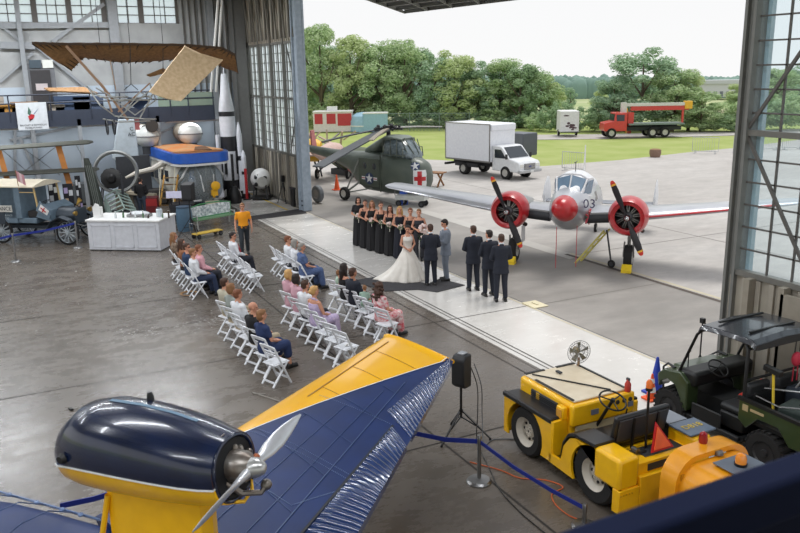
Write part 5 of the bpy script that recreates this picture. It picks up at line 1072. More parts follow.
# white spherical engine exhibit
p = g(262,199); t = thing('space_capsule_engine', 'white round rocket engine exhibit on a low dark stand before the door leaf', 'engine', (p.x,p.y,0), -.5); c = (0,0,1.0)
part(MB().ell(c,(.42,.5,.5),20,12),'sphere',mat('sphere_white',(214,214,212),.35),t); part(MB().lathe([(.1,0),(.2,.12),(.2,.2),(.24,.3)],(.35,.1,.95),(1,.35,-.1)),'nozzle',mat('nozzle_pale',(196,196,192),.4,.5),t)
b = MB(); rr = random.Random(3)
for k in range(12): b.ell((.3+rr.uniform(-.05,.15),rr.uniform(-.2,.35),1.0+rr.uniform(-.25,.2)),(rr.uniform(.05,.11),)*3,7,4)
part(b,'fittings',mat('fittings_black',(30,30,32),.4),t)
for a, d in ((-.4,-.35),(-.4,.35),(.4,-.35),(.4,.35)): part(MB().bar((a,d,0),(a*.7,d*.8,.75),.06),'leg',BLACK,t)
part(MB().box(-.5,.5,-.45,.45,.08,.14),'shelf',BLACK,t)
p = g(235,203); t = thing('black_barrier_post', 'black rounded display stand below the rockets', 'stand', (p.x,p.y,0)); part(MB().lathe([(.3,0),(.34,.2),(.26,.55),(.12,.8)],(0,0,0)),'body',BLACK,t); part(MB().cyl((0,0,.8),(0,0,1.2),.04,n=8),'post',BLACK,t)
p = g(284,203); t = thing('camera_tripod', 'small black tripod with a head standing against the door leaf', 'tripod', (p.x,p.y,0))
for k in range(3): a = 2*PI*k/3; part(MB().cyl((0,0,1.0),(cos(a)*.3,sin(a)*.3,0),.02,n=6),'leg',BLACK,t)
part(MB().box(-.08,.08,-.08,.08,1.0,1.3),'head',BLACK,t,bev=.02); part(MB().cyl((0,0,.7),(0,0,1.05),.03,n=6),'column',STEEL,t)
p = g(306,206); 
p = g(298,206); t = thing('dark_bin', 'black waste bin standing against the door column', 'bin', (p.x,p.y-.1,0)); part(MB().box(-.2,.2,-.18,.18,0,.8),'body',BLACK,t,bev=.03); part(MB().box(-.22,.22,-.2,.2,.8,.88),'lid',DSTEEL,t)
# glider with fabric wings hanging under the roof
FAB = mat('varnished_fabric', (146,110,70), .75, col2=(122,90,56), ns=9); FABL = mat('pale_linen', (222,196,160), .8, col2=(204,176,138), ns=7, bump=.3, bs=12)
X0 = -34.5
gl = thing('antique_glider', 'antique brown fabric-winged flying machine hanging before the mezzanine', 'aeroplane', (X0, 5, 0)); G0 = Vector((X0,5,0))
def gp(px, py, dx=0): return oX(px, py, X0+dx)-G0
up_e = [gp(32,43),gp(60,44),gp(120,44),gp(186,45),gp(222,48),gp(235,55)]
lo_e = [gp(72,70,-1.3),gp(84,58,-1.6),gp(120,63,-1.5),gp(150,62,-1.5),gp(196,58,-1.5),gp(238,73,-1.0)]
def sheet(e0, e1, n, m, nm, th=.04, sag=.1):
    def samp(E, t):
        f = t*(len(E)-1); i = min(int(f), len(E)-2); return E[i].lerp(E[i+1], f-i)
    rings = []
    for i in range(n+1):
        t = i/n; a, c = samp(e0, t), samp(e1, t); r = []
        for k in range(7): u = k/6; r.append(a.lerp(c, u)+Vector((0,0,-sag*sin(PI*u)+.02*(i % 2)))); 
        rings.append(r+[p+Vector((0,0,th)) for p in reversed(r)])
    return MB().loft(rings).build(nm, m, gl)
sheet(up_e, lo_e, 34, FAB, 'main_wing')
b = MB()
for i in range(23):
    t = i/22; f = t*5; k = min(int(f),4); b.bar(up_e[k].lerp(up_e[k+1],f-k)-Vector((0,0,.03)), lo_e[k].lerp(lo_e[k+1],f-k)-Vector((0,0,.03)), .035)
for a, c in zip(up_e, up_e[1:]): b.bar(a, c, .09)
part(b,'wing_rib',mat('rib_dark',(74,54,36),.7),gl)
b = MB(); R_e = [gp(185,46,.6),gp(223,60,.9)]; L_e = [gp(149,92,1.6),gp(181,101,1.7)]
rings = []
for i in range(13):
    u = i/12; a = R_e[0].lerp(L_e[0], u); c = R_e[1].lerp(L_e[1], u); rg = [a.lerp(c, k/6)+Vector((.06*(i%2),0,-.08*sin(PI*k/6))) for k in range(7)]; rings.append(rg+[p+Vector((-.05,0,.02)) for p in reversed(rg)])
b.loft(rings); part(b,'tail_surface',FABL,gl)
b = MB(); b.prism([gp(146,75,-.5),gp(163,68,-.5),gp(170,72,-.4),gp(150,77,-.4)],(.03,0,.0)); b.prism([gp(44,89,-2),gp(84,88,-2),gp(98,94,-1.6),gp(50,92,-1.6)],(.03,0,.05)); part(b,'small_surface',FAB,gl)
WDT = mat('ash_wood', (176,140,112), .6); b = MB()
for a, c, w_ in (((66,46),(104,88),.1),((104,88),(128,120),.09),((104,88),(112,112),.07),((150,83),(118,112),.05),((110,60),(116,90),.03)): b.bar(gp(*a), gp(*c), w_)
part(b,'strut',WDT,gl)
b = MB(); TB = mat('pale_tube', (190,190,186), .4, .3)
for path in ([(88,88),(100,105),(115,116),(145,119),(156,119)],[(92,93),(110,100),(150,100)],[(96,88),(120,101),(150,96)],[(112,98),(135,115),(156,100),(150,84)],[(140,118),(154,92)],[(118,118),(148,92)],[(126,110),(140,92),(152,99)],[(103,119),(120,122),(150,121)],[(86,86),(100,97),(128,97)]): b.tube([gp(*q, .3*(i%2)) for i, q in enumerate(path)], .03, 6)
part(b,'fuselage_tube',TB,gl)
for (px, py) in ((107,127),(114,127)): q = gp(px,py,.1); part(MB().lathe([(.30,-.03),(.33,0),(.30,.03)],q,(0,1,0),20,cap=False),'wheel',DSTEEL,gl)
part(MB().prism([gp(127,97,-.3),gp(150,100,-.3),gp(140,110,-.3),gp(129,105,-.3)],(.05,0,0)),'seat_canvas',mat('canvas_blue',(44,62,96),.8),gl)
part(MB().box(*(lambda q: (q.x-.06,q.x+.06,q.y-.09,q.y+.09,q.z-.28,q.z+.15))(gp(137,123))),'red_banner',mat('pink_red',(190,110,110),.7),gl)
b = MB()
for px in (130,163,100,200): q = gp(px,45); b.cyl(q, Vector((q.x,q.y,9.8)), .012, n=4)
for (a, c) in (((130,45),(131,84)),((163,48),(163,72)),((131,84),(124,90)),((131,84),(138,90))): b.cyl(gp(*a), gp(*c), .015, n=4)
part(b,'suspension_wire',DSTEEL,gl)
t = thing('wall_fan', 'round dark wall fan below the mezzanine between the domes', 'fan', oX(152,126,-39.2)); part(MB().lathe([(.28,-.06),(.3,0),(.28,.06)],(0,0,0),(1,0,0)),'guard',mat('fan_dark',(60,56,52),.6),t); part(MB().bar((0,0,0),(.0,0,.35),.04),'bracket',DSTEEL,t)
# white ropes of the hoist
b = MB()
for a, c in (((218,0),(211,92)),((222,0),(216,92))): b.tube([oX(*a,-37.6), oX(*c,-37.6)], .06, 6)
tag(b.build('hoist_ropes', mat('rope_white', (190,190,186), .7)), 'pair of long pale hoist ropes hanging in front of the corner', 'rope')
# things on the mezzanine
p0, p1 = oX(15,103,-39.3), oX(48,129,-39.3); t = thing('museum_banner', 'white banner with a winged red and green emblem hanging on the mezzanine rail', 'banner', (-39.32,p0.y,p1.z)); W_ = oX(46,103,-39.3).y-p0.y; Hh_ = p0.z-p1.z
part(MB().box(0,.03,0,W_,0,Hh_),'cloth',mat('banner_white',(206,210,214),.6),t); cx = W_*.5
def bp(u, v): return (.03, u*W_, v*Hh_)
for nm, pts, m in (('emblem_wing_green',[(.44,.50),(.36,.60),(.41,.84),(.48,.68)],mat('emblem_green',(70,104,90),.6)),('emblem_wing_blue',[(.48,.48),(.56,.56),(.74,.78),(.60,.64)],mat('emblem_blue',(46,76,120),.6)),('emblem_body',[(.36,.50),(.48,.58),(.58,.54),(.54,.42),(.40,.34)],mat('emblem_red',(190,40,50),.6)),('emblem_tail',[(.42,.40),(.38,.30),(.52,.40)],mat('emblem_dark',(70,30,36),.6))):
    part(MB().prism([bp(*q) for q in pts],(.012,0,0)),nm,m,t)
TXB = mat('banner_text', (60,60,66), .6)
text('banner_text', 'BRADLEY & REYNOLDS', .105*W_/1.25, TXB, t, (.035, cx, Hh_*.17), (PI/2,0,PI/2)); text('banner_text', 'MUSEUM PARK', .105*W_/1.25, TXB, t, (.035, cx, Hh_*.07), (PI/2,0,PI/2))
t = thing('mezzanine_door', 'dark framed doorway cabinet with a small sign on the mezzanine', 'door', oX(43,97,-40.8)); t.location.z = 4.05
part(MB().box(-.05,.1,-.62,.62,0,2.5),'frame',mat('door_grey',(104,106,110),.7),t); part(MB().box(.1,.14,-.42,.42,0,2.2),'panel',mat('door_dark',(52,50,52),.7),t); part(MB().box(.14,.16,-.25,.25,1.3,1.6),'sign',mat('sign_pale',(190,180,180),.7),t)
t = thing('exit_sign', 'small twin-panel sign box above the mezzanine doorway', 'sign', oX(41,64,-40.75)); part(MB().box(0,.12,-.5,0,-.18,.18),'panel',mat('sign_dark',(60,74,84),.6),t); part(MB().box(0,.12,.05,.5,-.18,.18),'light_panel',mat('sign_light',(214,216,210),.6),t)
for (px, py, w_, h_, c, nm, cat) in ((10,110,1.6,.75,(176,128,60),'orange-brown crate stored on the mezzanine behind the rail','crate'),(24,103,1.1,.85,(150,120,96),'brown cardboard box stored on the mezzanine left of the doorway','box'),(72,106,1.5,1.05,(56,72,98),'blue covered stack on the mezzanine right of the doorway','stack'),(88,107,1.3,1.0,(70,82,104),'grey-blue slatted panels leaning on the mezzanine','panels'),(57,108,.6,.7,(150,142,130),'beige box on the mezzanine beside the doorway','box'),(-6,104,.8,1.1,(160,150,140),'pale box at the left end of the mezzanine','box')):
    q = oX(px,py,-40.2); m = mat('store_%d' % px, c, .8, ns=3); t = thing({'panels':'slatted_screen'}.get(cat,'stored_'+cat), nm, cat, (-40.2,q.y,4.0)); part(MB().box(-.4,.4,-w_/2,w_/2,0,h_),'body',m,t,bev=.02); part(MB().box(-.42,.42,-w_/2-.01,w_/2+.01,h_*.85,h_+.02),'lid',m,t)
# white upright fin
FIN = mat('fin_pale', (176,186,192), .5); P = [oX(*q,-38.6) for q in ((118,119),(134,119),(140,166),(124,166),(112,158))]; t = thing('display_tail_fin', 'tall pale grey tail fin standing behind the ring display', 'fin', (-38.6,P[0].y,0)); o_ = Vector((-38.6,P[0].y,0))
part(MB().prism([p-o_ for p in P]+[],(.12,0,0)),'fin',FIN,t,bev=.03); part(MB().box(-.1,.2,-.3,1.2,0,P[4].z+.05),'stand',DSTEEL,t); 
for k, tx in enumerate(('C','AC')): q = oX(131.5,129+k*5.5,-38.45)-o_; text('fin_letters', tx, .24, BLACK, t, q, (PI/2,0,PI/2))
# ring display with engine
q = oX(116,172,-36.6); t = thing('ring_display', 'large open metal ring with an aircraft engine displayed inside it', 'exhibit', (-36.6,q.y,0), -.2); zc = q.z
part(MB().lathe([(.9,-.1),(.96,0),(.9,.1),(.83,.08),(.8,0),(.83,-.08)],(0,0,zc),(1,0,0),36,cap=False),'outer_ring',mat('ring_grey',(150,152,150),.5,.3),t)
part(MB().lathe([(.4,-.1),(.44,.1),(.44,.25),(.3,.3)],(0,-.2,zc-.25),(1,0,0),24),'engine_case',mat('case_dark',(70,70,70),.5,.4),t)
b = MB()
for k in range(9): a = 2*PI*k/9; b.cyl((.15,-.2+cos(a)*.15,zc-.25+sin(a)*.15),(.15,-.2+cos(a)*.45,zc-.25+sin(a)*.45),.09,n=8)
part(b,'engine_cylinders',mat('cyl_dark',(54,52,50),.5,.4),t); part(MB().lathe([(.22,0),(.12,.2)],(.3,-.2,zc-.25),(1,0,0)),'hub',mat('hub_black',(20,20,20),.5),t)
b = MB()
for s in (-1,1): b.bar((0,s*.9,0),(0,s*.6,zc-.65),.12); b.bar((.6,s*.8,0),(0,s*.6,zc-.7),.08)
b.bar((0,-1.3,.1),(0,1.3,.1),.1); part(b,'stand',DSTEEL,t); part(MB().bar((.2,.4,zc-.9),(.8,1.6,zc-1.0),.25,.12),'support_panel',mat('panel_beige',(170,160,140),.6),t)
# tall narrow glider pod / glasshouse
q = oX(95,180,-34.6); t = thing('cockpit_pod', 'upright green-grey aircraft pod frame standing left of the ring', 'pod', (-34.6,oX(92,170,-34.6).y,0), 0); h = oX(92,158,-34.6).z
part(MB().loft([[(rx*cos(2*PI*k/12),ry*sin(2*PI*k/12)-(z/h-.5)*.35,z) for k in range(12)] for z, rx, ry in ((.3,.2,.2),(h*.4,.25,.24),(h*.75,.22,.2),(h,.1,.1))]),'shell',mat('pod_green',(80,86,78),.6,col2=(60,66,60),ns=4),t)
b = MB(); [b.bar((.25,-.05+k*.07,.5),(.24,-.25+k*.07,h*.9),.03) for k in range(4)]; part(b,'rib',mat('pod_rib',(120,126,120),.5),t); part(MB().box(-.3,.3,-.4,.4,0,.35),'base',DSTEEL,t)
a0 = oX(122,206,-33.2); t = thing('glasshouse_frame', 'greenish glazed cockpit canopy frame lying behind the counter', 'canopy', (-33.2,a0.y,0)); b = MB()
for k in range(6):
    x = -1.4+k*.42; b.tube([(x,-.5,.5),(x,-.45,1.1-.08*k),(x,0,1.35-.1*k),(x,.45,1.1-.08*k),(x,.5,.5)],.035,6)
b.bar((-1.4,-.5,.5),(.75,-.5,.5),.06); b.bar((-1.4,.5,.5),(.75,.5,.5),.06); b.bar((-1.4,0,1.35),(.75,0,.85),.05); part(b,'frame',mat('canopy_green_grey',(150,168,160),.5),t); part(MB().box(-1.4,.8,-.55,.55,.4,.5),'base',DSTEEL,t)
for a in (-1.2,.6):
    for c in (-.45,.45): part(MB().bar((a,c,0),(a,c,.45),.06),'leg',DSTEEL,t)
# biplane wings at the far left
def wingbar(t, a, c, X, ch, m, nm):
    o_ = t.location; p, q = oX(*a,X)-o_, oX(*c,X)-o_; part(MB().loft([foil(0,ch/2,ch,0,.1)]*0+[[(p.x+v[0],p.y,p.z+v[2]) for v in foil(0,ch*.5,ch,0,.12)],[(q.x+v[0],q.y,q.z+v[2]) for v in foil(0,ch*.5,ch,0,.12)],[(q.x+v[0]*.5,q.y+.25,q.z+v[2]*.5) for v in foil(0,ch*.5,ch,0,.12)]]),nm,m,t)
WG = mat('wing_olive_grey', (104,106,98), .6); t = thing('biplane', 'grey-green biplane with an orange strut standing behind the old ambulance', 'aeroplane', (-35.2,-1.0,0)); t.location = Vector((-35.2,-1.0,0))
wingbar(t,(-40,150.5),(86,142),-35.2,1.5,WG,'upper_wing'); wingbar(t,(-40,176),(92,169),-35.2,1.4,WG,'lower_wing')
o_ = t.location
b = MB(); b.bar(oX(58,145,-35)-o_, oX(70,186,-35)-o_, .22,.09); part(b,'interplane_strut',mat('strut_orange',(214,140,70),.5),t); b = MB(); b.bar(oX(-2,148,-35)-o_, oX(8,182,-35)-o_, .2,.08); part(b,'interplane_strut',mat('strut_orange',(214,140,70),.5),t)
b = MB()
for a, c in (((20,146),(60,175)),((58,145),(20,175)),((0,148),(30,174)),((75,143),(90,170))): b.cyl(oX(*a,-35.1)-o_, oX(*c,-35.1)-o_, .012, n=4)
part(b,'rigging_wire',STEEL,t); b = MB(); q = oX(-30,180,-35.2)-o_; part(MB().loft([[(q.x+x+1,q.y+ry*cos(k*PI/6),q.z-.1+rz*sin(k*PI/6)) for k in range(12)] for x, ry, rz in [(2,.3,.4),(1,.45,.55),(-1,.45,.55),(-3,.2,.25)]]),'fuselage',WG,t)
part(MB().bar((q.x+1,q.y-.6,0),(q.x+1,q.y,q.z-.5),.08).bar((q.x+1,q.y+.8,0),(q.x+1,q.y,q.z-.5),.08).cyl((q.x+1,q.y+5.5,0),(q.x+1,q.y+5.5,q.z-.05),.05),'undercarriage',DSTEEL,t)
# dark display boards with papers
for i, (x0, x1, y0, y1, X) in enumerate(((47,61,181,214,-33.4),(62,76,184,216,-33.2),(74,84,176,214,-33.9))):
    a, c = oX(x0,y0,X), oX(x1,y1,X); W_ = c.y-a.y; t = thing('display_board', 'black display board with pinned white papers, %s of the three behind the ambulance' % ('leftmost','middle','rightmost')[i], 'board', (X,a.y,0)); part(MB().box(0,.05,0,W_,.35,a.z),'panel',mat('board_black',(34,34,40),.8),t)
    rr = random.Random(i)
    for k in range(3):
        for j in range(2 if k != 1 else 1):
            z = a.z-.15-k*.42-.1*j; y = .08*W_+j*W_*.48; c3 = ((206,208,212),(176,160,200),(200,176,150),(214,214,210))[rr.randrange(4)]; part(MB().box(.05,.06,y,y+W_*.38,z-.22,z),'paper',mat('paper_%d' % c3[0], c3, .7),t)
    for y in (.04,W_-.04): part(MB().bar((.02,y,0),(.02,y,.4),.05),'leg',DSTEEL,t)
# music stands / easels right of the counter
for i, (px, py) in enumerate(((173,222),(181,222))):
    p = g(px,py); t = thing('info_easel', ['easel with pale information sheet, left of the pair before the cabin','easel with pale information sheet, right of the pair before the cabin'][i], 'easel', (p.x,p.y,0), -.3)
    part(MB().bar((0,0,0),(0,0,1.1),.04),'post',BLACK,t); part(MB().bx((.03,0,1.15),(.02,.36,.3),ry=-.4),'sheet',mat('sheet_lilac',(206,204,226),.5),t); part(MB().box(-.15,.15,-.15,.15,0,.03),'base',BLACK,t)
# speaker on tripod by the bench
def tripod_stand(t, h, spread, m, n=3):
    part(MB().cyl((0,0,.35),(0,0,h),.022,n=8),'pole',m,t); part(MB().cyl((0,0,h*.48),(0,0,h*.54),.035,n=8),'collar',BLACK,t)
    for k in range(n):
        a = 2*PI*k/n+.5; l = part(MB().bar((cos(a)*.03,sin(a)*.03,h*.5),(cos(a)*spread,sin(a)*spread,.02),.03,.02),'leg',m,t); part(MB().bar((cos(a)*.02,sin(a)*.02,.36),(cos(a)*spread*.5,sin(a)*spread*.5,h*.25),.018),'brace',m,t)
        part(MB().cyl((cos(a)*spread*.98,sin(a)*spread*.98,0),(cos(a)*spread*.98,sin(a)*spread*.98,.04),.022,n=8),'rubber_foot',BLACK,l)
p = g(192,236); t = thing('speaker_stand', 'black tripod stand carrying the loudspeaker beside the painted bench', 'stand', (p.x,p.y,0)); tripod_stand(t, 1.35, .5, BLACK)
t = thing('loudspeaker', 'black loudspeaker on its stand in front of the cabin nose', 'speaker', (p.x,p.y,1.35), -.6); part(MB().prism([(-.18,-.2,0),(.16,-.2,0),(.2,-.2,.1),(.2,-.2,.62),(-.18,-.2,.7)],(0,.4,0)),'cabinet',BLACK,t,bev=.02); part(MB().box(.2,.21,-.17,.17,.1,.6),'grille',mat('grille_dark',(40,40,42),.7,bump=.5,bs=200),t)
p = g(187,232); t = thing('plastic_barrel', 'blue-grey plastic barrel right of the white counter', 'barrel', (p.x-.3,p.y,0)); part(MB().lathe([(.27,0),(.31,.2),(.31,.7),(.27,.92)],(0,0,0)),'body',mat('barrel_blue_grey',(80,108,130),.4),t); part(MB().lathe([(.29,.92),(.29,.97),(.02,1.0)],(0,0,0)),'lid',mat('barrel_lid',(60,80,100),.5),t)
# painted bench and yellow-framed cart
a0, a1 = g(190,230), g(232,222); d = a1-a0; t = thing('painted_bench', 'bench with green frame and black and white painted backrest', 'bench', ((a0.x+a1.x)/2,(a0.y+a1.y)/2+.1,0), atan2(d.y,d.x), sc=.82); Wb = d.length/.85
GRN = mat('bench_green', (70,140,90), .5)
part(MB().box(-Wb/2,Wb/2,.18,.22,.5,1.05),'backrest',mat('bench_mural',(232,234,236),.6,col2=(140,152,158),ns=9),t); b = MB()
b.tube([(-Wb/2,.2,.48),(-Wb/2,.2,1.02),(-Wb/4,.2,1.12),(0,.2,1.14),(Wb/4,.2,1.12),(Wb/2,.2,1.02),(Wb/2,.2,.48)],.035,6); b.bar((-Wb/2,.2,.48),(Wb/2,.2,.48),.07); part(b,'back_frame',GRN,t); part(MB().box(-Wb/2,Wb/2,-.28,.16,.42,.47),'seat',mat('bench_seat',(110,150,110),.6),t)
for s in (-1,1): part(MB().bar((s*Wb*.46,-.25,0),(s*Wb*.46,-.22,.45),.06).bar((s*Wb*.46,.2,0),(s*Wb*.46,.18,.5),.06).bar((s*Wb*.46,-.25,.62),(s*Wb*.46,.2,.64),.05).bar((s*Wb*.46,-.24,.42),(s*Wb*.46,-.24,.62),.05),'side_frame',mat('bench_iron',(170,172,168),.5),t)
p = g(208,236); t = thing('flat_cart', 'low yellow-edged flat cart in front of the painted bench', 'cart', (p.x+.15,p.y-.05,0), atan2(d.y,d.x), sc=.75); part(MB().box(-.8,.8,-.22,.22,.22,.28),'deck',mat('cart_yellow',(200,166,60),.5),t,bev=.02)
for a in (-.65,.65):
    for c in (-.22,.22): wheel('caster', t, (a,c,.12), .12, .06, DSTEEL)
part(MB().tube([(-.8,-.25,.33),(-.85,-.25,.8),(-.85,.25,.8),(-.8,.25,.33)],.02,6),'handle',STEEL,t)
p = g(182,230)
# white counter with bottles and boxes
a, c, e = g(90,250.5), g(161,251.5), g(174.5,243); d = c-a; yaw = atan2(d.y,d.x); L = d.length; dp = (e-c).length
t = thing('bar_counter', 'long white panelled counter standing beside the old ambulance', 'counter', a, yaw); CTW = mat('counter_white', (206,208,214), .5)
h = 1.08; part(MB().box(0,L,0,dp,.04,h-.04),'body',CTW,t); part(MB().box(-.04,L+.04,-.04,dp+.04,h-.04,h+.02),'top',WHITE,t,bev=.01); part(MB().box(.03,L-.03,.03,dp-.03,0,.04),'plinth',DSTEEL,t)
for k in range(3):
    x0 = .12+k*(L-.12)/3; b = MB(); w_ = (L-.12)/3-.12; b.box(x0,x0+w_,-.02,0,.12,.16); b.box(x0,x0+w_,-.02,0,h-.2,h-.16); b.box(x0,x0+.04,-.02,0,.12,h-.16); b.box(x0+w_-.04,x0+w_,-.02,0,.12,h-.16); part(b,'panel_moulding',CTW,t)
TM = Matrix.Translation(a) @ Matrix.Rotation(yaw,4,'Z'); rr = random.Random(21)
for i in range(9):
    x = .9+i*.24; q = TM @ Vector((x, dp*.3+rr.uniform(-.1,.2), h+.02)); kb = thing('drink_bottle', 'small bottle among those standing on the white counter', 'bottle', q, 0, 'bottles on the white counter'); r_ = rr.uniform(.03,.045); hh = rr.uniform(.14,.26); part(MB().lathe([(r_,0),(r_,hh*.6),(r_*.35,hh*.8),(r_*.35,hh)],(0,0,0),n=12),'body',mat(('bottle_clear','bottle_green','bottle_dark')[i%3], ((200,206,206),(80,110,80),(60,44,40))[i%3], .1),kb); part(MB().cyl((0,0,hh),(0,0,hh+.025),r_*.4,n=8),'cap',WHITE,kb)
q = TM @ Vector((.15, dp*.4, h+.02)); t = thing('paper_bag', 'white upright box at the left end of the white counter', 'box', q, yaw); part(MB().box(-.14,.14,-.1,.1,0,.36),'body',WHITE,t,bev=.01); part(MB().prism([(-.14,-.1,.36),(-.02,-.1,.5),(.1,-.1,.46),(.14,-.1,.36)],(0,.02,0)),'flap',WHITE,t)
q = TM @ Vector((L-1.0, dp*.5, h+.02)); t = thing('foil_tray', 'large shallow tray under crumpled white film on the counter', 'tray', q, yaw); part(MB().box(-.4,.4,-.2,.2,0,.1),'tray',STEEL,t,bev=.02); part(MB().ell((0,0,.12),(.38,.2,.08),16,6),'film',mat('film_white',(214,218,222),.3,bump=1,bs=20),t)
q = TM @ Vector((L-.25, dp*.5, h+.02)); t = thing('glass_dispenser', 'clear drinks dispenser at the right end of the white counter', 'dispenser', q, yaw); part(MB().lathe([(.08,0),(.11,.05),(.11,.25),(.07,.3)],(0,0,0)),'jar',mat('jar_glass',(190,200,206),.1),t); part(MB().cyl((0,0,.3),(0,0,.33),.08,n=14),'lid',DSTEEL,t)
# rope posts
def stanchion(loc, label, h=.98, bs=.17, ang=0, m=None):
    t = thing('rope_post', label, 'post', loc, ang); m = m or STEEL
    part(MB().lathe([(bs,0),(bs,.02),(bs*.85,.05),(.03,.07)],(0,0,0),n=24),'base',m,t); part(MB().cyl((0,0,.05),(0,0,h-.08),.03,n=14),'pole',m,t); part(MB().lathe([(.032,h-.1),(.034,h-.02),(.025,h)],(0,0,0),n=14),'belt_head',m,t); return t
def belt(name, pts, label, w_=.06):
    b = MB(); [b.bar(p, q, .008, w_, upv=(0,0,1)) if 0 else b.bar(p, q, w_, .01) for p, q in zip(pts, pts[1:])]; return tag(b.build(name, BLUEB), label, 'belt')
def ribbon(pts, label, w_=.07):
    b = MB(); P = [Vector(p) for p in pts]
    for p, q in zip(P, P[1:]):
        n = (q-p).cross(Vector((0,0,1))).normalized()*.006; u = Vector((0,0,w_/2)); b.add([p-u-n,q-u-n,q+u-n,p+u-n,p-u+n,q-u+n,q+u+n,p+u+n],[(0,1,2,3),(7,6,5,4),(0,4,5,1),(3,2,6,7),(1,5,6,2),(0,3,7,4)])
    return tag(b.build('barrier_belt', BLUEB), label, 'belt')
s1, s2 = g(16,262), g(78,248); stanchion(s1, 'chrome rope post in front of the ambulance body', .98); stanchion(s2, 'chrome rope post in front of the ambulance front wheel', .98)
t1, t2 = s1+Vector((0,0,.9)), s2+Vector((0,0,.9)); t0 = t1+(t1-t2)*.9; ribbon([t0, t0.lerp(t1,.5)-Vector((0,0,.05)), t1], 'blue belt running out of frame left of the first rope post'); ribbon([t1, t1.lerp(t2,.5)-Vector((0,0,.05)), t2], 'blue belt between the two rope posts before the ambulance')
# old ambulance; local x forward (image right), y left
w0, w1 = g(3,243), g(69,245); d = w1-w0; yaw = atan2(d.y,d.x); L = d.length
A = thing('antique_ambulance', 'grey-blue antique ambulance with cream roof and a red cross on the dash', 'truck', (w0.x,w0.y,0), yaw); AB = mat('ambulance_blue', (104,122,136), .5, col2=(92,110,124)); AD = mat('ambulance_dark', (48,58,68), .5)
part(MB().box(-1.6,.75,.0,1.55,.75,1.3).box(.75,1.5,.05,1.5,.75,.95),'body',AB,A,bev=.03); part(MB().box(-1.6,.2,.02,1.53,1.3,1.95).box(.15,.72,.0,.06,1.0,2.1).box(.15,.72,1.5,1.55,1.0,2.1).box(.15,.95,0,1.55,.95,2.1),'box_body',AB,A)
part(MB().loft([[(x,y_-.05,2.12+.16*sin(PI*(y_)/1.6)) for y_ in [i*.165 for i in range(11)]]+[(x,y_-.05,2.08) for y_ in [i*.165 for i in range(10,-1,-1)]] for x in (-1.7,-.2,.8,1.6)]),'roof',mat('canvas_cream',(214,204,182),.7),A)
part(MB().box(-1.4,-.1,-.03,.0,1.45,1.98),'side_curtain',mat('curtain_dark',(70,72,74),.7),A); part(MB().box(-1.6,.6,-.05,-.02,1.18,1.42),'name_board',mat('board_cream',(206,204,196),.6),A); text('board_text', 'AMBULANCE', .2, mat('text_dark',(40,44,50),.6), A, (.0,-.055,1.3), (PI/2,0,0))
text('side_number', 'AMBULANCE', .09, mat('text_pale',(180,190,196),.6), A, (.3,-.01,1.05), (PI/2,0,0)); text('side_number', '7772', .12, MC['text_pale'], A, (.3,-.01,.92), (PI/2,0,0))
part(MB().bx((-.2,-.01,1.0),(.9,.04,.55)),'side_box',AD,A)
part(MB().box(1.1,1.5,.15,1.4,.95,1.2),'seat',mat('seat_black',(38,36,36),.6),A,bev=.03); part(MB().cyl((1.75,.5,1.15),(1.6,.5,1.45),.02,n=6).lathe([(.19,-.012),(.2,.012)],(1.58,.5,1.48),(-.5,0,1),20,cap=False),'steering_wheel',BLACK,A)
part(MB().bar((1.6,.1,1.1),(1.5,.1,2.1),.05).bar((1.6,1.45,1.1),(1.5,1.45,2.1),.05).bar((.75,.05,1.9),(1.5,.05,1.9),.03),'roof_post',mat('post_wood',(196,170,120),.6),A)
part(MB().prism([(1.5,0.05,1.0),(2.1,.05,.85),(2.1,.05,1.25),(1.75,.05,1.45)],(0,1.45,0)),'cowl',AB,A); part(MB().prism([(1.55,-.0,1.25),(2.05,-.0,.95),(2.15,-.0,1.1),(1.75,-.0,1.6)],(0,.04,0)),'dash_flap',AB,A)
part(MB().prism([(1.68,-.02,1.28),(2.0,-.02,1.08),(2.1,-.02,1.24),(1.8,-.02,1.48)],(0,.02,0)),'cross_panel',WHITE,A); part(MB().bar((1.8,-.03,1.36),(1.98,-.03,1.2),.06,.02).bar((1.84,-.03,1.2),(1.95,-.03,1.36),.06,.02),'red_cross',RED,A)
part(MB().loft([[(x,.75+w_*cos(2*PI*k/12),zc+h_*sin(2*PI*k/12)) for k in range(12)] for x, w_, h_, zc in ((2.1,.42,.3,1.0),(2.7,.36,.28,1.0),(2.8,.34,.27,1.0))]),'bonnet',AD,A); part(MB().box(2.8,2.9,.42,1.08,.7,1.25),'radiator',AD,A,bev=.03)
for y_ in (.3,1.2): part(MB().lathe([(.03,-.1),(.08,-.02),(.09,.03)],(2.95,y_,1.12),(1,0,0)),'headlamp',mat('brass',(196,160,84),.3,.8),A)
part(MB().prism([(2.75,.7,1.35),(2.95,.7,1.5),(2.85,.7,1.62),(2.8,.7,1.5)],(0,.1,0)),'mascot',MC['brass'],A)
for y_ in (0.0,1.4):
    b = MB(); pts = [(1.5,.42),(1.9,.5),(2.15,.85),(2.5,1.02),(2.85,.9),(3.0,.7)]
    for p, q in zip(pts, pts[1:]): b.bar((p[0],y_+.05,p[1]),(q[0],y_+.05,q[1]),.04,.24,upv=(0,1,0)) if 0 else b.prism([(p[0],y_-.1,p[1]),(q[0],y_-.1,q[1]),(q[0],y_+.2,q[1]),(p[0],y_+.2,p[1])],(0,0,.03))
    part(b,'mudguard',AD,A)
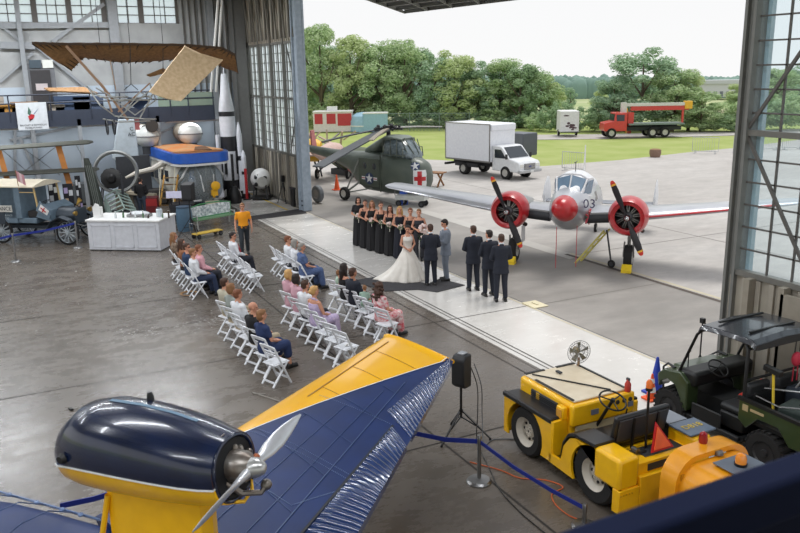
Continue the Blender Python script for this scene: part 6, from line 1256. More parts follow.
for x in (0,L):
    for y_ in (.02,1.45):
        part(MB().lathe([(.40,-.05),(.46,-.03),(.46,.03),(.40,.05)],(x,y_,.46),(0,1,0),26,cap=False),'tyre',RUB,A); b = MB(); b.lathe([(.38,-.03),(.40,0),(.38,.03)],(x,y_,.46),(0,1,0),26,cap=False); b.cyl((x,y_-.06,.46),(x,y_+.06,.46),.07,n=10)
        for k in range(12): a = 2*PI*k/12; b.cyl((x,y_,.46),(x+cos(a)*.39,y_,.46+sin(a)*.39),.017,n=5)
        part(b,'spoked_wheel',mat('spoke_grey',(160,168,172),.5),A)
part(MB().box(-1.5,2.9,.4,.5,.5,.62).box(-1.5,2.9,1.0,1.1,.5,.62).cyl((0,0,.46),(0,1.4,.46),.03,n=6).cyl((L,0,.46),(L,1.4,.46),.03,n=6).box(.6,1.7,-.1,.1,.4,.45),'chassis',AD,A)
part(MB().tube([(2.9,.4,.7),(3.2,.4,.65),(3.2,1.1,.65),(2.9,1.1,.7)],.025,6),'front_rail',STEEL,A)
AM = Matrix.Translation((w0.x,w0.y,0)) @ Matrix.Rotation(yaw,4,'Z')
for i, (lx, cc, lb) in enumerate(((-.1,((40,80,50),(220,220,220),(190,50,60)),'small green white and red flag on the ambulance roof edge'),(1.0,((206,150,160),(226,200,204),(206,150,160)),'small striped pink and white flag above the ambulance cab'))):
    q = AM @ Vector((lx,-.02,2.1)); t = thing('small_flag', lb, 'flag', q, yaw); part(MB().cyl((0,0,-.1),(-.05,0,.62),.012,n=6),'staff',WOOD,t)
    for k in range(3): part(MB().prism([(-.03+k*.1,0,.58-k*.05),(.07+k*.1,0,.53-k*.05),(.06+k*.1,.06,.16-k*.05),(-.04+k*.1,.05,.2-k*.05)],(0,.006,0)),'flag_stripe',mat('flag_%d_%d' % (i,k), cc[k], .8),t)
# low dark machinery on the floor behind counter, to fill the bays the photo shows crowded
for i, (px, py, w_, h_, c3, nm) in enumerate(((85,190,1.0,1.0,(70,74,76),'dark engine crate behind the display boards'),(132,196,1.2,.9,(120,112,96),'tan workbench left of the person in black'),(160,190,.8,.7,(60,58,56),'black equipment case under the cabin arm'),(183,206,.9,.7,(46,46,50),'black equipment case before the cabin nose'))):
    p = g(px,py+14); t = thing('equipment_case', nm, 'case', (p.x,p.y,0), -.3); m = mat('case_%d' % i, c3, .6); part(MB().box(-.4,.4,-w_/2,w_/2,.08,h_),'body',m,t,bev=.03); part(MB().box(-.42,.42,-w_/2-.02,w_/2+.02,h_-.12,h_+.02),'lid',m,t); part(MB().box(-.35,.35,-w_/2+.1,w_/2-.1,0,.08),'plinth',BLACK,t)
stripX(11.2, -39.5, -33.4, .1, mat('floor_yellow', (206,176,60), .7), .005, 'trim_yellow_line')
coil = MB(); p = g(189,294); rr = random.Random(5)
for k in range(3): coil.tube([(p.x+cos(a)*(.2+.02*k), p.y+sin(a)*(.2+.02*k), .012+.008*k) for a in [2*PI*j/20 for j in range(21)]], .008, 5)
tag(coil.build('rope_coil', mat('rope_tan', (180,140,96), .8)), 'small coil of tan rope on the floor left of the white-shirted man', 'rope')
# ---------------------------------------------------------------- blue and yellow amphibious aeroplane in the foreground
O_ = Vector((-7.32,-.1,0)); F_ = Vector((-.78,-.63,0)).normalized(); S_ = Vector((-.63,.78,0)).normalized()
P = thing('amphibious_aeroplane', 'glossy blue and yellow aeroplane with a rear-facing engine pod above its wing, nearest the camera', 'aeroplane', O_)
PEARL = mat('pinstripe_white', (226,226,222), .4); NAVYW = mat('wing_blue', (15,42,94), .42, col2=(12,36,82), ns=2, spec=.3); YELW = mat('wing_yellow', (246,184,16), .26, coat=.6, col2=(240,176,14), ns=2)
def L(p): return Vector(p)-O_
ZW = 1.8
LE0, LE1, TE0, TE1 = Vector((-7.75,.42,ZW)), Vector((-11.3,5.37,ZW)), Vector((-4.6,1.15,ZW)), Vector((-9.7,5.74,ZW))
D1, D0 = g(452,352,ZW), g(240,433,ZW)
def cdiag(s):
    a, b = LE0.lerp(LE1,s), TE0.lerp(TE1,s); u = b-a; v = D1-D0; w = D0-a; den = u.x*v.y-u.y*v.x; return min(.995, max(.004, (w.x*v.y-w.y*v.x)/den))
def wp(s, c, top=True, dz=0.0):
    a, b = LE0.lerp(LE1,s), TE0.lerp(TE1,s); ch = (b-a).length; t = max(0,min(1,c)); h = 5*.13*ch*(.2969*sqrt(t)-.126*t-.3516*t*t+.2843*t**3-.1036*t**4)
    p = a.lerp(b, t); k = 1 if s < .985 else .6
    z = (h*.75-.12 if top else -h*.75-.12)*1.0; return L(p+Vector((0,0,z*k+dz+(.0 if top else 0))))
m = MB(); ns = 60; nc1, nc2 = 10, 14; rows = []
for i in range(ns+1):
    s = i/ns; d = cdiag(s); cs = [d*(k/nc1)**1.6 for k in range(nc1)]+[d+(1-d)*k/nc2 for k in range(nc2+1)]; rows.append(cs)
nn = nc1+nc2+1; vs = []; fs = []; mi = []
for i, cs in enumerate(rows): vs += [wp(i/ns, c) for c in cs]+[wp(i/ns, c, False) for c in cs]
for i in range(ns):
    for k in range(nn-1):
        a = i*2*nn+k; b = (i+1)*2*nn+k; fs.append((a,a+1,b+1,b)); mi.append(0 if k < nc1 else 1); fs.append((a+nn,b+nn,b+nn+1,a+nn+1)); mi.append(0 if k < nc1 else 1)
for i in (0, ns): fs.append(tuple([i*2*nn+k for k in range(nn)]+[i*2*nn+nn+k for k in range(nn-1,0,-1)])); mi.append(1)
m.v = [p[:] for p in vs]; m.f = fs; m.m = mi
wing = m.build('wing', [YELW, NAVYW], P)
def st(a, b, n=30):           # (s,c) for a world xy point on the wing plane
    pass
def sc(px, py):
    w = g(px, py, ZW); lo, hi = 0.0, 1.0
    for _ in range(40):
        s = (lo+hi)/2; a, b = LE0.lerp(LE1,s), TE0.lerp(TE1,s); u = b-a
        if u.x*(w.y-a.y)-u.y*(w.x-a.x) > 0: hi = s
        else: lo = s
    a, b = LE0.lerp(LE1,s), TE0.lerp(TE1,s); return s, (w-a).dot(b-a)/(b-a).length_squared
# orientation check of the bisection
if sc(385,331)[0] < .5:
    def sc(px, py):
        w = g(px, py, ZW); lo, hi = 0.0, 1.0
        for _ in range(40):
            s = (lo+hi)/2; a, b = LE0.lerp(LE1,s), TE0.lerp(TE1,s); u = b-a
            if u.x*(w.y-a.y)-u.y*(w.x-a.x) > 0: lo = s
            else: hi = s
        a, b = LE0.lerp(LE1,s), TE0.lerp(TE1,s); return s, (w-a).dot(b-a)/(b-a).length_squared
def onwing(px, py, dz=.006): s, c = sc(px, py); return wp(s, c, True, dz)
def line(name, p, q, w_, m_, n=14, dz=.007):
    b = MB(); pts = [onwing(p[0]+(q[0]-p[0])*i/n, p[1]+(q[1]-p[1])*i/n, dz) for i in range(n+1)]
    for a, c in zip(pts, pts[1:]): b.bar(a, c, w_, .004)
    return b.build(name, m_, wing)
b = MB(); pts = [wp(s, cdiag(s), True, .006) for s in [.335+.66*i/30 for i in range(31)]]
for a, c in zip(pts, pts[1:]): b.bar(a, c, .016, .004)
b.build('pinstripe', PEARL, wing)
SEAM = mat('panel_seam', (48,72,116), .4); SEAMY = mat('yellow_seam', (150,104,10), .5)
def pline(p, q, w_, m_, n=16, dz=.006):
    b = MB(); pts = [wp(p[0]+(q[0]-p[0])*i/n, p[1]+(q[1]-p[1])*i/n, True, dz) for i in range(n+1)]
    for a, c in zip(pts, pts[1:]): b.bar(a, c, w_, .004)
    b.build('panel_seam', m_, wing)
pline((.56,.17),(.955,.17),.022,SEAMY)
for s_ in (.62,.76,.88): pline((s_,.18),(s_,max(.2,cdiag(s_)-.01)),.006,SEAMY,8)
for s_ in (.12,.26,.38,.5,.62,.74,.84): pline((s_,min(.7,cdiag(s_)+.02)),(s_,.7),.006,SEAM,8)
for c_, s0, s1 in ((.3,.02,.5),(.46,.02,.6),(.6,.02,.72),(.7,.02,.8)): pline((s0,c_),(s1,c_),.007 if c_ < .65 else .012,SEAM,24)
rv = MB()
for p, q, n in (((251,431),(350,475),60),((254,427),(353,471),60),((260,486),(291,503),26),((245,478),(262,487),14),((320,395),(395,420),40),((291,503),(352,480),40)):
    for i in range(n): c = onwing(p[0]+(q[0]-p[0])*i/n, p[1]+(q[1]-p[1])*i/n, .004); rv.lathe([(.007,0),(.004,.005)], c, (0,0,1), 6)
o = rv.build('rivets', mat('rivet_pale', (110,130,165), .4, .3), wing); o['kind'] = 'stuff'
def ribbed(name, q, n, amp, m_, dz=.012):        # q: 4 pixel corners  hinge a,b then trailing c,d
    A, B, C_, D = [onwing(*p, 0) for p in q]; rings = []; N_ = n*6
    for i in range(N_+1):
        t = i/N_; h = dz+amp*abs(sin(PI*t*n))**.5-(amp*.0); a, c = A.lerp(B,t), D.lerp(C_,t)
        row = [a.lerp(c,k/5)+Vector((0,0,h*(1 if 0 < k < 5 else .6))) for k in range(6)]; rings.append(row+[p-Vector((0,0,.05+h)) for p in reversed(row)])
    return MB().loft(rings).build(name, m_, P, ang=50)
RIBB = mat('ribbed_blue', (24,50,98), .24, coat=.7, col2=(20,44,88))
ribbed('aileron', [(387,407),(452,354),(453,362),(415,431)], 22, .016, RIBB)
ribbed('flap', [(392,421),(296,540),(352,548),(412,440)], 26, .022, RIBB)
line('hinge_gap', (393,420), (298,533), .03, mat('gap_dark', (10,14,24), .6), dz=.016)
tp = MB(); tp.tube([wp(1,c,True,-.03) for c in (0,.05,.2,.4,.6,.8,1)], .03, 6); tp.build('wing_tip_rail', YELW, P)
# engine pod
pod0, pod1 = L(O_-F_*.5+Vector((0,0,2.87))), L(O_-F_*2.27+Vector((0,0,3.05)))
ax = (pod1-pod0).normalized(); upz = S_.cross(ax).normalized(); upz = upz if upz.z > 0 else -upz; Lp = (pod1-pod0).length
prof = [(0,.03,.03,-.02),(.03,.13,.11,-.01),(.09,.21,.19,.0),(.2,.285,.275,.04),(.38,.345,.35,.09),(.62,.375,.375,.1),(.95,.38,.37,.08),(1.25,.365,.35,.05),(1.5,.34,.32,.02),(1.66,.31,.29,.0),(1.78,.28,.265,-.01),(Lp,.25,.25,-.01)]
n = 40; split = radians(-26)
def pring(t, w_, h_, dz, n=40):
    c = pod0+ax*t; out = []
    for k in range(n):
        a = 2*PI*k/n+radians(-9); ca, sa = cos(a), sin(a); e = 2.3; out.append(c+S_*(w_*copysign(abs(ca)**(2/e),ca))+upz*(h_*(copysign(abs(sa)**(2/e),sa))+dz))
    return out
m = MB(); rs = [pring(*p) for p in prof]
for i in range(len(rs)-1):
    for k in range(n):
        a = degrees(2*PI*(k+.5)/n)-9; k2 = (k+1) % n; mi_ = 1 if (189 <= a <= 351) or a < -9 else 0
        m.add([rs[i][k],rs[i][k2],rs[i+1][k2],rs[i+1][k]],[(0,1,2,3)],mi_)
m.add(rs[0],[tuple(range(n))],0)
me_o = m.build('engine_pod', [NAVY, YEL], P, fix=False)
bmm = bmesh.new(); bmm.from_mesh(me_o.data); bmesh.ops.remove_doubles(bmm, verts=bmm.verts, dist=.0005); bmesh.ops.recalc_face_normals(bmm, faces=bmm.faces); bmm.to_mesh(me_o.data); bmm.free(); me_o.data.set_sharp_from_angle(angle=radians(50))
b = MB()
for sgn in (0, 1):
    kk = 0 if sgn == 0 else 22
    pts = [r[kk]+ (S_*(.004 if sgn == 0 else -.004)) for r in rs[2:]]
    b.tube(pts, .008, 5)
b.build('pod_pinstripe', PEARL, me_o)
MB().loft([[p for p in pring(Lp+.002,.23,.23,-.01)],[p for p in pring(Lp-.2,.2,.2,-.01)]],cap=True).build('intake_dark', mat('intake_black', (14,16,20), .7), me_o)
b = MB(); b.tube([p for p in pring(Lp,.25,.25,-.01)]+[pring(Lp,.25,.25,-.01)[0]], .014, 6); b.build('rear_lip', NAVY, me_o)
b = MB(); c = pod0+ax*.36-S_*.315+upz*.1; b.tube([c, c-S_*.05], .035, 10); b.build('side_vent', mat('vent_dark', (60,66,80), .5), me_o); b = MB(); b.lathe([(.05,0),(.03,.03)], c-S_*.04, -S_, 12); 
b.build('vent_rim', BLACK, me_o)
vs_ = [pod0+ax*(.62+.9*i/12)+upz*(.5)+S_*(-.02+.05*j+.02*i/12) for i in range(13) for j in (0,1)]; b = MB().add(vs_, [(2*i,2*i+1,2*i+3,2*i+2) for i in range(12)]); o = b.build('walk_strip', mat('strip_pale_blue', (84,116,140), .5), me_o, fix=False); md = o.modifiers.new('wrap','SHRINKWRAP'); md.target = me_o; md.wrap_mode = 'ABOVE_SURFACE'; md.offset = .004
b = MB(); c = pod0+ax*.9+upz*.42+S_*.16; b.lathe([(.03,0),(.03,.04),(.018,.08)], c, upz, 10); b.build('filler_cap', BLACK, me_o)
EM = mat('engine_alloy', (150,146,140), .35, .7, col2=(112,100,90), ns=9); hb = L((-5.42,1.43,3.08)); rr = random.Random(14)
b = MB(); b.lathe([(.10,-.34),(.13,-.2),(.12,-.06),(.08,0)], hb, ax, 18)
for k in range(26):
    a = rr.uniform(0,2*PI); r_ = rr.uniform(.1,.22); c = hb+ax*rr.uniform(-.34,-.14)+S_*cos(a)*r_+upz*sin(a)*r_; b.ell(c, (rr.uniform(.02,.05),rr.uniform(.02,.05),rr.uniform(.02,.05)), 8, 5)
for k in range(5): a = 2*PI*k/5+.4; b.cyl(hb+ax*-.22+S_*cos(a)*.1+upz*sin(a)*.1, hb+ax*-.25+S_*cos(a)*.25+upz*sin(a)*.25, .045, n=10)
b.build('engine_block', EM, P)
b = MB(); b.tube([hb+ax*-.2-upz*.08-S_*.12, hb+ax*-.12-upz*.22-S_*.02, hb+ax*.0-upz*.24+S_*.06, hb+ax*.05-upz*.17+S_*.1], .025, 8); b.ell(hb+ax*.03-upz*.19+S_*.1, (.045,.045,.045), 10, 6); b.build('exhaust_pipe', EM, P)
b = MB(); b.ell(hb+upz*.05+S_*.07, (.04,.03,.03), 8, 5); b.ell(hb-upz*.0+S_*.04+ax*.03, (.03,.03,.03), 8, 5); b.build('copper_fitting', mat('copper', (170,96,60), .4, .6), P)
b = MB(); b.tube([pod1-upz*.24-S_*.13+ax*-.05, pod1-upz*.29+ax*.04, pod1-upz*.26+S_*.13+ax*.03, pod1-upz*.15+S_*.22-ax*.03], .016, 6); b.build('yellow_guard', YEL, P)
MB().lathe([(.075,-.05),(.08,.04),(.05,.1),(.02,.12)], hb, ax, 16).build('prop_hub', mat('hub_alloy', (190,190,188), .3, .7), P)
PBM = mat('propeller_alloy', (206,208,212), .3, .45)
for sg in (1, -1):
    dv = (S_*cos(radians(9))+upz*sin(radians(9)))*sg; sv = dv.cross(ax).normalized(); rg = []
    for r_, w_, t_, tw in [(.04,.04,.04,1.1),(.12,.042,.034,1.0),(.24,.06,.022,.8),(.38,.066,.014,.6),(.52,.054,.01,.5),(.66,.032,.007,.4),(.75,.008,.003,.4)]:
        cv = sv*cos(tw)+ax*sin(tw)*(1); nv = dv.cross(cv); rg.append([hb+dv*r_+cv*w_*cos(2*PI*k/14)+nv*t_*sin(2*PI*k/14) for k in range(14)])
    MB().loft(rg).build('propeller_blade', PBM, P)
# pylon and hull
b = MB(); b.loft([[L(O_-F_*t)+S_*y+Vector((0,0,z)) for t, y in ((.98,-.02),(1.05,.13),(1.5,.17),(1.98,.1),(2.02,0),(1.98,-.1),(1.5,-.17),(1.05,-.13))] for z in (1.5,2.2,2.62,2.85)]); b.build('pylon', YEL, P, ang=40)
for t in (.92,): MB().cyl(L(O_-F_*(t-.02)-S_*.22)+Vector((0,0,1.8)), L(O_-F_*(t+.15)-S_*.14)+Vector((0,0,2.62)), .025, n=8).build('brace_strut', YEL, P)
b = MB(); b.loft([[L(O_+F_*t)+S_*(y*w_)+Vector((0,0,z0+dz)) for y, dz in ((0,.34*h_),(.4,.3*h_),(.62,.1*h_),(.64,-.15),(.5,-.6),(.2,-.95),(-.2,-.95),(-.5,-.6),(-.64,-.15),(-.62,.1*h_),(-.4,.3*h_))] for t, w_, z0, h_ in ((2.6,.1,1.35,.3),(2.3,.5,1.45,.5),(1.7,.8,1.58,.6),(1.0,.95,1.66,.6),(0,1.0,1.66,.4),(-1.5,1.0,1.66,.4),(-3.5,.7,1.8,.4),(-5.5,.25,2.1,.4))]); b.build('hull', NAVYW, P, sub=1)
for t in (.2,.6,1.0,1.4): MB().tube([L(O_+F_*t)+S_*y+Vector((0,0,z)) for y, z in ((-.6,1.74),(-.3,1.93),(0,1.97),(.3,1.93),(.6,1.74))], .006, 5).build('hull_seam', SEAM, P)
b = MB(); b.tube([L(O_+F_*t)+S_*.6+Vector((0,0,1.74)) for t in (-.4,0,.5,1.0,1.4)], .014, 6); [b.ell(L(O_+F_*t)+S_*.58+Vector((0,0,1.755)), (.045,.03,.014), 8, 5) for t in (.1,.35,.7,1.1)]; b.build('deck_rail', mat('rail_blue_bright', (90,112,150), .25, .4), P)
for s in (-1, 1): MB().bar(L(O_-F_*.2+S_*s*.75)+Vector((0,0,.3)), L(O_-F_*.3+S_*s*.55)+Vector((0,0,1.3)), .07).build('gear_leg', STEEL, P); wheel('main_wheel', P, L(O_-F_*.2+S_*s*.8)+Vector((0,0,.3)), .3, .18, RIM, axis=S_)
wheel('nose_wheel', P, L(O_+F_*1.9)+Vector((0,0,.22)), .22, .14, RIM, axis=S_); MB().bar(L(O_+F_*1.9)+Vector((0,0,.25)), L(O_+F_*1.8)+Vector((0,0,1.2)), .06).build('gear_leg', STEEL, P)
# left wing of the aeroplane lies outside the frame, its root only
# ---------------------------------------------------------------- tow tractor (local x forward = world -X, local y = world -Y)
T = thing('tow_tractor', 'yellow airport tow tractor with cream bonnet and black seat, nearest the rope belt', 'tractor', (-8.6,7.7,0), PI)
def pb(t, n, m, *bxs, **k):
    b = MB(); [b.box(*q) for q in bxs]; return b.build(n, m, t, **k)
BLV = mat('black_vinyl', (34,34,36), .35); CRB = mat('bonnet_cream', (226,212,186), .45, col2=(214,198,170), ns=4)
def arch_side(x0, x1, z0, z1, wx, wz, wr, n=12):
    P_ = [(x0,z0),(x0,z1),(x1,z1),(x1,z0)]; a0 = asin(max(-1,min(1,(z0-wz)/wr))); out = [(x0,z0),(x0,z1),(x1,z1),(x1,z0)]
    for i in range(n, -1, -1): a = a0+(PI-2*a0)*i/n; out.append((wx+wr*cos(a), wz+wr*sin(a)))
    return out
for s in (-1, 1):
    yo = .8 if s > 0 else -.84
    MB().prism([(x,yo,z) for x, z in arch_side(1.38,.12,.2,.86,.82,.40,.47)],(0,.04,0)).build('front_side_panel', YEL, T, bev=.01)
    pb(T,'fender_top',BLV,(.16,1.36,.56 if s > 0 else -.83,.83 if s > 0 else -.56,.84,.90),bev=.02)
    pb(T,'fender_edge',BLACK,(.14,1.4,.79 if s > 0 else -.86,.86 if s > 0 else -.79,.82,.90),bev=.02)
pb(T,'front_plate',YEL,(1.3,1.38,-.82,.82,.2,.86),bev=.03); pb(T,'rear_bulkhead_front',YEL,(.1,.16,.5,.83,.2,.86),(.1,.16,-.83,-.5,.2,.86),bev=.01)
bon = pb(T,'bonnet',YEL,(.02,1.36,-.56,.56,.5,1.12),bev=.06); pb(T,'bonnet_top',CRB,(.04,1.3,-.50,.50,1.12,1.15),bev=.01)
b = MB(); b.bar((1.28,.5,1.16),(1.28,.12,1.16),.05,.012); b.bar((1.28,-.12,1.16),(1.28,-.5,1.16),.05,.012); b.bar((.06,.5,1.16),(1.0,.5,1.16),.04,.012); b.bar((.06,-.5,1.16),(1.2,-.5,1.16),.04,.012); b.build('rubber_strip', BLACK, T)
MB().bar((1.2,.42,1.165),(.1,-.25,1.165),.022,.015).build('bonnet_strap', BLACK, T); MB().bx((1.05,.0,1.175),(.12,.06,.03)).build('bonnet_latch', DSTEEL, T, bev=.01)
pb(T,'side_vent',mat('vent_slats',(70,72,76),.5),(.35,1.0,.56,.58,.9,1.02)); b = MB(); [b.box(.35,1.0,.578,.59,z,z+.012) for z in (.92,.95,.98)]; b.build('vent_slat', BLACK, T); pb(T,'side_badge',mat('badge_yellow',(220,170,60),.4),(.78,.86,.58,.59,.91,1.01))
pb(T,'side_lamp_box',YEL,(.08,.24,.58,.68,.86,1.06),bev=.02); pb(T,'lamp_face',mat('lamp_amber',(220,160,60),.3),(.1,.22,.68,.69,.9,1.02))
dash = pb(T,'dashboard',YEL,(-.06,.04,-.6,.6,.78,1.12),bev=.03); pb(T,'kick_panel',mat('kick_cream',(200,190,160),.5),(-.04,.0,-.5,.5,.62,.8)); pb(T,'footwell',BLACK,(-.06,.02,-.56,.56,.28,.64),(-.5,.0,-.56,.56,.24,.28))
for i, y in enumerate((-.25,-.38,-.5)): MB().lathe([(.035,0),(.035,.015)],(-.06,y,1.02),(-1,0,0),16).build('gauge', mat('gauge_face',(60,60,60),.2), T)
pb(T,'plate',mat('data_plate',(120,124,140),.4),(-.075,-.06,-.56,-.46,.9,.98),(-.075,-.06,.12,.26,.92,1.0))
MB().cyl((-.02,.1,.7),(-.36,.14,1.22),.025,n=8).build('steering_column', BLACK, T); c = Vector((-.38,.14,1.25)); nrm = Vector((-.45,0,1)).normalized()
b = MB(); u, v, _ = frame(nrm); pts = [c+u*.2*cos(2*PI*k/28)+v*.2*sin(2*PI*k/28) for k in range(29)]; b.tube(pts,.014,6); [b.cyl(c,c+u*.2*cos(a)+v*.2*sin(a),.011,n=5) for a in (.3,2.4,4.5)]; b.lathe([(.04,-.01),(.03,.03)],c,nrm,12); b.build('steering_wheel', BLACK, T)
b = MB(); b.bar((-.1,.25,.3),(-.2,.28,.6),.025); b.bar((-.1,.0,.3),(-.2,.0,.6),.025); b.bx((-.2,.28,.6),(.03,.1,.08)); b.bx((-.2,.0,.6),(.03,.1,.08)); b.build('pedal', DSTEEL, T)
MB().cyl((-.12,-.3,.4),(-.2,-.32,.95),.012,n=6).build('gear_lever', BLACK, T)
# step plate, rear fenders
for s in (-1, 1):
    yo = .8 if s > 0 else -.84; y0, y1 = (.5,.86) if s > 0 else (-.86,-.5)
    MB().prism([(x,yo,z) for x, z in [(.16,.2),(.16,.34),(-.1,.34),(-.16,.6),(-.3,.78),(-.42,.83),(-1.0,.83),(-1.08,.46),(-1.36,.46),(-1.36,.14),(-1.22,.14)]+[(-.8+.46*cos(a),.40+.46*sin(a)) for a in [PI*1.12-(PI*1.28)*i/14 for i in range(15)]]],(0,.04,0)).build('rear_side_panel', YEL, T)
    b = MB(); pr3 = [(-.12,.42),(-.16,.62),(-.28,.8),(-.42,.86),(-.86,.88)]
    for p, q in zip(pr3, pr3[1:]): b.prism([(p[0],y0,p[1]),(q[0],y0,q[1]),(q[0],y1,q[1]),(p[0],y1,p[1])],(0,0,.05))
    b.build('fender_cushion', BLV, T, bev=.015)
    pb(T,'rear_fender_box',YEL,(-1.36,-.84,y0 if s > 0 else -.84,y1 if s < 0 else .86,.44,.90),bev=.05); pb(T,'rear_lower_panel',YEL,(-1.38,-1.24,y0,y1 if s > 0 else -.5,.12,.46),bev=.01)
    pb(T,'step',BLACK,(-.1,.12,.56 if s > 0 else -.82,.82 if s > 0 else -.56,.26,.3))
    pb(T,'cream_panel' if False else 'inner_panel',YEL,(-.34,-.1,.5 if s > 0 else -.54,.54 if s > 0 else -.5,.24,.6))
pb(T,'rear_plate',YEL,(-1.38,-1.3,-.49,.49,.12,.58),(-1.3,-.9,-.5,.5,.5,.74),bev=.01); pb(T,'rear_slot',mat('slot_dark',(50,52,56),.5),(-1.31,-1.3,-.3,.3,.6,.7),(-1.2,-.95,-.45,.25,.74,.75)); pb(T,'steel_pad',mat('pad_grey',(96,98,104),.5),(-1.33,-1.3,-.42,.42,.42,.56))
for k in range(5): MB().cyl((-1.385,.84-k*.05,.4),(-1.395,.84-k*.05,.4),.012,n=8).build('bolt', mat('bolt_yellow',(214,160,20),.4), T)
# seat
pb(T,'seat_base',YEL,(-.86,-.2,-.5,.5,.3,.66),bev=.02); pb(T,'seat_cushion',BLV,(-.72,-.22,-.48,.48,.66,.80),bev=.05)
MB().bx((-.80,0,1.02),(.09,1.0,.46),ry=-.2).build('backrest', BLV, T, bev=.035); MB().bx((-.855,0,1.02),(.02,.9,.36),ry=-.2).build('backrest_shell', mat('shell_grey',(58,58,62),.4), T, bev=.02)
for y in (-.25,.2): MB().bar((-.87,y,.72),(-.90,y,1.2),.03).build('backrest_bracket', BLACK, T)
pole = MB().cyl((-1.0,.06,.72),(-1.0,.06,1.62),.018,n=8).build('beacon_pole', BLACK, T); MB().cyl((-1.0,.06,1.62),(-1.0,.06,1.66),.05,n=12).build('beacon_base', BLACK, pole); MB().lathe([(.045,1.66),(.045,1.74),(.02,1.78)],(-1.0,.06,0),n=14).build('beacon_lens', mat('amber_lens',(236,120,50),.2), pole)
b = MB(); b.prism([(-1.2,.16,.78),(-1.2,-.26,.78),(-1.04,-.05,1.14)],(-.012,0,.006)); b.build('slow_vehicle_triangle', mat('signal_red',(200,30,30),.5), T); b = MB(); b.prism([(-1.205,.105,.81),(-1.205,-.205,.81),(-1.085,-.05,1.08)],(-.014,0,.008)); b.build('triangle_face', mat('signal_orange',(255,110,60),.5), T)
b = MB(); b.bx((-1.05,.25,.76),(.1,.22,.05)); b.cyl((-1.1,.3,.8),(-1.0,.3,.8),.04,n=10); b.build('battery_bits', STEEL, T)
sgn = MB().bx((-1.1,-.72,.93),(.42,.5,.03),ry=0).build('sign_plate', mat('plate_slate',(96,110,128),.4), T, bev=.01); text('plate_text', 'D818', .16, mat('plate_yellow',(210,180,70),.5), T, (-1.1,-.72,.95), (0,0,-PI/2))
MB().bx((-.62,-.68,.93),(.5,.36,.02)).build('far_fender_top', mat('pad_light',(130,136,146),.35), T)
for x in (.82,-.80):
    for s in (-1, 1):
        y = s*.70; r_ = .40 if x > 0 else .43; o = MB().lathe([(.24,-.12),(r_*.9,-.13),(r_,-.08),(r_,.08),(r_*.9,.13),(.24,.12)],(x,y,r_),(0,1,0),32,cap=False).build('tyre', RUB, T)
        b = MB(); b.lathe([(.02,.05),(.09,.05),(.1,.02),(.17,.0),(.18,.04),(.22,.07),(.245,.12),(.25,.12),(.25,-.12),(.2,-.1),(.02,-.02)],(x,y,r_),(0,s,0),28,cap=False)
        [b.cyl((x+cos(2*PI*k/6)*.07,y+s*.04,r_+sin(2*PI*k/6)*.07),(x+cos(2*PI*k/6)*.07,y+s*.075,r_+sin(2*PI*k/6)*.07),.013,n=6) for k in range(6)]; b.build('rim', mat('rim_cream',(206,198,184),.4), T); b = MB(); [b.cyl((x+cos(2*PI*k/8)*.135,y+s*.015,r_+sin(2*PI*k/8)*.135),(x+cos(2*PI*k/8)*.135,y+s*.032,r_+sin(2*PI*k/8)*.135),.022,n=8) for k in range(8)]; b.lathe([(.2,.052),(.225,.072)],(x,y,r_),(0,s,0),24,cap=False); b.build('rim_holes', mat('hole_dark',(50,46,42),.8), T)
pb(T,'chassis',BLACK,(-1.25,1.3,-.5,.5,.2,.5)); 
t = thing('fire_hydrant_bottle', 'small red extinguisher bottle on the far end of the tractor dashboard', 'extinguisher', (-8.6-.0,7.7+.5,1.12)); MB().lathe([(.045,0),(.05,.03),(.05,.12),(.03,.16),(.015,.2)],(0,0,0)).build('bottle', mat('bottle_red',(190,60,50),.4), t); MB().bx((0,0,.2),(.06,.03,.04)).build('valve', DSTEEL, t)
# pedestal fan
p = oD(579,352,12.75); t = thing('pedestal_fan', 'round grey pedestal fan standing behind the tow tractor bonnet', 'fan', (p.x,p.y,0), YAW+.2); z = p.z
MB().cyl((0,0,0),(0,0,z-.1),.022,n=8).build('pole', mat('fan_pole_tan',(150,120,90),.5), t); MB().lathe([(.2,0),(.2,.03),(.03,.05)],(0,0,0),n=20).build('base', DSTEEL, t)
b = MB(); R__ = .2
for k in range(28): a = 2*PI*k/28; b.tube([(cos(a)*.03,-.07,z+sin(a)*.03),(cos(a)*.14,-.06,z+sin(a)*.14),(cos(a)*R__,0,z+sin(a)*R__),(cos(a)*.14,.06,z+sin(a)*.14),(cos(a)*.03,.07,z+sin(a)*.03)],.0022,4)
for r_, y in ((.2,0),(.13,-.06),(.13,.06)): b.tube([(r_*cos(2*PI*k/30),y,z+r_*sin(2*PI*k/30)) for k in range(31)],.005,5)
b.build('guard', mat('guard_grey',(150,150,150),.4,.3), t)
for k in range(5):
    a = 2*PI*k/5+.3; c, s = cos(a), sin(a); MB().prism([(c*.03-s*.015,-.012,z+s*.03+c*.015),(c*.17-s*.05,-.02,z+s*.17+c*.05),(c*.175+s*.03,.02,z+s*.175-c*.03),(c*.03+s*.015,.012,z+s*.03-c*.015)],(0,.003,0)).build('fan_blade', mat('blade_olive',(126,120,96),.4), t)
MB().ell((0,.1,z),(.06,.09,.06),12,8).build('motor', mat('motor_ochre',(150,130,84),.4), t)
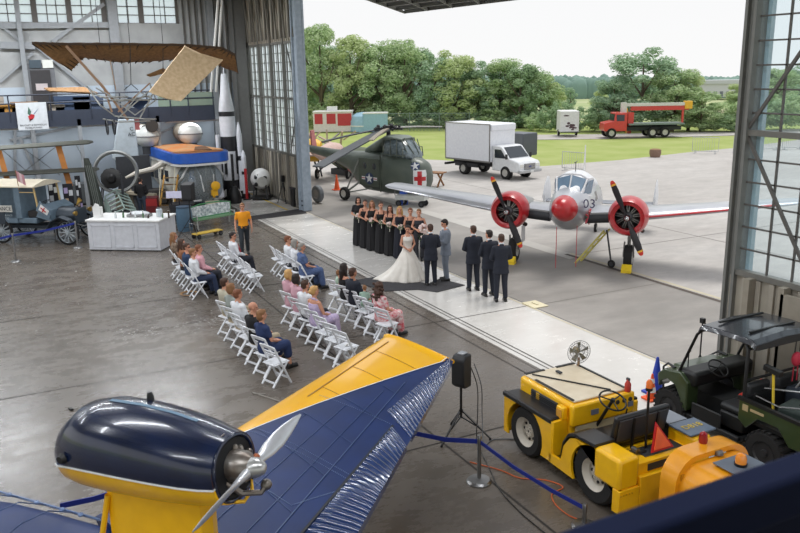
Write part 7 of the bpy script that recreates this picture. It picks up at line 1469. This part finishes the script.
# ---------------------------------------------------------------- second tug, cones
T2 = thing('amber_tug', 'amber-yellow tug with a hooped end and flashing beacon, right of the tow tractor', 'tug', (-5.86,7.72,0), PI)
def arc(x, hw, z0, z1, r, n=8): return [(x,-hw,z0)]+[(x,-hw+r-r*cos(PI/2*i/n),z1-r+r*sin(PI/2*i/n)) for i in range(n+1)]+[(x,hw-r+r*sin(PI/2*i/n),z1-r+r*cos(PI/2*i/n)) for i in range(n+1)]+[(x,hw,z0)]
MB().loft([arc(x,.6,.25,1.11,.3) for x in (.62,-.4,-1.4,-2.4)]).build('hood', YEL2, T2, ang=50)
o, i_ = arc(0,.66,.1,1.2,.36), arc(0,.58,.1,1.13,.32); b = MB()
for x0, x1 in ((.62,.92),):
    ro = [Vector((x0,p[1],p[2])) for p in o]+[Vector((x0,p[1],p[2])) for p in reversed(i_)]; r1 = [Vector((x1-.04*abs(p[1])/.66,p[1],p[2]*(1 if p[2] > .2 else 1))) for p in o]+[Vector((x1,p[1],p[2])) for p in reversed(i_)]
    b.loft([ro, r1])
b.build('hoop', YEL2, T2, ang=50)
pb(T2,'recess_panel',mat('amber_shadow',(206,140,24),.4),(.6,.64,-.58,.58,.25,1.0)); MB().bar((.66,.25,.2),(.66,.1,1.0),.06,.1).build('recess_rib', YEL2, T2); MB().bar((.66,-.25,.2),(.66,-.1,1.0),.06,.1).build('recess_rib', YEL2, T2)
h_ = MB().lathe([(.07,-.05),(.08,0),(.06,.03)],(.72,.36,.72),(1,0,.1),18).build('headlamp_housing', BLACK, T2); MB().ell((.745,.36,.722),(.03,.06,.06),14,8).build('headlamp_lens', CHROME, h_)
pb(T2,'top_plate',mat('top_plate_grey',(104,112,124),.35),(-1.6,.46,-.32,.22,1.14,1.155),bev=.004); MB().lathe([(.06,1.14),(.05,1.18)],(.6,-.05,0)).build('filler_cap', STEEL, T2)
bb = MB().lathe([(.075,1.155),(.08,1.19)],(.24,-.02,0)).build('beacon_base', BLACK, T2); MB().lathe([(.07,1.19),(.07,1.25),(.05,1.3),(.01,1.32)],(.24,-.02,0),n=18).build('beacon_lens', mat('amber_lens2',(250,150,40),.15,coat=1), bb)
MB().lathe([(.05,1.18),(.06,1.24),(.05,1.33),(.01,1.36)],(.84,-.02,0),n=16).build('tail_lamp', mat('lamp_red',(150,20,30),.2,coat=.5), T2)
MB().tube([(-.1,-.1,1.17),(-.3,-.2,1.17),(-.5,-.22,1.17),(-.9,-.15,1.16)],.008,5).build('beacon_cable', BLACK, T2); pb(T2,'chassis',BLACK,(-2.4,.7,-.55,.55,.15,.3)); pb(T2,'side_notch',mat('notch_dark',(150,100,30),.5),(-.2,.1,.6,.605,.35,.7))
for x in (.1,-1.8):
    for s in (-1, 1): wheel('wheel', T2, (x,s*.5,.24), .24, .18, RIM)
cone(oY(660,392,10.75)*Vector((1,1,0)) if False else tuple(Vector((g(655.5,393).x, g(655.5,393).y, 0))), .72, mat('cone_blue',(30,62,170),.45), 'tall blue traffic cone left of the green utility vehicle', [])
cone(tuple(g(651,399)), .5, ORANGE, 'small orange and white cone between the tow tractor and the blue cone', [(.3,.5),(.65,.82)])
# ---------------------------------------------------------------- green utility vehicle (local x forward = world -X)
U = thing('utility_vehicle', 'dark green open utility vehicle with black roof and loaded cargo bed', 'vehicle', (-8.18,10.42,0), PI); UG = mat('vehicle_green', (58,72,44), .3, coat=.5, col2=(52,66,40)); UB = mat('vehicle_black', (26,27,28), .5)
for s in (-1, 1):
    MB().loft([[(x,s*y,z) for x, z in ((1.5,.62),(1.55,.85),(1.35,.98),(.85,1.03),(.62,.9),(.62,.4),(.78,.42),(.85,.62),(1.0,.78),(1.25,.82),(1.42,.74))] for y in (.5,.77)]).build('front_fender', UG, U, bev=.02)
    pb(U,'sill',UB,(-.45,.7,.45*s-.3+.0*s if s < 0 else .45,.74 if s > 0 else -.45,.28,.36),bev=.02)
    MB().prism([(x,s*.76-.02,z) for x, z in ((-.45,.70),(-.45,1.03),(-2.2,1.0),(-2.2,.62),(-1.35,.6),(-1.15,.82),(-.8,.82),(-.6,.6))],(0,.04,0)).build('bed_side', UG, U, bev=.01)
    MB().bar((-.42,s*.76,1.04),(-2.2,s*.76,1.01),.06,.05).build('bed_rail', UB, U)
pb(U,'bonnet',UG,(.95,1.5,-.5,.5,.72,1.0),bev=.06); pb(U,'dash',UB,(.5,.98,-.7,.7,.82,1.08),bev=.06); pb(U,'floor_pan',UB,(-.5,.9,-.68,.68,.3,.36)); pb(U,'bed_floor',UB,(-2.2,-.48,-.72,.72,.68,.74),(-.5,-.44,-.74,.74,.68,1.04)); pb(U,'seat_base',UB,(-.42,.05,-.6,.6,.36,.62),bev=.03)
for y in (-.33,.33): pb(U,'seat',mat('seat_dark',(40,42,44),.5),(-.4,.08,y-.25,y+.25,.62,.74),(-.45,-.33,y-.25,y+.25,.7,1.2),bev=.05)
pb(U,'door_panel',UB,(-.1,.5,.7,.74,.36,.6),bev=.02); pb(U,'decal',mat('decal_beige',(180,160,120),.5),(-.62,-.52,.78,.785,.87,.97),(-.9,-.66,.78,.785,.9,.94)); pb(U,'tail_lamp',RED,(-2.1,-1.95,.78,.8,.84,.98))
b = MB()
for s in (-1, 1): b.tube([(1.0,s*.68,1.0),(.55,s*.68,1.75),(.42,s*.64,1.88),(-.35,s*.64,1.9),(-.45,s*.68,1.8),(-.45,s*.68,1.0)],.028,8)
b.tube([(1.0,-.68,1.02),(1.0,.68,1.02)],.025,8); b.tube([(.5,-.66,1.83),(.5,.66,1.83)],.025,8); b.tube([(-.45,-.68,1.8),(-.45,.68,1.8)],.025,8); b.tube([(-.46,-.68,1.3),(-.46,.68,1.3)],.022,8); b.build('roll_cage', UB, U)
MB().loft([[(x,y,z) for y, z in ((-.72,1.86+dz),(-.68,1.94+dz),(0,1.98+dz),(.68,1.94+dz),(.72,1.86+dz),(.6,1.84+dz),(-.6,1.84+dz))] for x, dz in ((.5,-.06),(.44,0),(-.1,.03),(-.5,.02),(-.58,-.04))]).build('roof', mat('roof_black', (48,50,56), .25, coat=.6), U, bev=.01)
for x in (.28,-.3): MB().box(x-.02,x+.02,-.5,.5,1.985,2.01).build('roof_ridge', UB, U)
b = MB()
for x, z in ((1.62,.5),(1.62,.8)): b.tube([(x,-.5,z),(x+.04,-.3,z),(x+.04,.3,z),(x,.5,z)],.022,6)
for s in (-1, 1): b.tube([(1.45,s*.6,.45),(1.62,s*.55,.5),(1.66,s*.55,.9),(1.45,s*.6,1.02),(1.2,s*.62,1.0)],.022,6)
b.build('brush_guard', UB, U)
for s in (-1, 1): MB().lathe([(.07,0),(.06,.03)],(1.5,s*.38,.86),(1,0,.1),16).build('headlight', mat('headlight_pale',(200,200,196),.15), U)
b = MB(); c = Vector((.36,.34,1.16)); u, v, _ = frame((-.7,0,1)); b.tube([c+u*.17*cos(2*PI*k/24)+v*.17*sin(2*PI*k/24) for k in range(25)],.014,6); [b.cyl(c,c+u*.17*cos(a)+v*.17*sin(a),.012,n=5) for a in (.5,2.6,4.7)]; b.cyl(c,c+Vector((.25,0,-.2)),.02,n=6); b.build('steering_wheel', UB, U)
MB().tube([(.98,.5,1.05),(.98,.5,1.3),(.95,.48,1.34)],.012,6).build('mirror_stem', UB, U)
for x in (.95,-.95):
    for s in (-1, 1):
        wheel('wheel', U, (x,s*.66,.33), .33, .26, mat('rim_black',(50,50,52),.4), 0); b = MB()
        for k in range(22): a = 2*PI*k/22; b.bx((x+cos(a)*.335,s*.66,.33+sin(a)*.335),(.05,.24,.03),ry=-a+PI/2)
        b.build('tread_lugs', RUB, U)
pb(U,'axle_and_motor',UB,(-1.6,1.4,-.3,.3,.3,.62))
for o_ in list(U.children):
    if o_.name.split('.')[0] in ('wheel','tread_lugs'): continue
    for v_ in o_.data.vertices:
        if v_.co.x > .5: v_.co.x = .5+(v_.co.x-.5)*.72
UM = Matrix.Translation((-8.18,10.42,0)) @ Matrix.Rotation(PI,4,'Z')
def inU(x, y, z): return UM @ Vector((x,y,z))
cone(tuple(inU(-.1,.1,.745)), .5, mat('cone_red',(236,66,48),.5), 'red and white traffic cone lying on the seat of the utility vehicle', [(.3,.5),(.65,.82)], rot=(.15,.5,0))
def laid(name, label, cat, pts, r, m, **k):
    t = thing(name, label, cat, inU(*pts[0])); o0 = inU(*pts[0]); MB().tube([inU(*p)-o0 for p in pts], r, 8).build('shaft', m, t); return t, o0
t, o0 = laid('sledge_hammer', 'yellow-handled black hammer standing upright in the cargo bed', 'hammer', [(-.85,.5,.75),(-.78,.5,1.5)], .02, mat('handle_yellow',(230,200,60),.5)); MB().bar(inU(-.62,.5,1.55)-o0, inU(-.92,.5,1.52)-o0, .08,.09).build('hammer_head', UB, t, bev=.01)
t, o0 = laid('string_trimmer', 'orange garden trimmer lying across the cargo bed', 'trimmer', [(-.5,.3,1.12),(-1.7,-.4,1.2)], .018, STEEL)
for x, y, z, s in ((-1.0,0.0,1.18,.06),(-1.4,-.22,1.22,.08)): MB().bar(inU(x,y,z)-o0, inU(x-.3,y-.17,z+.02)-o0, s, s).build('orange_grip', mat('grip_orange',(230,100,40),.5), t)
t, o0 = laid('bow_saw', 'grey curved metal tube lying along the cargo bed side', 'tube', [(-.6,.62,1.1),(-1.0,.6,1.06),(-1.6,.45,1.2),(-2.1,.2,1.3)], .014, STEEL); MB().cyl(inU(-.6,.62,1.06)-o0, inU(-.6,.62,1.14)-o0, .02, n=6).build('end_cap', UB, t)
t, o0 = laid('grey_hoop', 'arched grey cane standing at the front of the cargo bed', 'cane', [(-.6,-.2,.95),(-.75,-.3,1.3),(-1.0,-.45,1.45),(-1.2,-.55,1.3)], .016, mat('cane_grey',(150,150,150),.5)); MB().ell(inU(-.6,-.2,.95)-o0,(.03,.03,.03),8,6).build('cane_tip', UB, t)
t = thing('hanging_lantern', 'pink-red padded bag hanging at the roof rear corner of the utility vehicle', 'bag', inU(-.56,-.3,1.5)); MB().ell((0,0,0),(.07,.09,.12),14,8).build('bag', mat('bag_pink_red',(216,60,84),.6), t); MB().tube([(0,-.06,.12),(0,-.05,.3),(0,.05,.3),(0,.06,.12)],.01,6).build('strap', UB, t); b = MB(); [b.cyl((0,y,-.12),(0,y,-.36),.01,n=5) for y in (-.05,.05)]; b.build('tassel', mat('tassel_red',(190,50,70),.6), t)
for i, (x, y, w_, d_, h_, c3, nm, cat) in enumerate(((-.75,-.35,.5,.4,.32,(52,60,72),'dark blue-grey bag in the front of the cargo bed','bag'),(-1.3,.2,.9,.5,.3,(44,56,52),'dark green folded tarpaulin in the cargo bed','tarpaulin'),(-1.8,.35,.25,.3,.34,(180,40,60),'red container at the rear of the cargo bed','container'),(-1.75,.05,.2,.25,.4,(190,200,70),'lime yellow bottle at the rear of the cargo bed','bottle'))):
    t = thing('bed_'+cat, nm, cat, inU(x,y,.745), .2*i); m = mat('bedload_%d' % i, c3, .7, bump=.4, bs=8); MB().box(-w_/2,w_/2,-d_/2,d_/2,0,h_).build('body', m, t, bev=.06); MB().bx((0,0,h_),(w_*.5,.05,.05)).build('handle', UB, t, bev=.01)
p = g(702,402); t = thing('camera_on_stand', 'small black clamp light on a thin stand behind the utility vehicle windscreen bar', 'light', (-9.1,11.15,0)); zc = oY(702,322,11.15).z
for k in range(3): a = 2*PI*k/3+.4; MB().cyl((0,0,zc*.55),(cos(a)*.35,sin(a)*.35,0),.012,n=6).build('leg', BLACK, t)
MB().cyl((0,0,.5),(0,0,zc),.014,n=6).build('column', BLACK, t); MB().bx((0,0,zc+.03),(.09,.07,.1)).build('lamp_head', BLACK, t, bev=.01); MB().bar((0,0,zc),(.08,.08,zc-.06),.02).build('clamp', BLACK, t)
t.location = (oY(702,330,11.15).x,11.15,0)
# ---------------------------------------------------------------- loudspeaker on tripod, rope posts, cables
p = g(461,437); t = thing('speaker_tripod', 'black tripod stand under the loudspeaker beside the yellow tractor', 'stand', (p.x,p.y,0), .35); tripod_stand(t, .93, .5, BLACK)
t = thing('loudspeaker', 'black loudspeaker on the tripod beside the tip of the yellow wing', 'speaker', (p.x,p.y,.9), -1.15, sc=.95)
MB().prism([(-.14,-.13,0),(.04,-.13,0),(.12,-.13,.06),(.12,-.13,.52),(.05,-.13,.6),(-.14,-.13,.6)],(0,.26,0)).build('cabinet', mat('speaker_black',(30,31,34),.55), t, bev=.03)
MB().bx((-.145,0,.3),(.02,.18,.38)).build('rear_panel', mat('panel_grey',(60,62,66),.5), t, bev=.005); MB().bx((-.04,0,.61),(.14,.13,.03)).build('top_handle', mat('speaker_silver',(170,172,176),.4,.3), t, bev=.01); MB().bx((.0,-.135,.28),(.08,.02,.14)).build('side_handle', BLACK, t, bev=.01)
for k in range(4): MB().cyl((-.15,.05,.12+k*.1),(-.175,.05,.12+k*.1),.014,n=6).build('knob', mat('knob_grey',(120,120,124),.5), t)
sp_ = Vector((p.x,p.y,0)); s3 = g(479,482); s4 = g(584,527)
for pts, mm, lb in (([sp_+Vector((.05,.15,1.25)), sp_+Vector((.1,.25,.9)), sp_+Vector((.2,.2,.5)), sp_+Vector((.35,.1,.02)), g(490,470,.012), g(500,490,.012), g(520,512,.012), g(545,533,.012)], BLACK, 'black cable hanging from the loudspeaker down to the floor joint'),
        ([sp_+Vector((.08,.2,1.3)), sp_+Vector((.15,.3,.9)), sp_+Vector((.1,.35,.4)), g(484,445,.012), g(492,440,.012), g(500,439,.012), g(516,439,.012)], mat('cable_grey',(90,92,96),.6), 'thin grey cable looping from the loudspeaker towards the tractor'),
        ([g(470,462,.012), g(500,470,.012), g(520,478,.012), g(545,480,.012), g(563,487,.012), g(552,494,.012), g(556,505,.012), g(570,516,.012), g(584,521,.012)], mat('cable_orange',(206,96,46),.6), 'orange extension cable curling on the floor beside the tractor rear wheel')):
    P2 = []; 
    for i in range(len(pts)-1):
        p0, p1, p2, p3 = pts[max(i-1,0)], pts[i], pts[i+1], pts[min(i+2,len(pts)-1)]
        for j in range(6): u = j/6; P2.append(.5*((2*p1)+(-p0+p2)*u+(2*p0-5*p1+4*p2-p3)*u*u+(-p0+3*p1-3*p2+p3)*u**3))
    P2.append(pts[-1]); P2 = [Vector((q.x,q.y,max(q.z,.012))) for q in P2]; tag(MB().tube(P2, .009, 6).build('cable', mm), lb, 'cable')
hz = .72
st1 = stanchion(s3, 'chrome rope post with round base in front of the loudspeaker tripod', hz+.04, .19, 0, STEEL); st2 = stanchion(Vector((s4.x,s4.y+.0,0)), 'chrome rope post beside the tractor rear wheel', .35, .17, 0, STEEL)
a, b2 = s3+Vector((0,0,hz-.06)), s4+Vector((0,0,.28)); c = g(408,432,.85)
ribbon([a, a.lerp(b2,.35)-Vector((0,0,.06)), a.lerp(b2,.7)-Vector((0,0,.05)), b2], 'dark blue belt from the chrome post down past the tractor rear wheel', .06)
c2 = Vector((-11.6,4.6,.85)); q = oD(413,433,hypot(s3.x,s3.y)+.2); ribbon([q+(q-a)*.3, q, a.lerp(q,.5)-Vector((0,0,.04)), a], 'dark blue belt from the chrome post to the wing trailing edge', .07)
q1, q2 = g(60,506,.9), g(125,488,.9); ribbon([q1, q1.lerp(q2,.5)-Vector((0,0,.03)), q2+(q2-q1)*1.2], 'short stretch of blue belt seen between hull and engine pod', .07)
c = g(252,393); MB2 = MB().bar((0,0,.012),(.85,.42,.012),.03,.018).bar((.1,.0,.02),(.22,.2,.02),.02); o = MB2.build('metal_rod', mat('rod_grey',(140,134,126),.5)); o.location = c; tag(o, 'short metal rod lying on the floor before the yellow wing edge', 'rod')
o = MB().bx((0,0,.02),(.1,.05,.03),rz=.4).build('floor_scrap', BLACK); o.location = g(71,410); tag(o, 'small dark scrap lying on the floor left of the engine pod', 'scrap')
# dark blue rail of the viewing gallery, close to the lens
b = MB(); X_ = -.838; b.box(X_-.035,X_+.035,-1.2,3.4,5.215,5.3); struct('trim_gallery_rail', b, mat('rail_navy', (8,18,46), .85, spec=.15), bev=.012)
b = MB(); b.box(X_-.012,X_+.012,-1.2,3.4,5.0,5.215); struct('trim_gallery_rail_plate', b, mat('rail_navy_dark', (8,16,40), .85, spec=.15))
# parts modelled together but standing apart become parts of their own
def split_islands(o):
    me = o.data; n = len(me.vertices); par = list(range(n))
    def find(a):
        while par[a] != a: par[a] = par[par[a]]; a = par[a]
        return a
    for e in me.edges:
        a, b = find(e.vertices[0]), find(e.vertices[1])
        if a != b: par[a] = b
    groups = {}
    for p in me.polygons: groups.setdefault(find(p.vertices[0]), []).append(p)
    if len(groups) < 2 or len(groups) > 40: return
    for gi, ps in groups.items():
        idx = {}; vs = []; fs = []
        for p in ps:
            f = []
            for v in p.vertices:
                if v not in idx: idx[v] = len(vs); vs.append(me.vertices[v].co[:])
                f.append(idx[v])
            fs.append(f)
        m2 = bpy.data.meshes.new(me.name); m2.from_pydata(vs, [], fs)
        for mm in me.materials: m2.materials.append(mm)
        m2.polygons.foreach_set('use_smooth', [True]*len(m2.polygons)); m2.set_sharp_from_angle(angle=radians(35))
        c = o.copy(); c.data = m2; C.objects.link(c)
    bpy.data.objects.remove(o)
SPL = {'rear_bulkhead_front','rubber_strip','wheel_arch','side_window','small_surface','suspension_wire','roof_post','hanger_rod','windshield','cabin_window','pedal','plate','rear_slot','side_tube','cab_window','door_window','red_panel','panel_moulding','decal','floor_pan','recess_rib','rope_white','hoist_ropes','handrail','tassel','orange_grip','undercarriage','seat_cover','gear_fork','cone_white','roof_ridge','door_row','stiffeners','mullions','side_frame_iron','prop_leg','red_bar'}
for o in [x for x in list(C.objects) if x.type == 'MESH' and x.parent is not None and x.name.split('.')[0] in SPL and not x.children]: split_islands(o)
bpy.context.view_layer.update()
